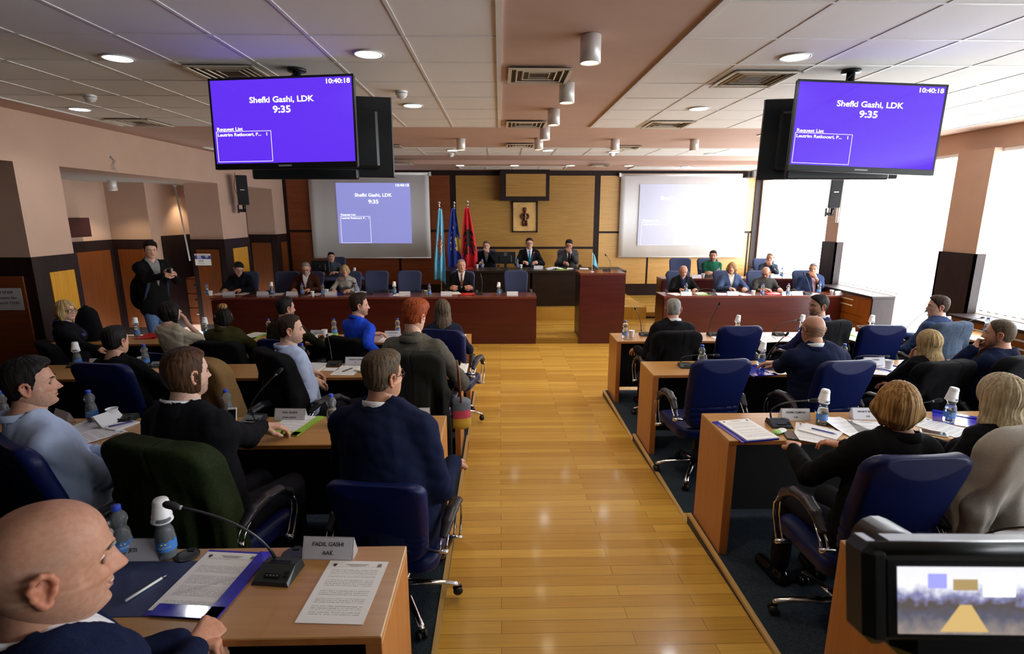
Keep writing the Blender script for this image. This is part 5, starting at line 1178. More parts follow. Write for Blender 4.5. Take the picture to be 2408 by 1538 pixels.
# ---------------------------------------------------------------- swivel chairs
def backrest_sdf(infl=0, low=.51, top=1.085):
    def f(P):
        x, y, z = P[..., 0], P[..., 1], P[..., 2]; zc = (low + top) / 2; hh = (top - low) / 2
        yc = -.245 - .10 * (z - .5) + .55 * x * x + .035 * np.cos((z - .62) * 6.0)
        w = .205 + .035 * np.clip((z - low) / (top - low), 0, 1)
        r = .085; qx = np.abs(x) - (w - r); qz = np.abs(z - zc) - (hh - r); d2 = np.sqrt(np.maximum(qx, 0) ** 2 + np.maximum(qz, 0) ** 2) + np.minimum(np.maximum(qx, qz), 0) - r
        th = .038 + infl; d2 = d2 - infl; ry = .03; a = d2 + ry; b = np.abs(y - yc) - th + ry
        d = np.sqrt(np.maximum(a, 0) ** 2 + np.maximum(b, 0) ** 2) + np.minimum(np.maximum(a, b), 0) - ry
        return d
    return f
def bk(P):
    d = backrest_sdf()(P); z = P[..., 2]
    for zz in (.60, .645, .69): d = d + .007 * np.exp(-((z - zz) / .005) ** 2)
    return d + .0015 * wob(P, 16, 1)
v, q = surfnet(bk, (-.27, -.36, .46), (.27, -.10, 1.13), .0085); BK_ME = np_mesh('backrest', v, q, M['blue_seat']); BK_ME2 = np_mesh('backrest', v, q, M['blue_cloth'])
S_ = SDF(.03)
def seatf(P):
    x, y, z = P[..., 0], P[..., 1], P[..., 2]; r = .09; qx = np.abs(x) - (.245 - r); qy = np.abs(y - .02) - (.24 - r); d2 = np.sqrt(np.maximum(qx, 0) ** 2 + np.maximum(qy, 0) ** 2) + np.minimum(np.maximum(qx, qy), 0) - r
    zc = .455 - .35 * np.clip(y - .16, 0, 1) ** 2 * 8; a = d2 + .035; b = np.abs(z - zc) - .05 + .035; return np.sqrt(np.maximum(a, 0) ** 2 + np.maximum(b, 0) ** 2) + np.minimum(np.maximum(a, b), 0) - .035
v, q = surfnet(seatf, (-.29, -.27, .36), (.29, .31, .54), .010); SEAT_ME = np_mesh('seat', v, q, M['blue_seat']); SEAT_ME2 = np_mesh('seat', v, q, M['blue_cloth'])
def arm_meshes():
    S = SDF(.01); pts = [(.0, -.185, .665), (.005, -.12, .715), (.01, -.04, .735), (.01, .05, .725), (.005, .12, .68), (0, .155, .62)]
    S.chain(pts, [.022, .030, .032, .032, .028, .016], ax=(0, .2, 1), fl=1.35); lo, hi = S.bounds(.01); v, q = surfnet(S.ev, lo, hi, .008); a = np_mesh('arm_pad', v, q, M['arm'])
    m = MB()
    for dx in (-.016, .016): m.tube([(dx, .13, .655), (dx, .165, .60), (dx, .16, .54), (dx, .12, .44), (dx, .10, .42)], .0055, 6)
    m.tube([(-.06, .10, .42), (.03, .10, .42)], .012, 8); b = m.mesh('arm_bracket'); b.materials.append(M['chrome']); m = MB()
    for dx in (-.016, .016): m.tube([(dx, -.15, .68), (dx, -.20, .62), (dx, -.215, .585)], .0055, 6)
    m.tube([(-.07, -.215, .585), (.025, -.215, .585)], .012, 8); c = m.mesh('arm_bracket'); c.materials.append(M['chrome']); return a, b, c
ARM_ME, ARB_ME, ARC_ME = arm_meshes()
m = MB(); m.tube([(0, 0, .12), (0, 0, .41)], [.028, .022], 14); m.bx(-.10, .10, -.14, .12, .395, .415); COLM_ME = m.mesh('column'); COLM_ME.materials.append(M['black'])
m = MB(); m.tube([(.02, 0, .135), (.12, 0, .118), (.22, 0, .100), (.29, 0, .075), (.305, 0, .065)], [.026, .020, .017, .020, .016], 10, flat=(1, .7)); LEG_ME = m.mesh('leg'); LEG_ME.materials.append(M['chrome'])
m = MB()
for dy in (-.016, .016): m.lathe([(0, -.009), (.024, -.009), (.027, 0), (.024, .009), (0, .009)], 14, c=(.30, dy, .0275), rot=(PI / 2, 0, 0))
m.bx(.285, .315, -.006, .006, .02, .06); CAST_ME = m.mesh('caster'); CAST_ME.materials.append(M['black'])
def make_chair(cloth_=False):
    t = empty('swivel_chair'); link('backrest', BK_ME2 if cloth_ else BK_ME, t); link('seat', SEAT_ME2 if cloth_ else SEAT_ME, t); link('column', COLM_ME, t)
    for sg in (-1, 1): a = link('armrest', ARM_ME, t, (sg * .285, 0, 0)); b = link('arm_bracket', ARB_ME, a); b.scale = (sg, 1, 1); b = link('arm_bracket', ARC_ME, a); b.scale = (sg, 1, 1)
    for k in range(5): l = link('leg', LEG_ME, t, None, (0, 0, k * 2 * PI / 5 + .3)); link('caster', CAST_ME, l)
    return t
_proto = {}
def chair(x, y, z, yaw, label, group='blue swivel chairs in the hall', cloth_=False, base_yaw=0.0):
    if cloth_ not in _proto: t = make_chair(cloth_); _proto[cloth_] = t
    else: t = copy_tree(_proto[cloth_])
    t.location = (x, y, z); t.scale = (1, 1, 1); t.rotation_euler = (0, 0, yaw); t['label'] = label; t['category'] = 'chair'; t['group'] = group
    return t
def draped(ch_loc, yaw, label, cmat, seed, low=.38, name='coat', extra=None, infl=.022, wide=1.0, cat='coat', top=1.10):
    """a garment hung over a chair back"""
    base = backrest_sdf(infl, low, top)
    S = SDF(.04)
    for sg in (-1, 1): S.chain([(sg * .17 * wide, -.29, .97), (sg * .255 * wide, -.28, .80), (sg * .27 * wide, -.30, low + .1)], [.045, .042, .034])
    S.chain([(0, -.33, .98), (0, -.335, .75), (0, -.33, low)], [.10, .15 * wide, .19 * wide], ax=(0, 1, 0), fl=3.6)
    def f(P):
        d = base(P * [1 / wide, 1, 1]); e = S.ev(P); h = np.maximum(.05 - np.abs(d - e), 0) / .05; d = np.minimum(d, e) - h * h * .0125
        x, z = P[..., 0], P[..., 2]; fall = np.clip((1.0 - z) / .3, 0, 1)
        d = d + fall * (.007 * np.sin(x * 62 + 2.5 * wob(P, 5, seed) + z * 3) + .004 * np.sin(x * 120 + seed)) + .004 * wob(P, 24, seed + 1)
        d = np.where((np.abs(x - .03) < .004) & (P[..., 1] < -.3), d + .006, d); return np.maximum(d, (low - .03 + .02 * np.sin(x * 20 + seed)) - z)
    v, q = surfnet(f, (-.36 * wide, -.42, low - .1), (.36 * wide, -.08, top + .06), .0095)
    t = empty(name, ch_loc, yaw, label, cat); link('cloth', np_mesh('cloth', v, q, cmat), t)
    m = MB(); m.tube([(-.10, -.31, top + .0), (-.06, -.345, top - .02), (0, -.36, top - .03), (.06, -.345, top - .02), (.10, -.31, top)], [.014, .022, .024, .022, .014], 8, flat=(1.3, .6)); m.build('collar', cmat, t)
    return t
# ---------------------------------------------------------------- everybody in the hall, with their chairs
PH = {}
LOWER = dict(blue=.86, beige=.76, bun=.86, hidden=.88, blonde=.82, striped=.92, silver=.93, navy=.80, long=.96, blond2=.93)     # chairs set lower or tipped back
D = math.radians
NAVY = ('navy suit cloth', (.007, .011, .036)); BLK = ('black suit cloth', (.006, .006, .008)); LBLUE = ('light blue shirt cloth', (.40, .48, .66), .8, 400, .08); WHT = ('white shirt cloth', (.72, .73, .76), .8, 300, .05)
def P(key, u, v, Y, rel, label, byaw=0.0, ch=True, floor=None, chl=None, chair_cloth=False, chgroup=None, z=None, **kw):
    h = atY(u, v, Y) if z is None else atZ(u, v, z)
    phi = math.atan2(-h.x, h.y); hy = phi + D(rel)
    while hy - byaw > PI: hy -= 2 * PI
    while hy - byaw < -PI: hy += 2 * PI
    fl = floor; t, j = person(label, h, fl, byaw, hyaw=hy, **kw); PH[key] = (t, j)
    if ch:
        b = j['base']; f = Vector((-math.sin(byaw), math.cos(byaw), 0)); c = b + f * .06
        ch_ = chair(c.x, c.y, fl, byaw, chl or ('blue swivel chair under the ' + label[label.find(' '):].strip()), chgroup or 'blue swivel chairs in the hall', chair_cloth); ch_.scale = (1, 1, LOWER.get(key, 1))
    return t, j
f1, f2, f3, f4 = TZ[1:]
# left block, front row
P('blonde', 155, 730, 5.62, -138, 'blonde woman in black jacket and glasses turning back from the front left desk', -.7, floor=f1, chl='chair of the blonde woman with glasses by the left wall', female=True, tone='c', hair=('bob', 'blond', .125, .75, .92), glasses=True, colors=('black wool', (.006, .006, .009)), top='blazer', shirt=('scarf print', (.05, .05, .14), .8, 160, .9), arms=('lap', (atZ(240, 826, .92), (.9, .3, -.1), (0, 0, 1), 'w')), res=.7)
P('beige', 401, 733, 5.58, -78, 'dark haired woman in beige sweater resting her chin on her hand', -.25, floor=f1, chl='chair of the woman in the beige sweater', female=True, tone='pale', pitch=.18, hair=('bob', 'black', .13, .9), colors=('beige knit', (.46, .41, .31), .9, 120, .12), top='sweater', arms=('desk', 'chin'), sleeve=.55, collar=False, res=.7)
P('bun', 525, 745, 5.5, 5, 'person with a blond hair bun and dotted scarf seen from behind', -.1, floor=f1, chl='chair of the person with the hair bun', female=True, hair=('bun', 'honey', .06), colors=('olive coat cloth', (.040, .036, .010)), top='coat', arms=('lap', 'desk'))
P('hidden', 672, 726, 5.6, -62, 'bearded man in dark green jacket mostly hidden behind the white shirt man', -.2, floor=f1, chl='chair of the bearded man in dark green', hair=('short', 'black', .013), stub=(.9, (.02, .015, .012), 'black'), colors=('dark green cloth', (.022, .020, .008)), top='sweater', arms=('lap', 'desk'), fat=.2)
P('blue', 845, 719, 5.62, -82, 'man with moustache in a vivid royal blue shirt', -.45, floor=f1, chl='chair of the man in the royal blue shirt', tone='a', hair=('short', 'dkbrown', .017, .012), stub=(.55, (.05, .03, .02)), colors=('royal blue shirt cloth', (.012, .055, .52), .7, 300, .06), top='shirt', arms=('desk', (atY(905, 842, 5.35), (.8, .6, -.2), (0, 0, 1), 'w')), res=.7)
P('striped', 1040, 728, 5.62, 8, 'woman with long brown hair in a dark striped blouse seen from behind', .05, floor=f1, chl='chair of the long haired woman at the aisle', female=True, hair=('long', 'ash', .30, 1.0), colors=('striped blouse cloth', (.012, .014, .03)), top='shirt', collar=False, arms=('desk', 'lap'))
# left block, second row
P('backhead', 273, 803, 4.05, -48, 'man with black hair and sweater seen from behind in the second left row', -.15, floor=f2, chl='chair of the black haired man in the second left row', hair=('short', 'black', .014), tone='a', colors=('black jersey', (.005, .005, .006)), top='sweater', arms=('desk', 'desk'), collar=False, res=.7)
P('white', 683, 776, 4.10, -88, 'man with short beard in a pale blue shirt leaning back in his chair', -.75, floor=f2, chl='chair of the man in the pale blue shirt, second left row', tone='c', hair=('short', 'dkbrown', .007), stub=(.55, (.10, .06, .04)), colors=LBLUE, top='shirt', lean=-.02, arms=((atY(728, 872, 4.25), (.75, .5, -.45), (0, .2, 1), 'w'), (atY(738, 892, 4.15), (.4, .8, -.45), (.3, 0, 1), 'w')), res=.6)
P('red', 975, 747, 4.15, -38, 'red haired person in a grey tweed jacket looking down', -.1, floor=f2, chl='chair of the red haired person', tone='c', pitch=-.28, hair=('short', 'red', .022, .010), colors=('grey tweed', (.085, .078, .064), .9, 120, .35), top='blazer', arms=('desk', (atY(1048, 850, 4.3), (.1, .9, -.6), (0, .3, 1), 'w')), res=.65, collar=True)
# left block, third row
P('sky', 72, 906, 2.42, -96, 'man in a pale blue shirt at the far left with his arms folded', -.55, floor=f3, chl='chair of the man in the pale blue shirt at the far left', tone='a', hair=('short', 'black', .015), stub=(.30, (.14, .09, .07)), colors=LBLUE, top='shirt', lean=-.02, arms=('cross', 'cross'), res=.5, sleeve=1.0, pitch=.05, trousers=('khaki trouser cloth', (.16, .115, .05)))
P('long', 440, 880, 2.50, -62, 'man with collar length brown hair reaching for a paper', -.30, floor=f3, chl='chair with an olive parka, under the man with collar length hair', tone='pale', hair=('mid', 'brown', .015), stub=(.5, (.16, .09, .05)), colors=BLK, shirt=WHT, arms=('rest', (atZ(632, 1003, T[3] + .045), (.75, .45, -.15), (0, 0, 1), 'w', (.6, -.5, -.6))), res=.5, curl=(.3, .45))
P('navy', 902, 886, 2.52, -52, 'man with glasses in a navy suit, broad back to the camera', -.12, floor=f3, chl='chair of the man with glasses in the navy suit', tone='b', hair=('short', 'ash', .015), glasses=True, colors=NAVY, shirt=WHT, arms=('desk', 'rest'), res=.5, fat=.65, sc=1.03)
# the laughing man in the foreground
P('bald', 120, 1330, 1, -92, 'laughing bald man in a navy suit in the near left corner', -.62, z=1.56, floor=f4, chl='chair of the laughing bald man', tone='b', hair=('bald', 'grey', .0015), colors=NAVY, shirt=WHT, smile=1, fat=.30, hscale=1.15, roll=0, pitch=-.10, stub=(.18, (.30, .22, .18)),
  arms=((atZ(425, 1512, 1.07), (.75, .30, -.25), (-.2, .3, 1), 'w'), (atZ(452, 1530, 1.06), (.15, .8, .05), (.6, 0, .8), 'w')), res=.4, curl=(.8, .8), lean=.10)
# standing photographer
P('photog', 354, 589, 7.75, -152, 'standing man in a black jacket and jeans holding a small camera', 0, floor=.0, ch=False, legs='stand', pitch=-.12, tone='c', hair=('short', 'black', .018, .008), colors=('black jacket cloth', (.006, .006, .007)), top='coat', shirt=('grey t shirt cloth', (.22, .22, .21)), trousers=('blue denim', (.10, .17, .34), .85, 90, .35), arms=((atY(392, 640, 7.55), (.2, -.9, .1), (.9, .1, .3), 'w'), (atY(383, 646, 7.55), (.5, -.8, .1), (-.3, .3, .9), 'w')), vdepth=.5, res=.7) if False else None
h = atY(354, 589, 7.75)
t, j = person('standing man in a black jacket and jeans holding a small camera', h, 0.02, -1.95, hyaw=-2.35, legs='stand', pitch=-.10, tone='c', hair=('short', 'black', .018, .008), colors=('black jacket cloth', (.006, .006, .007)), top='coat', shirt=('grey t shirt cloth', (.22, .22, .21)), trousers=('blue denim', (.10, .17, .34), .85, 90, .35),
    arms=((atY(402, 640, 7.62), (.3, -.85, .25), (.75, .2, .5), 'w'), (atY(386, 648, 7.42), (.7, .3, .3), (-.1, -.9, .3), 'w')), vdepth=.34, res=.7, curl=(.6, .6), opened=True)
PH['photog'] = (t, j)
# front left table (facing the hall)
def FF(key, u, v, Y, rel, label, fl=.10, **kw): 
    kw.setdefault('chair_cloth', True); return P(key, u, v, Y, rel, label, PI, floor=fl, chgroup='grey blue chairs behind the front tables', **kw)
FF('reader', 561, 632, 9.95, -160, 'man in black bent over his papers at the left end of the front table', pitch=-.55, hair=('short', 'black', .016), tone='a', glasses=True, colors=BLK, shirt=('black shirt cloth', (.006, .006, .008)), arms=('desk', 'desk'), chl='grey blue chair of the man bent over his papers')
FF('brown', 719, 632, 9.95, 172, 'grey bearded man in glasses and a dark brown jacket at the front table', pitch=-.35, hair=('recede', 'grey', .008), tone='a', glasses=True, stub=(.8, (.35, .33, .30), 'grey'), colors=('dark brown cloth', (.045, .014, .008)), top='coat', shirt=WHT, arms=('desk', 'desk'), fat=.4, chl='grey blue chair of the grey bearded man')
FF('collar', 811, 636, 9.95, 178, 'blonde woman in a light coat with a wide collar at the front table', female=True, tone='c', hair=('bob', 'blond', .085, .5), colors=('stone wool', (.34, .32, .29), .9, 160, .12), top='sweater', collar=False, extra='wide', arms=('desk', 'desk'), chl='grey blue chair of the blonde woman in the light coat')
FF('crossed', 1085, 625, 9.95, -170, 'grey haired man in a black suit and patterned tie with folded arms', tone='a', hair=('recede', 'grey', .006), colors=BLK, shirt=WHT, tie=('brown patterned tie', (.16, .06, .03), .5, 300, .6), arms=('cross', 'cross'), chl='grey blue chair of the man with folded arms')
FF('stripe', 779, 605, 11.9, -172, 'young man in a striped sweater behind the back turned monitor', fl=.22, tone='a', hair=('short', 'black', .010), colors=('striped sweater cloth', (.05, .07, .09)), top='sweater', arms=('desk', 'desk'), chl='grey blue chair of the young man in the striped sweater')
# presidium
FF('hand', 1144, 579, 12.25, 178, 'man in a black jacket with his hand on his mouth at the presidium', fl=.36, tone='c', hair=('short', 'ash', .009), glasses='thin', colors=BLK, shirt=('grey shirt cloth', (.25, .26, .28)), arms=('mouth', 'desk'), chl='grey blue chair of the man beside the presidium monitor')
FF('teal', 1245, 573, 12.25, -172, 'man in a black suit with teal tie and red flower at the presidium centre', fl=.36, tone='c', hair=('short', 'dkbrown', .014), glasses=True, colors=BLK, shirt=WHT, tie=('teal tie', (.02, .20, .32), .5, 200, .2), arms=('desk', 'desk'), chl='grey blue chair of the man with the teal tie', vdepth=.30)
FF('mouth', 1338, 577, 12.25, 178, 'man in a dark grey suit and glasses covering his mouth at the presidium', fl=.36, tone='b', pitch=-.18, hair=('short', 'black', .017, .008), stub=(.85, (.03, .02, .015), 'black'), glasses=True, colors=('charcoal suit cloth', (.042, .042, .044)), shirt=WHT, tie=('black tie', (.012, .012, .014)), arms=('mouth', 'desk'), chl='grey blue chair of the man covering his mouth', vdepth=.30)
# right front tables
FF('rbald', 1607, 638, 9.92, -165, 'bald man in a black jacket looking down at the right front table', pitch=-.30, tone='b', hair=('bald', 'grey', .003), colors=('black jersey', (.005, .005, .006)), top='coat', shirt=('navy pullover cloth', (.012, .02, .06)), arms=('desk', 'desk'), chl='grey blue chair of the bald man at the right front table', fat=.2)
FF('bob', 1721, 630, 9.95, 176, 'woman with a blond bob and blue blazer at the right front table', female=True, tone='c', hair=('bob', 'honey', .105, .75, .95), colors=('steel blue blazer cloth', (.05, .075, .15)), top='blazer', shirt=('print blouse cloth', (.55, .52, .46), .8, 60, .4), arms=('desk', 'desk'), chl='grey blue chair of the woman with the blond bob')
FF('grey', 1801, 641, 9.92, 168, 'bald man with glasses in a dark grey sweater reading at the right front table', pitch=-.50, tone='b', hair=('bald', 'ash', .003), glasses=True, stub=(.4, (.12, .08, .06)), colors=('dark grey knit', (.045, .045, .040), .9, 150, .2), top='sweater', arms=('desk', 'desk'), chl='grey blue chair of the bald man with glasses', fat=.2)
FF('big', 1913, 633, 9.95, 176, 'heavy man in a blue jacket and pink shirt with his hand on his nose', roll=0, tone='b', hair=('short', 'grey', .010), colors=('blue jacket cloth', (.022, .035, .085)), shirt=('pink shirt cloth', (.50, .32, .36)), arms=('mouth', 'rest'), fat=.7, vdepth=.42, chl='grey blue chair of the heavy man in the blue jacket')
FF('green', 1677, 602, 11.4, 178, 'bearded man in a green cardigan in the second right row of tables', fl=.22, tone='b', hair=('short', 'black', .012), stub=(.75, (.05, .03, .02), 'dkbrown'), colors=('green knit', (.012, .085, .045), .9, 120, .25), top='sweater', arms=('cross', 'cross'), chl='chair of the bearded man in the green cardigan', fat=.25)
FF('dark', 1811, 607, 11.35, 170, 'grey haired man in a dark pullover with his hand at his chin by the window', fl=.22, tone='b', hair=('recede', 'grey', .007), colors=('slate knit', (.030, .040, .060), .9, 150, .2), top='sweater', arms=('mouth', 'desk'), chl='chair of the man with his hand at his chin', pitch=-.1)
# right block, front row
P('silver', 1583, 728, 5.52, 6, 'man with short silver hair in a black suit seen from behind', .05, floor=f1, chl='black draped chair of the silver haired man', tone='b', hair=('short', 'grey', .008), colors=BLK, shirt=WHT, arms=('rest', 'rest'), res=.65, fat=.35)
P('beard', 1924, 720, 5.6, 122, 'young bearded man in a navy suit turning round in the front right row', .25, floor=f1, chl='chair of the young bearded man in the front right row', tone='b', hair=('short', 'black', .012), stub=(.85, (.03, .02, .015), 'black'), colors=('indigo suit cloth', (.022, .024, .085)), shirt=WHT, arms=('lap', 'lap'), res=.65)
P('specs', 2205, 722, 5.5, 106, 'man with clear glasses in a blue suit beside the wide window pier', .25, floor=f1, chl='chair of the man with clear glasses', tone='c', hair=('short', 'dkbrown', .012), glasses='thin', colors=('blue suit cloth', (.030, .048, .115)), shirt=WHT, arms=('lap', 'desk'), res=.65, fat=.2)
# right block, second row
P('crown', 1912, 776, 4.05, 32, 'balding man in a navy suit in the second right row', .12, floor=f2, ch=False, hips=(atY(1945, 900, 4.0).x, 4.0), chl='chair of the balding man in the navy suit', tone='b', hair=('bald', 'ash', .004), colors=NAVY, shirt=WHT, arms=((atZ(1822, 858, .93), (-.8, .4, 0), (0, 0, 1), 'w'), 'rest'), res=.6, fat=.75)
P('blond2', 2183, 805, 4.1, 42, 'woman with shoulder length blond hair in black in the second right row', .2, floor=f2, chl='chair of the woman with shoulder length blond hair', female=True, tone='b', hair=('long', 'blond', .25, .95, .95), colors=('black jersey', (.005, .005, .006)), top='sweater', collar=False, arms=('chin', 'lap'), res=.6)
P('fist', 2350, 787, 3.95, 86, 'bearded man in a navy jacket holding his fist to his mouth', .35, floor=f2, chl='chair of the man holding his fist to his mouth', tone='b', hair=('recede', 'ash', .006), stub=(.75, (.06, .04, .03), 'ash'), colors=NAVY, shirt=('dark shirt cloth', (.02, .025, .05)), arms=('mouth', 'desk'), curl=(.9, .3), res=.6)
# right block, third row
P('brown2', 2112, 952, 2.30, 8, 'woman with a chestnut brown bob in a black jacket seen from behind', .05, floor=f3, chl='large blue chair of the woman with the chestnut bob', female=True, tone='b', hair=('bob', 'honey', .105, 1.15), colors=('black jersey', (.005, .005, .006)), top='blazer', arms=('desk', 'desk'), res=.5, collar=False)
P('blond3', 2352, 932, 2.38, 52, 'woman with long platinum blond hair in black at the right edge', .3, floor=f3, chl='chair under the pale coat at the right edge', female=True, tone='b', hair=('long', 'pale', .30, 1.15, .92), colors=('black jersey', (.005, .005, .006)), top='sweater', collar=False, arms=('lap', 'desk'), res=.5)

# ---------------------------------------------------------------- empty chairs
def E_(u, v, Y, yaw, floor, label, cl=False, grp='blue swivel chairs in the hall'):
    p = atY(u, v, Y); f = Vector((-math.sin(yaw), math.cos(yaw), 0)); return chair(p.x + f.x * .30, p.y + f.y * .30, floor, yaw, label, grp, cl)
E_(1737, 820, 5.25, .05, f1, 'empty blue chair in the front right row beside the silver haired man')
E_(2070, 820, 5.25, -.05, f1, 'empty blue chair in the front right row left of the woman with blond hair')
E_(1692, 915, 3.75, .10, f2, 'empty blue chair with chrome arms at the aisle in the second right row')
E_(1985, 915, 3.70, .15, f2, 'blue chair turned slightly away under the balding man')
E_(1040, 820, 5.15, -.25, f1, 'empty blue chair partly hidden by the red haired person')
for u, lb in ((887, 'first empty grey blue chair right of the woman in the light coat'), (964, 'second empty grey blue chair right of the woman in the light coat'), (1213, 'empty grey blue chair next to the white and blue bottle pair near the table end'), (677, 'empty dark chair between the two men at the left of the front table')):
    E_(u, 660, 10.35 if u > 700 else 10.3, PI, .10, lb, True, 'grey blue chairs behind the front tables')
E_(1598, 635, 11.75, PI - .2, .22, 'empty grey blue chair behind the bald man in the right corner', True, 'grey blue chairs behind the front tables')

# ---------------------------------------------------------------- coats and bags on chairs
def coat_on(key, label, cmat, seed, **kw):
    t, j = PH[key]; b = j['base']; yaw = t.rotation_euler.z; f = Vector((-math.sin(yaw), math.cos(yaw), 0)); c = b + f * .06; o = draped((c.x, c.y, t.location.z), yaw, label, cmat, seed, **kw); o.scale = (1, 1, LOWER.get(key, 1)); return o
coat_on('blond3', 'large pale grey coat hung over the chair at the right edge', cloth('pale grey coat wool', (.42, .39, .34), .95, 200, .12), 3, low=.25, infl=.035, wide=1.12, top=1.14)
coat_on('long', 'olive green parka hung over the chair of the man with collar length hair', cloth('olive parka cloth', (.018, .026, .009), .8, 100, .3), 5, low=.22, infl=.030, wide=1.1, name='parka', top=1.10)
coat_on('silver', 'black jacket over the chair of the silver haired man', cloth('black jacket cloth', (.006, .006, .007)), 7, low=.45, name='jacket')
coat_on('beard', 'black jacket over the chair of the young bearded man', cloth('black jacket cloth', (.006, .006, .007)), 8, low=.45, name='jacket')
coat_on('specs', 'grey blue quilted jacket over the chair below the man with clear glasses', cloth('denim quilt', (.045, .065, .10), .9, 80, .3), 9, low=.42, name='jacket')
coat_on('blue', 'black coat over the chair of the man in the royal blue shirt', cloth('black jacket cloth', (.006, .006, .007)), 10, low=.42)
coat_on('white', 'black coat over the chair of the man in the pale blue shirt, second left row', cloth('black jacket cloth', (.006, .006, .007)), 11, low=.36)
coat_on('red', 'dark grey wool coat hanging low from the chair of the red haired person', cloth('charcoal coat wool', (.016, .016, .014), .95, 160, .4), 12, low=.16, infl=.03)
coat_on('bun', 'black coat over the chair of the person with the blond hair bun', cloth('black jacket cloth', (.006, .006, .007)), 13, low=.4)
coat_on('blonde', 'dark coat and bag over the chair of the blonde woman by the wall', cloth('black jacket cloth', (.006, .006, .007)), 15, low=.4)
coat_on('fist', 'black coat over the chair of the man holding his fist to his mouth', cloth('black jacket cloth', (.006, .006, .007)), 17, low=.4)
coat_on('blond2', 'black coat over the chair of the woman with shoulder length blond hair', cloth('black jacket cloth', (.006, .006, .007)), 18, low=.4)
p = atY(505, 900, 3.65)
ch = chair(p.x, p.y + .30, f2, -.45, 'chair covered by the camel coat in the second left row'); draped((p.x, p.y + .30, f2), -.45, 'camel brown coat hung over a chair in the second left row', cloth('camel wool', (.20, .115, .045), .95, 180, .15), 14, low=.3, infl=.03, wide=1.1, top=1.12)
# photographer's camera, backpack
j = PH['photog'][1]; p = atY(401, 636, 7.45)
t = empty('compact_camera', (p.x, p.y, p.z), -1.2, 'small black camera in the hands of the standing man', 'camera')
m = MB(); m.bx(-.055, .055, -.018, .018, -.033, .033, bev=.006); m.build('camera_body', M['black'], t); m = MB(); m.lathe([(.024, 0), (.024, .025), (.02, .028)], 14, rot=(PI / 2, 0, 0), c=(0, -.018, 0)); m.build('lens', M['black_gloss'], t); m = MB(); m.bx(-.045, .045, .018, .020, -.025, .025); m.build('display', M['grey_lt'], t)
b = PH['photog'][0].location; yw = PH['photog'][0].rotation_euler.z
S = SDF(.05); S.ell((0, -.22, 1.13), (.17, .11, .26)); S.ell((0, -.29, 1.02), (.13, .07, .15)); lo, hi = S.bounds(.03); v, q = surfnet(lambda P_: S.ev(P_) + .005 * wob(P_, 20, 3), lo, hi, .012)
t = empty('backpack', (b.x, b.y, b.z), yw, 'black backpack worn by the standing man', 'backpack'); link('bag', np_mesh('bag', v, q, cloth('black nylon', (.006, .006, .008))), t)
m = MB()
for sg in (-1, 1): m.tube([(sg * .12, -.14, 1.36), (sg * .125, -.04, 1.465), (sg * .13, .07, 1.44), (sg * .14, .135, 1.30), (sg * .17, .05, 1.05), (sg * .15, -.13, .98)], .018, 6, flat=(1.4, .5))
m.build('strap', cloth('blue grey webbing', (.03, .04, .07)), t)
# striped hand bag beside the charcoal coat
p = atY(1083, 965, 3.9); S = SDF(.03); S.cone((0, 0, .0), (0, 0, .16), .055, .05, ax=(1, 0, 0), fl=.6); lo, hi = S.bounds(.02)
t = empty('shoulder_bag', (p.x, p.y, p.z - .1), .2, 'colourful shoulder bag hanging at the aisle end of the second left row', 'bag'); v, q = surfnet(S.ev, lo, hi, .008)
sl = [0 if c < .05 else 1 if c < .11 else 2 for c in v[q].mean(1)[:, 2]]
link('bag', np_mesh('bag', v, q, [mat('yellow bag panel', (.55, .33, .03), .6), mat('pink bag panel', (.50, .05, .09), .6), mat('grey bag panel', (.10, .12, .16), .6)], slots=sl), t)
m = MB(); m.tube([(0, -.05, .18), (-.01, -.02, .42), (-.02, 0, .50), (-.01, .03, .42), (0, .05, .18)], .008, 6); m.build('strap', mat('brown strap', (.16, .05, .02), .6), t)
# backpack standing on the far left desk, dark
S = SDF(.05); S.cone((0, 0, .10), (0, 0, .28), .15, .12, ax=(0, 1, 0), fl=1.5); lo, hi = S.bounds(.02); v, q = surfnet(lambda P_: np.maximum(S.ev(P_) + .006 * wob(P_, 18, 6), -P_[..., 2]), lo, hi, .012); p = atY(210, 775, 6.15)
t = empty('backpack', (p.x, p.y, T[1]), 0, 'dark backpack standing on the front left desk beside the blonde woman', 'backpack'); link('bag', np_mesh('bag', v, q, cloth('black nylon', (.006, .006, .008))), t); m = MB(); m.tube([(-.04, 0, .36), (-.02, 0, .41), (.02, 0, .41), (.04, 0, .36)], .008, 6); m.build('handle', M['black'], t)
# ---------------------------------------------------------------- things on the desks
def pm(fn, mats, name):
    m = MB(); fn(m); me = m.mesh(name)
    for q in (mats if isinstance(mats, (list, tuple)) else [mats]): me.materials.append(q)
    return me
def _b(m):
    pr = [(.0, .004), (.022, .0), (.030, .004), (.032, .012), (.031, .03), (.0325, .05), (.0325, .078), (.031, .083), (.0318, .088), (.030, .093), (.0310, .098), (.0285, .103), (.0290, .108), (.0255, .114), (.0235, .120), (.0225, .126), (.0240, .133), (.0285, .142), (.0300, .152), (.0285, .163), (.0225, .174), (.0150, .184), (.0125, .190), (.0125, .199)]
    m.lathe(pr, 22, cap=True)
BT = pm(_b, M['bottle'], 'bottle_body')
BW = pm(lambda m: m.lathe([(0, .006), (.026, .006), (.0295, .013), (.0285, .03), (.030, .05), (.030, .078), (.0265, .103), (.024, .110), (0, .110)], 18, cap=False), mat('water', (.75, .86, .95), .02, trans=.9, ior=1.15), 'water')
BC = pm(lambda m: m.lathe([(.0125, .186), (.0150, .188), (.0152, .203), (.0140, .206), (0, .206)], 18, cap=False), M['cap'], 'cap')
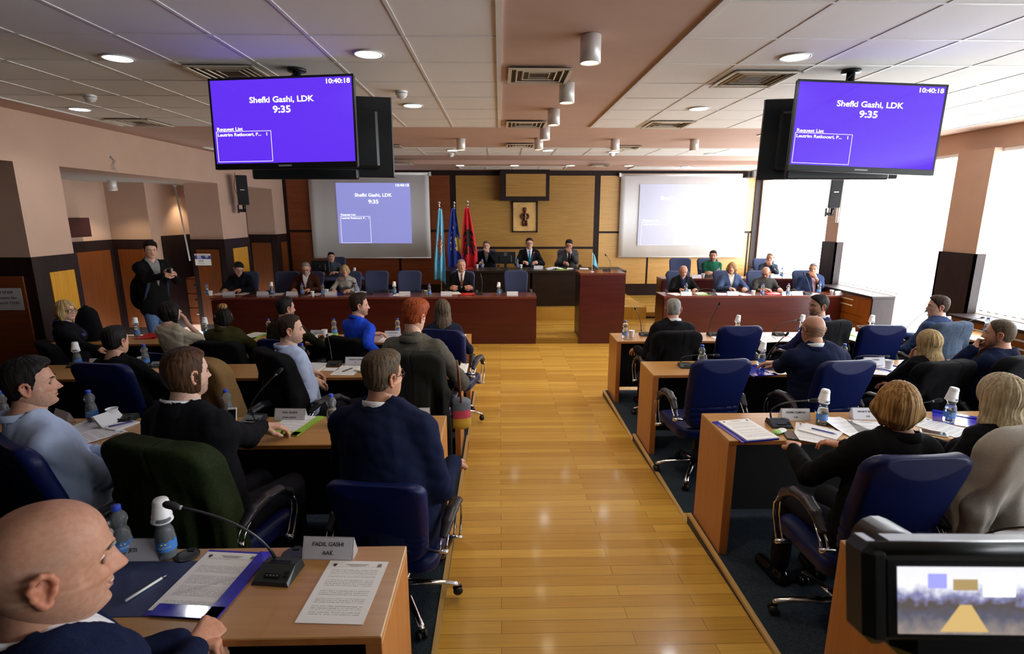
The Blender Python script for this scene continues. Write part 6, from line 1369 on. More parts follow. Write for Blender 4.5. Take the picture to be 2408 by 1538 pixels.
def _l(m):
    n = 24; vs = []; fs = []
    for i in range(n + 1):
        a = -2.6 + 5.2 * i / n - PI / 2
        for z in (.036, .074 + .004 * math.sin(i * 1.9)): vs.append((.0334 * math.cos(a), .0334 * math.sin(a), z))
    for i in range(n): fs.append((2 * i, 2 * i + 2, 2 * i + 3, 2 * i + 1))
    m.add(vs, fs, 0, True)
    me = text_mesh('RUGOVE', .0115, .0002, bold=.0003); n_ = len(me.vertices); co = np.zeros(n_ * 3); me.vertices.foreach_get('co', co); co = co.reshape(-1, 3)
    a = co[:, 0] / .034 - PI / 2 - .15; v = np.stack([.0339 * np.cos(a), .0339 * np.sin(a), .052 + co[:, 1]], 1); m.add(v, [tuple(p.vertices) for p in me.polygons], 1)
    for dx in (-.007, .004): 
        a = dx / .034 - PI / 2 - .15; m.ball((.0336 * math.cos(a), .0336 * math.sin(a), .066), .004, 8, 2, sc=(1, .4, .8))
BL = pm(_l, [M['blabel'], M['white'], mat('label yellow', (.6, .55, .12), .5)], 'label')
CP = pm(lambda m: (m.lathe([(.0, .0), (.022, 0), (.0245, .004), (.0335, .078), (.0355, .080), (.0355, .084), (.033, .083), (.0235, .006), (0, .004)], 22, cap=False)), M['cup'], 'cup')
CR = pm(lambda m: [m.lathe([(.0250 + .0088 * z / .075, z), (.0262 + .0088 * z / .075, z + .002), (.0255 + .0088 * z / .075, z + .004)], 22, cap=False) for z in (.012, .060)], M['cup'], 'cup_rib')
def bottle(x, y, z, lab, yaw=0, cap=True, cup=False, cuplab=None):
    t = empty('water_bottle', (x, y, z), yaw, lab, 'bottle', 'small water bottles'); link('bottle_body', BT, t); link('water', BW, t); link('label', BL, t); link('cap', BC, t)
    if cup:
        c = cupo(x + .003, y, z + .228, ' '.join((cuplab or ('upturned cup on the bottle' + lab.replace('water bottle under a cup', '').replace('water bottle', ''))).split()[:16]), flip=True); c.rotation_euler = (PI + .05, random.uniform(.05, .16), 0)
    return t
def cupo(x, y, z, lab, flip=False):
    t = link('plastic_cup', CP, None, (x, y, z)); tag(t, lab, 'cup', 'white plastic cups'); link('cup_rib', CR, t); t.rotation_euler = (0, 0, 0); return t
# delegate microphone: wedge base, loudspeaker grille, buttons, gooseneck, capsule
def _mb(m):
    w, d = .066, .058; pts = [(-d, 0), (d, 0), (d * .95, .030), (d * .2, .038), (-d * .95, .014)]
    n = len(pts); vs = []
    for sx in (-1, 1):
        for yy, zz in pts: vs.append((sx * w * (1 if zz < .005 else .90), yy, zz))
    m.add(vs, [tuple(range(n)), tuple(range(n, 2 * n))[::-1]] + [(n + i, n + (i + 1) % n, (i + 1) % n, i) for i in range(n)])
MBASE = pm(_mb, M['grey_plastic'], 'base')
MGR = pm(lambda m: [m.box((0, -.012, .0), (.07, .002, .002))] and [m.box((0, .012 + .008 * k, .0385 - .001 * k), (.075, .003, .002)) for k in range(3)], M['black'], 'speaker_grille')
MBTN = pm(lambda m: (m.box((0, -.036, .0245), (.055, .014, .004), rot=(.36, 0, 0)), [m.box((.045, -.034 + q * .012, .0255 + q * .004), (.014, .009, .004), rot=(.36, 0, 0)) for q in (0, 1)]), M['black_gloss'], 'button_panel')
MLET = pm(lambda m: [m.box((-.018 + .012 * k, -.0372, .0268), (.006, .0015, .001), rot=(.36, 0, 0)) for k in range(4)], M['grey_lt'], 'key_marks')
NECKM = mat('gooseneck metal', (.05, .05, .055), .35, .7)
def mic(x, y, z, yaw, head, lab, red=False, mid=None, face=None):
    """head: world position of the capsule"""
    t = empty('table_microphone', (x, y, z), yaw, lab, 'microphone', 'delegate table microphones')
    b = link('base', MBASE, t); link('button_panel', MBTN, b); link('key_marks', MLET, b); link('speaker_grille', MGR, b)
    if head is not None:
        Rz = Matrix.Rotation(-yaw, 3, 'Z'); h = Rz @ (Vector(head) - Vector((x, y, z))); st_ = Vector((-.035, .045, .034)); n = 12; pts = []
        c1 = st_ + Vector((0, 0, max(.10, h.z * .75)))
        if mid is not None: c1 = Rz @ (Vector(mid) - Vector((x, y, z)))
        for i in range(n + 1): s = i / n; pts.append(st_ * (1 - s) ** 2 + c1 * 2 * s * (1 - s) + h * s * s)
        m = MB(); m.tube(pts, [.0058] * 2 + [.0042] * (n - 1), 8); nk = m.build('gooseneck', NECKM, t)
        d = (pts[-1] - pts[-3]).normalized(); m = MB(); a = pts[-1]; m.tube([a - d * .006, a, a + d * .012, a + d * .032, a + d * .042, a + d * .046], [.006, .0095, .0125, .0125, .009, .003], 12); m.build('microphone_head', M['black_soft'], nk)
        m = MB(); m.tube([a - d * .012, a - d * .003], .0072, 10); m.build('light_ring', glow('red ring', (1, .05, .03), 3) if red else M['grey_lt'], nk)
    return t
# name plate: acrylic prism with a printed card
def plate(x, y, z, yaw, lines, lab, w=.20, blank=False):
    t = empty('name_plate', (x, y, z), yaw, lab, 'name plate', 'table name plates'); h, d = .075, .030; ang = math.atan2(d, h)
    m = MB(); m.poly([(-d, 0), (d, 0), (0, h)], -w / 2, w / 2, plane='yz'); m.build('holder', M['acryl'], t)
    R = Matrix.Rotation(PI / 2 - ang, 3, 'X'); m = MB()
    c = Vector((0, -d / 2 - .0012, h / 2)); m.box(c, (w - .012, h * .98, .0008), rot=R); cd = m.build('card', M['plate_paper'], t)
    m = MB(); Rn = np.array(R); up_ = Rn @ np.array([0, 1, 0]); nr_ = Rn @ np.array([0, 0, 1]); c = np.array(c)
    for i, (tx, sz) in enumerate(lines): add_text(m, tx, sz, Rn, c + up_ * (.014 if len(lines) > 1 and i == 0 else (-.016 if i else 0)) + nr_ * .0008, 0, bold=.0002)
    if lines: m.build('card_lettering', M['ink'], cd)
    return t
_pc = 0
A4 = {}
def sheet(x, y, z, yaw, lab, kind='print', n=1, w=.21, l=.297, name='paper_sheet', cat='paper', crest=True, curlz=0):
    key = (kind, n, w, l, curlz)
    if key not in A4:
        m = MB(); nx, ny = 6, 10; vs = []; fs = []
        for top in (0, 1):
            for j in range(ny + 1):
                for i in range(nx + 1):
                    u_, v_ = i / nx - .5, j / ny - .5; vs.append((u_ * w, v_ * l, (.0006 * n + .0004) * top + curlz * max(0, (v_ * .5 - u_ * .6)) ** 2 * 4))
        N_ = (nx + 1) * (ny + 1)
        for j in range(ny):
            for i in range(nx): a = j * (nx + 1) + i; fs.append((a, a + nx + 1, a + nx + 2, a + 1)); fs.append((N_ + a, N_ + a + 1, N_ + a + nx + 2, N_ + a + nx + 1))
        for i in range(nx): fs.append((i, i + 1, N_ + i + 1, N_ + i)); a = ny * (nx + 1) + i; fs.append((a + 1, a, N_ + a, N_ + a + 1))
        for j in range(ny): a = j * (nx + 1); fs.append((a + nx + 1, a, N_ + a, N_ + a + nx + 1)); a += nx; fs.append((a, a + nx + 1, N_ + a + nx + 1, N_ + a))
        m.add(vs, fs); me = m.mesh('sheet'); me.materials.append({'print': M['print'], 'dense': M['print2'], 'blank': M['paper']}[kind]); cm = None
        if kind != 'blank' and w > .15:
            m = MB(); zt_ = .0006 * n + .0008; m.poly([(-.085, .132), (-.073, .132), (-.073, .122), (-.079, .115), (-.085, .122)], zt_, zt_ + .0003); m.bx(-.04, .04, .128, .1295, zt_, zt_ + .0003); m.bx(-.03, .03, .121, .1225, zt_, zt_ + .0003)
            pts = [(.080 + .007 * math.sin(2 * a), .125 + .007 * math.sin(a), zt_ + .0005) for a in np.linspace(0, 2 * PI, 20)]; m.tube(pts, .0008, 4); cm = m.mesh('crest'); cm.materials.append(M['ink'])
        A4[key] = (me, cm)
    me, cm = A4[key]; o = link(name, me, None, (x, y, z + .0008), (0, 0, yaw)); tag(o, lab, cat, 'papers on the desks')
    if cm and curlz == 0: link('letterhead', cm, o)
    return o
def folder(x, y, z, yaw, col, lab, w=.24, l=.32, n=5, th=.004, pg=True):
    t = empty('document_folder', (x, y, z), yaw, lab, 'folder', 'coloured document folders')
    m = MB(); m.bx(-w / 2, w / 2, -l / 2, l / 2, 0.0006, th); m.build('cover', M[col], t)
    m = MB(); m.bx(w / 2 - .045, w / 2 + .002, -l / 2, l / 2, th + .003, th + .0042); m.bx(-w / 2 + .02, w / 2, -l / 2 - .001, -l / 2 + .05, th + .003, th + .0042); m.build('flap', M[col], t)
    if pg:
        o = link('paper_stack', A4.get(('dense', 1, .21, .297, 0), (None, None))[0] or BT, t, (-.012, .004, th + .0006)); me, cm = A4[('dense', 1, .21, .297, 0)]; link('letterhead', cm, o)
    return t
def pen(x, y, z, yaw, col, lab):
    t = empty('pen', (x, y, z), yaw, lab, 'pen', 'pens'); m = MB(); m.tube([(-.068, 0, .0055), (.052, 0, .0055)], .0042, 8); m.build('barrel', col, t); m = MB(); m.tube([(.052, 0, .0055), (.066, 0, .0045), (.070, 0, .004)], [.004, .002, .0008], 8); m.build('tip', M['steel'], t); m = MB(); m.bx(-.066, -.03, -.0012, .0012, .009, .0105); m.build('clip', M['steel'], t)
def phone(x, y, z, yaw, lab, col='black', tilt=0, w=.068, l=.138):
    t = empty('mobile_phone', (x, y, z), 0, lab, 'phone'); t.rotation_euler = (tilt, 0, yaw); m = MB(); m.bx(-w / 2, w / 2, -l / 2, l / 2, .0005, .009, bev=.003); m.build('case', M[col], t); m = MB(); m.bx(-w / 2 + .004, w / 2 - .004, -l / 2 + .012, l / 2 - .012, .009, .0096); m.build('display', M['black_gloss'], t)
    m = MB(); m.lathe([(.005, .009), (.005, .0098)], 12, c=(0, -l / 2 + .0065, 0)); m.build('home_button', M['grey_lt'], t)
def grommet(x, y, z, lab):
    o = MB().lathe([(0, .0), (.040, 0), (.042, .004), (.038, .006), (.030, .0045), (0, .0045)], 24, cap=False).build('cable_grommet', M['black'], None, (x, y, z)); tag(o, lab, 'cable port', 'desk cable ports')
    m = MB(); m.bx(-.012, .012, .020, .041, .004, .0075); m.build('cable_notch', M['black_soft'], o)
sheet(0, 3.0, -5, 0, 'x', 'dense').hide_render = True
for o in [q for q in COL.objects if q.get('label') == 'x']:
    for ch_ in list(o.children): bpy.data.objects.remove(ch_)
    bpy.data.objects.remove(o)
def at(u, v, z):
    p = atZ(u, v, z); y = p.y; z0 = min(T[1:] + [DZ, .97], key=lambda q: abs(q - z))
    if abs(z - z0) < .012:
        lo, hi = {DZ: (9.23, 9.63)}.get(z0, (10.77, 11.08) if False else (0, 99))
        for k in (1, 2, 3, 4):
            if z0 == T[k] and y < 8: lo, hi = FY[k] - .41, FY[k] - .045
        y2 = min(max(y, lo), hi); return p.x * y2 / y, y2
    return p.x, p.y
N_, S_2 = .0185, .014
# --- nearest left desk
z = T[4]
x, y = at(392, 1286, z); bottle(x, y, z, 'water bottle beside the long gooseneck microphone on the nearest left desk', .5, cup=True)
x, y = at(290, 1296, z); bottle(x, y, z, 'water bottle with blue cap right in front of the laughing bald man', .9)
x, y = at(318, 1276, z); plate(x, y, z, 0, [('JETI', N_)], 'name plate ending in JETI between the two nearest bottles')
x, y = at(655, 1352, z); mic(x, y, z, -.12, atZ(418, 1192, 1.335), 'black table microphone with long gooseneck on the nearest left desk', mid=atZ(600, 1225, 1.26))
x, y = at(777, 1305, z); plate(x, y, z, -.06, [('FADIL GASHI', .0200), ('AAK', .0200)], 'name plate reading FADIL GASHI AAK', w=.185)
x, y = at(812, 1388, z); sheet(x, y, z, -.06, 'printed sheet in front of the FADIL GASHI name plate', 'print')
x, y = at(500, 1370, z); folder(x, y, z, -.10, 'blue_folder', 'glossy blue folder open on the nearest left desk', l=.33)
x, y = at(300, 1382, z); m = MB(); m.bx(-.33, .33, -.135, .135, .0004, .0022, bev=.0006); o = m.build('desk_mat', M['navy_board'], None, (x, y, z)); tag(o, 'large dark navy desk mat under the white pen', 'desk mat')
x, y = at(345, 1385, z + .003); pen(x, y, z + .0024, 1.15, M['white'], 'white pen on the navy desk mat')
x, y = at(437, 1286, z); grommet(x, y, z, 'round black cable port beside the nearest bottle'); x, y = at(690, 1294, z); grommet(x, y, z, 'round black cable port behind the nearest left microphone')
x, y = at(-10, 1300, z); sheet(x, y, z, .2, 'white paper cut off at the left edge behind the bald head', 'print', 4)
# --- third row left
z = T[3]
x, y = at(217, 977, z); bottle(x, y, z, 'water bottle with blue cap left of the cup in the third left row', .3); x, y = at(265, 978, z); cupo(x, y, z, 'empty plastic cup beside the notebook in the third left row')
x, y = at(538, 986, z); bottle(x, y, z, 'water bottle behind the white phone in the third left row', .7); x, y = at(783, 1000, z); bottle(x, y, z, 'water bottle half hidden behind the navy suit shoulder')
x, y = at(12, 985, z); bottle(x, y, z, 'water bottle cut off at the far left edge behind the pale blue shirt')
x, y = at(684, 976, z); plate(x, y, z, -.05, [('NOL NUSHI', .0185), ('Grupi i pavarur', S_2)], 'name plate reading NOL NUSHI'); x, y = at(975, 985, z); plate(x, y, z, .05, [('SHERIFI', N_), ('i pavarur', S_2)], 'name plate ending in HERIFI behind the navy suit man', w=.2)
x, y = at(150, 985, z); plate(x, y, z, -.5, [], 'name plate seen from its end at the chin of the pale blue shirt man', w=.17)
x, y = at(597, 990, z); mic(x, y, z, -.12, atZ(652, 878, z + .33), 'dark table microphone left of the NOL NUSHI plate', mid=atZ(575, 950, z + .16)); x, y = at(292, 985, z); mic(x, y, z, .1, None, 'dark microphone unit beside the notebook in the third left row')
x, y = at(690, 1000, z); folder(x, y, z, -.20, 'green_folder', 'lime green folder under the reaching hand', pg=False, l=.31); sheet(x, y + .002, z + .0045, -.22, 'printed page on the lime green folder')
x, y = at(205, 1005, z); sheet(x, y, z, -.15, 'printed papers in front of the man in the pale blue shirt at the far left', 'dense', 2); x, y = at(225, 1030, z); sheet(x - .04, y + .02, z + .003, -.6, 'second loose page by the folded arms', 'print')
# open notebook with ribbon
x, y = at(272, 1000, z); t = empty('open_notebook', (x, y, z), -.35, 'open white notebook with a blue pen and red ribbon', 'notebook')
m = MB(); m.box((.055, 0, .006), (.11, .15, .011), bev=.002); m.box((-.045, 0, .040), (.10, .15, .009), rot=(0, .72, 0), bev=.002); m.build('pages', M['paper'], t); m = MB(); m.box((.056, 0, .0012), (.115, .155, .002)); m.box((-.052, 0, .036), (.105, .155, .002), rot=(0, .72, 0)); m.build('cover', mat('beige cover', (.5, .45, .36), .6), t)
m = MB(); m.tube([(.03, -.07, .01), (.035, -.085, .005), (.03, -.10, -.004)], .002, 5); m.build('ribbon', M['red_folder'], t)
pen(x + .055, y - .02, z + .0125, .75, mat('purple pen', (.06, .04, .30), .4), 'purple pen lying on the open notebook')
x, y = at(547, 1000, z); phone(x, y + .01, z + .055, .1, 'white phone held upright behind the black jacket', 'white', PI / 2 - .3, .055, .11); x, y = at(985, 1014, z); phone(x, y, z, -.6, 'tablet with white frame at the elbow of the navy suit man', 'white', 0, .10, .17)
# --- second row left
z = T[2]
x, y = at(180, 836, z); bottle(x, y, z, 'water bottle under a cup beside the blonde woman by the wall', cup=True); x, y = at(341, 838, z); bottle(x, y, z, 'water bottle with blue cap behind the cup near the beige sweater'); x, y = at(334, 853, z); cupo(x, y, z, 'plastic cup right of the black haired man')
x, y = at(712, 845, z); bottle(x, y, z, 'water bottle at the chin of the man in the pale blue shirt')
x, y = at(232, 841, z); plate(x, y, z, 0, [('DRILON BERI', .016)], 'name plate at the left of the second left row', w=.17) ; x, y = at(838, 853, z); plate(x, y, z, -.03, [('EGZON AZEMI', .0185), ('VV', S_2)], 'name plate reading EGZON AZEMI', w=.2)
x, y = at(786, 859, z); mic(x, y, z, 0, atZ(770, 790, z + .20), 'microphone unit left of the EGZON AZEMI plate'); x, y = at(180, 852, z); mic(x, y, z, .1, None, 'dark microphone unit below the cup topped bottle at the far left'); x, y = at(372, 850, z); mic(x, y, z, .1, None, 'dark microphone unit beside the cup near the beige sweater')
x, y = at(737, 865, z); sheet(x, y, z, -.10, 'stack of papers at the elbow of the man in the pale blue shirt', 'dense', 10); x, y = at(778, 869, z); sheet(x, y, z, -.1, 'small white card with a round stamp below the microphone unit', 'blank', 1, .13, .09, 'card')
x, y = at(817, 871, z); sheet(x, y, z, -.08, 'printed sheet with a black pen below the EGZON AZEMI plate'); pen(x + .005, y, z + .003, 1.1, M['black'], 'black pen on the sheet below the EGZON AZEMI plate')
x, y = at(873, 868, z); o = sheet(x, y, z + .005, -.45, 'thick open booklet behind the head of the navy suit man', 'blank', 22, .18, .25, 'booklet', 'booklet')
x, y = at(1073, 866, z); sheet(x, y, z, .0, 'printed sheet at the aisle end of the second left row'); x, y = at(1075, 851, z); phone(x, y, z, 0, 'black phone at the aisle end of the second left row')
# --- front row left
z = T[1]
x, y = at(322, 783, z); bottle(x, y, z, 'water bottle under a cup in front of the standing man', cup=True); x, y = at(484, 778, z); bottle(x, y, z, 'water bottle under a cup left of the hair bun', cup=True)
x, y = at(634, 785, z); bottle(x, y, z, 'water bottle with blue cap between the hair bun and the hidden bearded man'); x, y = at(787, 787, z); bottle(x, y, z, 'water bottle left of the royal blue shirt'); x, y = at(936, 787, z); bottle(x, y, z, 'water bottle left of the red hair'); x, y = at(1058, 784, z); bottle(x, y, z, 'water bottle hidden behind the long haired woman')
x, y = at(748, 790, z); plate(x, y, z, 0, [('TOLGA BALAJ', .015)], 'name plate left of the royal blue shirt', w=.17); x, y = at(924, 792, z); plate(x, y, z, 0, [('ADRIAN HOXHA', .0155), ('Grupi i pavarur', .012)], 'name plate right of the royal blue shirt', w=.19)
x, y = at(768, 787, z); cupo(x, y - .06, z, 'plastic cup beside the name plate left of the royal blue shirt')
x, y = at(806, 795, z); mic(x + .3, y, z, 0, None, 'microphone unit at the elbow of the royal blue shirt'); x, y = at(1000, 795, z); mic(x, y, z, 0, None, 'microphone unit behind the red haired person')
x, y = at(598, 788, z); folder(x, y, z, -.2, 'green_folder', 'lime green folder beside the dotted scarf', pg=False); sheet(x, y, z + .0045, -.3, 'printed page on the folder beside the dotted scarf'); x, y = at(762, 796, z); folder(x, y, z, 0, 'green_folder', 'thick lime green folder left of the royal blue shirt', pg=False, th=.03); sheet(x, y, z + .031, -.05, 'printed page on the thick lime green folder')
x, y = at(736, 795, z); sheet(x, y, z, .1, 'loose page left of the thick lime green folder'); x, y = at(916, 798, z); sheet(x, y, z, -.1, 'printed sheet left of the red hair'); x, y = at(1074, 793, z); sheet(x, y, z, 0, 'small sheet at the aisle end of the front left desk', 'print')
x, y = at(220, 793, z); folder(x, y, z, .4, 'red_folder', 'red document case in front of the blonde woman by the wall', pg=False); sheet(x + .03, y + .01, z + .005, .5, 'white page on the red document case', 'blank'); x, y = at(355, 790, z); folder(x, y, z, .1, 'red_folder', 'red folder left of the beige sweater', pg=False)
# --- right block, front row
x, y = at(1469, 794, z); bottle(x, y, z, 'water bottle at the aisle end of the front right desk'); x, y = at(1481, 793, z); cupo(x + .02, y, z, 'plastic cup beside the bottle at the aisle end'); x, y = at(1477, 799, z)
t = empty('key_ring', (x, y, z), 0, 'small bunch of keys before the bottle at the aisle end', 'keys'); m = MB(); m.tube([(.02 * math.cos(a), .02 * math.sin(a), .003) for a in np.linspace(0, 2 * PI, 14)], .0018, 5, caps=False); m.build('ring', M['steel'], t)
for k in range(3): m = MB(); a = k * 1.3; m.box((.035 * math.cos(a), .035 * math.sin(a), .004), (.05, .01, .003), rot=(0, 0, a)); m.build('key', M['steel'], t)
for (u, v, lb) in ((1733, 784, 'water bottle under a cup behind the empty chair in the front right row'), (1884, 780, 'water bottle under a cup right behind the balding man'), (2046, 784, 'water bottle under a cup behind the second empty chair in the front right row')): x, y = at(u, v, z); bottle(x, y, z, lb, cup=True)
x, y = at(2318, 785, z); bottle(x, y, z, 'water bottle above the forehead of the man with the fist')
x, y = at(1517, 789, z); mic(x, y, z, 0, atZ(1495, 728, z + .34), 'microphone with upright neck left of the silver haired man', mid=atZ(1507, 745, z + .22)); x, y = at(1677, 789, z); mic(x, y, z, 0, atZ(1690, 718, z + .40), 'microphone with upright neck right of the silver haired man', mid=atZ(1668, 755, z + .2))
x, y = at(1832, 789, z); mic(x, y, z, 0, atY(1874, 753, y + .05), 'microphone bent right beside the balding man', mid=atY(1825, 758, y + .03)); x, y = at(2075, 790, z); mic(x, y, z, 0, atY(2030, 767, y + .05), 'microphone with its neck laid flat to the left behind the second empty chair', mid=atY(1985, 762, y))
x, y = at(2140, 790, z); mic(x, y, z, 0, atY(2176, 733, y - .02), 'microphone pointing up to the man with clear glasses', mid=atY(2130, 765, y)); x, y = at(2262, 790, z); mic(x, y, z, 0, atY(2306, 748, y), 'microphone between the man with clear glasses and the man with the fist', mid=atY(2262, 755, y))
for u, v, yw, lb in ((1560, 795, .1, 'sheet beside the silver haired man'), (1845, 797, -.2, 'white papers below the bent microphone, front right row'), (1800, 798, .2, 'white sheet right of the first empty chair'), (2140, 798, .1, 'white sheet behind the blond hair in the front right row'), (2280, 793, .1, 'papers at the window end of the front right desk'), (1700, 796, 0, 'white sheet left of the first empty chair'), (2005, 790, 0, 'white page left of the second empty chair')): x, y = at(u, v, z); sheet(x, y, z, yw, lb, 'print', 2)
x, y = at(1875, 791, z); folder(x, y, z + .003, .1, 'blue_folder', 'blue folder behind the balding man', pg=False); x, y = at(2008, 796, z); folder(x, y, z + .003, .2, 'green_folder', 'pale green folder left of the second empty chair', pg=False)
x, y = at(1995, 784, z); plate(x, y, z, 0, [], 'blank looking name plate beside the pale green folder', w=.15)
# --- right block, second row
z = T[2]
x, y = at(1648, 862, z); bottle(x, y, z, 'water bottle with blue cap beside the arched microphone'); x, y = at(1790, 860, z); bottle(x, y, z, 'water bottle under a cup in front of the balding man', cup=True); x, y = at(1980, 859, z); bottle(x, y, z, 'water bottle with blue cap right of the balding man')
x, y = at(1613, 863, z); mic(x, y, z, -.05, atY(1680, 835, y - .02), 'microphone with arched neck near the aisle in the second right row', mid=atY(1590, 832, y + .05)); x, y = at(1812, 866, z); mic(x, y, z, 0, atY(1846, 790, y - .02), 'red tipped microphone pointing at the balding man', red=True, mid=atY(1800, 830, y)); x, y = at(2025, 860, z); mic(x, y, z, 0, atY(2080, 838, y - .02), 'microphone with arched neck between blue chair and blond hair', mid=atY(2000, 832, y)); x, y = at(2210, 862, z); mic(x, y, z, 0, atY(2290, 824, y - .02), 'microphone pointing at the man with the fist', mid=atY(2230, 835, y))
x, y = at(2053, 858, z); plate(x, y, z, 0, [('A. KELMENDI', .0155), ('LDK', .013)], 'name plate right of the second row blue chair', w=.20); x, y = at(2089, 868, z); cupo(x, y, z, 'plastic cup left of the shoulder length blond hair')
x, y = at(1775, 872, z); folder(x, y, z, .15, 'blue_folder', 'blue folder right of the empty aisle chair', pg=False); x, y = at(1725, 868, z); sheet(x, y, z, .1, 'sheet hidden by the empty aisle chair')
x, y = at(2062, 880, z); sheet(x, y, z, -.3, 'white page below the cup in the second right row', 'blank', 3, .21, .15); x, y = at(2115, 872, z); folder(x, y, z, .5, 'blue_folder', 'blue edged folder beside the shoulder length blond hair', pg=False); sheet(x + .02, y + .01, z + .005, .5, 'white page on the blue edged folder', 'dense'); x, y = at(2270, 866, z); sheet(x, y, z, .1, 'white papers behind the platinum blond hair', 'print', 3)
# --- right block, third row
z = T[3]
x, y = at(1931, 997, z); bottle(x, y, z, 'water bottle under a cup right of the NAIME OSMANI plate', cup=True); x, y = at(2230, 992, z); bottle(x, y, z, 'water bottle under a cup left of the platinum blond hair', cup=True)
x, y = at(1832, 1000, z); mic(x, y, z, -.1, atY(1905, 942, y - .06), 'microphone left of the NAIME OSMANI plate', mid=atY(1800, 945, y + .02)); x, y = at(2125, 985, z); mic(x, y, z, 0, atY(2198, 943, y - .03), 'microphone behind the chestnut bob', mid=atY(2150, 950, y))
x, y = at(1867, 986, z); plate(x, y, z, -.04, [('NAIME OSMANI', .0175), ('LDK', S_2)], 'name plate reading NAIME OSMANI LDK', w=.185); x, y = at(2035, 984, z); plate(x, y, z, -.04, [('FIKNETE BERISHA', .0165), ('LDK', S_2)], 'name plate beginning with FIKNETE', w=.20)
x, y = at(1750, 1013, z); folder(x, y, z, .17, 'blue_folder', 'blue folder under the stacked papers at the aisle end', pg=False); sheet(x + .018, y - .004, z + .005, .17, 'stack of printed papers at the aisle end of the third right row', 'print', 14)
x, y = at(1858, 1025, z); phone(x, y, z, -.25, 'black phone beside the tissue pack'); x, y = at(1833, 1019, z); t = empty('tissue_pack', (x, y, z), .5, 'green and white tissue pack beside the black phone', 'tissue pack'); S = SDF(.01); S.cone((-.035, 0, .014), (.035, 0, .014), .022, .020, ax=(0, 0, 1), fl=1.7); lo, hi = S.bounds(.01); v_, q_ = surfnet(lambda P_: S.ev(P_) + .0015 * wob(P_, 90, 2), lo, hi, .003)
link('wrapper', np_mesh('wrapper', v_, q_, [M['white'], mat('tissue green', (.30, .6, .18), .5)], slots=[1 if c < -.012 else 0 for c in v_[q_].mean(1)[:, 0]]), t); m = MB(); m.bx(-.012, .02, -.008, .008, .0255, .0285, bev=.001); m.build('flap', M['white'], t)
x, y = at(1915, 1020, z); sheet(x, y, z, -.55, 'printed page under the white notepad', 'print', 1); x, y = at(1925, 1016, z); sheet(x + .01, y, z + .002, .75, 'white notepad right of the black phone', 'blank', 9, .15, .21, 'notepad', 'notepad'); pen(x + .02, y - .02, z + .0085, -.75, mat('blue pen', (.05, .08, .4), .4), 'blue pen lying on the white notepad')
x, y = at(1990, 1005, z); sheet(x, y, z, .25, 'open booklet page curling up before the FIKNETE plate', 'dense', 2, curlz=.05); x, y = at(2055, 1012, z); sheet(x, y, z, -.25, 'right booklet page behind the chestnut bob', 'dense', 2)
x, y = at(2195, 1020, z); phone(x, y, z, 1.0, 'white phone between the two women in the third right row', 'white'); x, y = at(2225, 1012, z); sheet(x + .01, y + .02, z, .5, 'white papers between the two women in the third right row', 'print', 3); x, y = at(2270, 992, z); folder(x, y + .01, z, .9, 'blue_folder', 'shiny blue folder behind the bottle by the platinum blond hair', pg=False)
# --- nearest right desk
z = T[4]; x, y = at(2305, 1300, z); mic(x + .03, y - .02, z, -.1, atZ(2440, 1240, z + .20), 'microphone behind the video camera', mid=atZ(2345, 1235, z + .13)); x, y = at(2395, 1290, z); plate(x, y, z, -.05, [('BLERAND STAVILECI', .0175), ('PDK', .0175)], 'name plate beginning with BLERAND behind the video camera', w=.22); x, y = at(2275, 1289, z); grommet(x, y, z, 'round cable port behind the video camera')
# --- front tables
def row(z, items, where):
    for it in items:
        k, u, v = it[:3]; lb = it[3]; x, y = at(u, v, z)
        y = max(y, it[4]) if len(it) > 4 else y
        if k == 'b': bottle(x, y, z, lb)
        elif k == 'bc': bottle(x, y, z, lb, cup=True)
        elif k == 'c': cupo(x, y, z, lb)
        elif k == 'p': plate(x, y, z, 0, [], lb, w=.20)
        elif k == 's': sheet(x, y, z, random.uniform(-.3, .3), lb, 'print', 3)
        elif k == 'm': mic(x, y, z, PI, None, lb)
z = DZ
row(z, [('b', 488, 694, 'water bottle at the far left end of the front table'), ('c', 496, 695, 'plastic cup at the far left end of the front table'), ('s', 520, 691, 'papers of the man bent over his reading, left part'), ('p', 538, 695, 'name plate of the man bent over his reading'), ('s', 572, 689, 'open white booklet under the man bent over his reading'),
        ('p', 618, 695, 'name plate left of the first cup topped bottle on the front table'), ('bc', 640, 693, 'water bottle under a cup between the two men at the front table'), ('s', 652, 692, 'white sheet behind the first cup topped bottle'), ('p', 687, 695, 'name plate left of the grey bearded man'), ('b', 711, 693, 'water bottle at the hand of the grey bearded man'),
        ('c', 735, 696, 'plastic cup right of the grey bearded man'), ('s', 747, 692, 'white sheet right of the grey bearded man'), ('b', 760, 694, 'water bottle left of the woman in the light coat'), ('c', 769, 691, 'plastic cup left of the woman in the light coat'), ('p', 778, 695, 'name plate of the woman in the light coat'), ('b', 838, 691, 'water bottle right of the woman in the light coat'), ('p', 848, 695, 'name plate right of the woman in the light coat'),
        ('bc', 928, 692, 'water bottle under a cup between the empty grey chairs'), ('p', 952, 695, 'name plate between the empty grey chairs'), ('s', 940, 693, 'white sheet beside the plate between the empty grey chairs'), ('c', 1002, 694, 'plastic cup right of the empty grey chairs'), ('b', 1010, 695, 'water bottle right of the empty grey chairs'), ('p', 1050, 695, 'name plate of the man with folded arms'), ('s', 1068, 689, 'open booklet before the man with folded arms'),
        ('s', 1100, 692, 'page on the red folder before the man with folded arms'), ('bc', 1173, 694, 'water bottle under a cup left of the last grey chair'), ('p', 1205, 695, 'name plate before the last grey chair'), ('m', 598, 690, 'dark microphone unit of the man bent over his reading')], '')
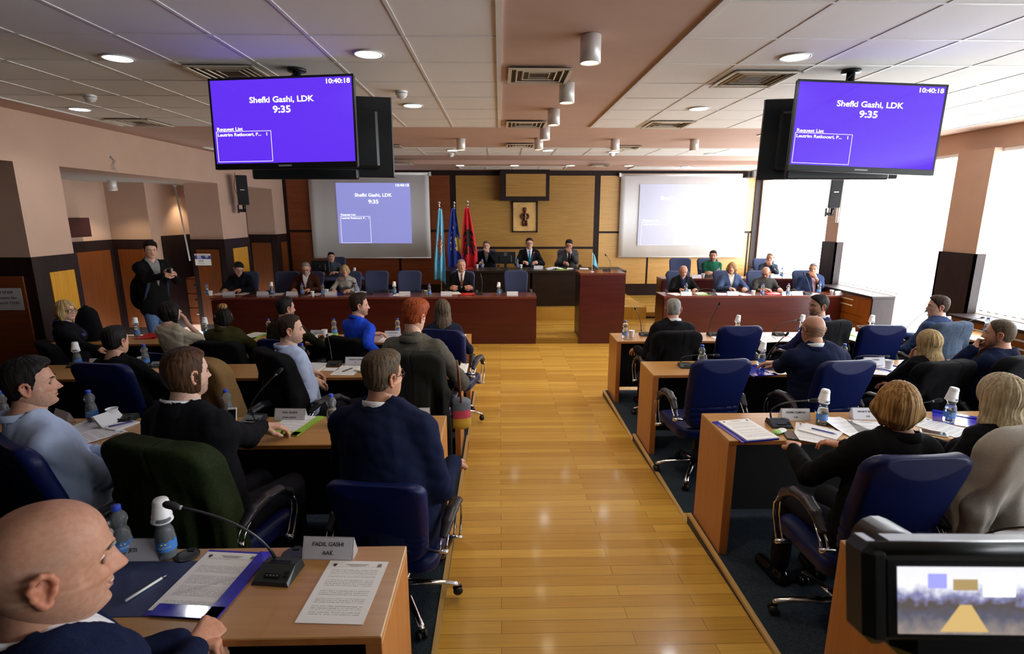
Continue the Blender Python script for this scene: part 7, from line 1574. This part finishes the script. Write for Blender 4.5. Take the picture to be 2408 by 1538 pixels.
x, y = at(1100, 692, z); folder(x, y, z - .0, 0, 'red_folder', 'red folder before the man with folded arms', pg=False); x, y = at(795, 691, z); folder(x, y, z, .2, 'blue_folder', 'blue folder before the woman in the light coat', pg=False)
x, y = at(870, 691, z); mic(x, y, z, PI, atY(834, 667, y + .1), 'microphone bent over the water bottle of the woman in the light coat', mid=atY(870, 672, y)); x, y = at(1127, 692, z); mic(x, y, z, PI, atY(1131, 649, y), 'upright microphone right of the man with folded arms', mid=atY(1137, 665, y))
pen(*at(1146, 693, z), z, .3, mat('blue pen', (.05, .08, .4), .4), 'blue pen right of the upright microphone')
row(z, [('s', 1590, 692, 'white sheet at the left end of the right front table'), ('b', 1612, 692, 'water bottle before the bald man at the right front table'), ('c', 1619, 692, 'plastic cup beside the bottle of the bald man at the right front table'), ('p', 1613, 697, 'name plate of the bald man at the right front table'), ('s', 1700, 692, 'white sheet left of the woman with the blond bob'), ('p', 1722, 697, 'name plate of the woman with the blond bob'), ('s', 1748, 692, 'white notepad before the woman with the blond bob'),
        ('c', 1771, 694, 'plastic cup right of the woman with the blond bob'), ('b', 1792, 695, 'water bottle before the bald man with glasses'), ('b', 1852, 695, 'water bottle left of the heavy man'), ('p', 1873, 697, 'name plate of the heavy man'), ('b', 1925, 690, 'water bottle before the pink shirt'), ('s', 1915, 692, 'open booklet before the heavy man'), ('c', 1955, 693, 'plastic cup right of the heavy man'), ('p', 1975, 697, 'name plate at the window end of the right front table')], '')
x, y = at(1648, 691, z); folder(x, y, z, .1, 'green_folder', 'lime green folder between the bald man and the woman with the blond bob', pg=False); sheet(x, y + .01, z + .0045, .1, 'page on the lime green folder of the right front table'); x, y = at(1815, 691, z); folder(x, y, z, -.1, 'red_folder', 'bright red folder before the bald man with glasses', pg=False, th=.012)
x, y = at(1673, 692, z); mic(x, y, z, PI, atY(1641, 683, y + .05), 'microphone bowed left beside the woman with the blond bob', mid=atY(1672, 672, y)); x, y = at(1898, 692, z); mic(x, y, z, PI, atY(1892, 645, y + .1), 'microphone standing before the pink shirt', mid=atY(1903, 665, y))
S = SDF(.02); S.ell((0, 0, .02), (.10, .05, .03)); S.ell((.05, .01, .02), (.06, .05, .035)); lo, hi = S.bounds(.02); v_, q_ = surfnet(lambda P_: np.maximum(S.ev(P_) + .006 * wob(P_, 60, 2), -P_[..., 2]), lo, hi, .007); x, y = at(1995, 690, z); t = empty('plastic_bag', (x, y, z), 0, 'crumpled grey plastic bag at the window end of the right front table', 'bag'); link('bag', np_mesh('bag', v_, q_, mat('grey film', (.35, .35, .34), .3)), t)
z = .9701; row(z, [('p', 1640, 655, 'name plate at the left end of the back right table', 10.8), ('c', 1653, 653, 'plastic cup on the back right table', 10.85), ('b', 1688, 652, 'water bottle before the green cardigan', 10.9), ('p', 1832, 656, 'name plate before the man with his hand at his chin', 10.8), ('b', 1845, 654, 'water bottle by the window on the back right table', 10.9)], '')
x, y = at(1660, 655, z); mic(x + .1, 10.9, z, PI, atY(1645, 633, 10.95), 'microphone before the green cardigan')
# --- presidium
z = 1.11; zz = z
row(z, [('s', 1087, 633, 'papers at the left end of the presidium', 11.1), ('c', 1122, 631, 'plastic cup left of the presidium monitor', 11.15), ('b', 1134, 631, 'water bottle left of the presidium monitor', 11.15), ('b', 1216, 630, 'water bottle right of the presidium monitor', 11.2), ('c', 1225, 631, 'plastic cup right of the presidium monitor', 11.15), ('p', 1266, 633, 'name plate of the man with the teal tie', 11.1), ('s', 1345, 632, 'white sheet under the pen hand of the man in dark grey', 11.25), ('s', 1372, 632, 'papers at the right of the presidium', 11.25)], '')
p = at(1318, 634, z); folder(p[0], max(p[1], 11.2), z, .2, 'green_folder', 'green folder on the presidium before the man in dark grey', pg=False); p = at(1100, 630, z); folder(p[0], 11.45, z, .1, 'red_folder', 'red folder at the left end of the presidium', pg=False)
p = at(1303, 632, z); t = empty('open_book', (p[0], 11.3, z), .1, 'thick open book on the presidium', 'book'); m = MB()
for sg in (-1, 1): m.box((sg * .085, 0, .022), (.17, .23, .018), rot=(0, sg * .16, 0), bev=.006)
m.build('pages', M['paper'], t); m = MB(); m.bx(-.18, .18, -.12, .12, 0, .004); m.build('cover', M['white'], t)
for u, lb, hd in ((1152, 'microphone unit of the man beside the presidium monitor', None), (1244, 'microphone with red ring of the man with the teal tie', (1256, 594)), (1352, 'microphone of the man in dark grey at the presidium', (1357, 592))):
    p = at(u, 631, z); mic(p[0], 11.25, z, PI, atY(hd[0], hd[1], 11.35) if hd else None, lb, red=(u == 1244))
m_p = atZ(1430, 638, 1.255); mic(m_p.x, 9.62, 1.255, PI, atY(1426, 602, 9.6), 'microphone standing on the lectern', mid=atY(1442, 620, 9.62))
p = atY(1391, 640, 9.45); t = empty('table_flag', (p.x, 9.4, 1.255), 0, 'small light blue table flag on a white stand', 'table flag')
m = MB(); m.lathe([(0, 0), (.035, 0), (.035, .006), (.008, .012)], 18, cap=False); m.tube([(0, 0, .01), (0, 0, .34)], .0055, 8); m.build('stand', M['white'], t)
m = MB(); vs = []; fs = []
for j in range(9):
    for i in range(7): s, f = i / 6, j / 8; vs.append((.005 + s * .115 * (.25 + .75 * f) if True else 0, .012 * math.sin(s * 7 + f * 3), .33 - f * .20 - s * .06 * f - s * .03))
for j in range(8):
    for i in range(6): a = j * 7 + i; fs.append((a, a + 1, a + 8, a + 7))
m.add(vs, fs, 0, True); o = m.build('flag_cloth', skyb, t); o.modifiers.new('s', 'SOLIDIFY').thickness = .002
def monitor(u, v0, v1, Y, zb_, label, logo):
    a = atY(u[0], v0, Y); b_ = atY(u[1], v1, Y); W = b_.x - a.x; H = a.z - b_.z; cx = (a.x + b_.x) / 2
    t = empty('computer_monitor', (cx, Y, zb_), 0, label, 'monitor'); zc = (a.z + b_.z) / 2 - zb_
    m = MB(); m.box((0, 0, zc), (W, .03, H), bev=.008); m.box((0, -.02, zc - .02), (W * .6, .03, H * .6), bev=.01); m.build('casing', M['black'], t)
    m = MB(); m.box((0, .016, zc), (W - .03, .003, H - .03)); m.build('display', M['black_gloss'], t)
    m = MB(); m.bx(-.03, .03, -.03, .0, .0, zc); m.lathe([(0, 0), (.12, 0), (.12, .008), (.02, .014)], 20, cap=False); m.build('stand', M['black'], t)
    m = MB()
    if logo == 'ring': m.tube([(.028 * math.cos(a_), -.037, zc + H * .30 + .028 * math.sin(a_)) for a_ in np.linspace(0, 2 * PI, 18)], .003, 5, caps=False); m.box((0, -.037, zc + H * .3), (.03, .002, .005)); m.box((-.012, -.037, zc + H * .3), (.004, .002, .02))
    else: m.box((0, -.037, zc), (.03, .002, .035))
    m.build('badge', M['steel'], t)
monitor((1164, 1213), 592, 620, 11.55, 1.11, 'black computer monitor seen from behind on the presidium', 'ring')
monitor((731, 776), 612, 640, 11.25, .93, 'black computer monitor seen from behind below the left screen', 'sq')
p = atY(833, 643, 11.2); bottle(p.x, 11.25, .93, 'water bottle under a cup on the small side table', cup=True)
t = link('stack_filler', bpy.data.meshes.new('x')) if False else None
# ---------------------------------------------------------------- the video camera by the photographer, on its tripod
c = atY(2268, 1412, .50)
t = empty('video_camera', (c.x, c.y, c.z), 0, 'black video camera with lit flip screen, near right corner', 'video camera')
W, H = .150, .078; t.rotation_euler = (-TH, -.02, -.06)
m = MB(); m.bx(-W / 2 - .012, W / 2 + .01, 0, .016, -H / 2 - .008, H / 2 + .010, bev=.005); m.build('flip_screen', M['black'], t)
m = MB(); m.bx(-W / 2 - .030, -W / 2 + .0, .0, .05, -H / 2 - .016, H / 2 + .02, bev=.010); m.tube([(-W / 2 - .02, .012, H / 2 + .012), (W / 2 + .02, .012, H / 2 + .014)], .009, 10); m.build('hinge', M['grey_plastic'], t)
m = MB(); m.bx(-.05, .17, .03, .12, -.10, .035, bev=.02); m.tube([(.04, .10, -.02), (.04, .22, -.02)], [.034, .036], 18); m.build('camera_body', M['black'], t)
def lcd_mat():
    m = mat('lcd picture', (0, 0, 0), .3); n, l, b = NT(m); tc = n.new('ShaderNodeTexCoord'); sp = n.new('ShaderNodeSeparateXYZ'); l.new(tc.outputs['Object'], sp.inputs[0])
    nz = n.new('ShaderNodeTexNoise'); nz.inputs['Scale'].default_value = 90; l.new(tc.outputs['Object'], nz.inputs[0])
    cr = n.new('ShaderNodeValToRGB'); e = cr.color_ramp; e.elements[0].position = 0; e.elements[0].color = (.30, .25, .22, 1); e.elements[1].position = 1; e.elements[1].color = (.80, .80, .84, 1)
    for ps, cl in ((.28, (.10, .10, .14)), (.45, (.10, .08, .07)), (.55, (.22, .22, .40)), (.72, (.85, .85, .92))): q = e.elements.new(ps); q.color = (*cl, 1)
    r = n.new('ShaderNodeMapRange'); r.inputs[1].default_value = -H / 2; r.inputs[2].default_value = H / 2; l.new(sp.outputs['Z'], r.inputs[0]); ad = n.new('ShaderNodeMath'); ad.operation = 'MULTIPLY_ADD'; ad.inputs[1].default_value = .35; l.new(nz.outputs[0], ad.inputs[0]); sb = n.new('ShaderNodeMath'); sb.operation = 'SUBTRACT'; sb.inputs[1].default_value = .175; l.new(r.outputs[0], sb.inputs[0]); l.new(sb.outputs[0], ad.inputs[2]); l.new(ad.outputs[0], cr.inputs[0]); l.new(cr.outputs[0], b.inputs['Emission Color']); b.inputs['Emission Strength'].default_value = .9; return m
m = MB(); m.bx(-W / 2 + .003, W / 2 - .003, -.0012, 0.0002, -H / 2 + .002, H / 2 - .002); sc_ = m.build('display', lcd_mat(), t)
m = MB(); m.add([(-.028, -.0018, -H / 2 + .005), (.024, -.0018, -H / 2 + .005), (.006, -.0018, -.004), (-.006, -.0018, -.004)], [(0, 1, 2, 3)], 0); m.box((-.030, -.0017, .022), (.020, .0006, .016), 1); m.box((.036, -.0017, .018), (.034, .0006, .026), 2); m.box((0, -.0017, .018), (.026, .0006, .012), 3)
m.build('picture_shapes', [glow('lcd floor', (.62, .42, .16), .9), glow('lcd screen', (.35, .35, .85), .9), glow('lcd window', (1, 1, 1), 1), glow('lcd wall', (.40, .28, .12), .9)], sc_)
m = MB(); m.bx(-.0, .12, .03, .11, -.16, -.10, bev=.01); m.tube([(.06, .07, -.16), (.06, .07, -.55)], .022, 12); m.build('tripod_head', M['black'], t)
bpy.context.view_layer.update(); tb = t.matrix_basis @ Vector((.06, .07, -.55)); t2 = empty('tripod', (tb.x, tb.y, .30), 0, 'black tripod under the video camera, mostly below the picture', 'tripod'); hh_ = tb.z - .30
m = MB(); m.tube([(0, 0, hh_ * .5), (0, 0, hh_)], .016, 10); m.build('center_column', M['black'], t2)
for k in range(3): a = k * 2 * PI / 3 + .5; m = MB(); m.tube([(0, 0, hh_ * .92), (.35 * math.cos(a), .35 * math.sin(a), .01)], .014, 8); m.build('leg', M['black'], t2)
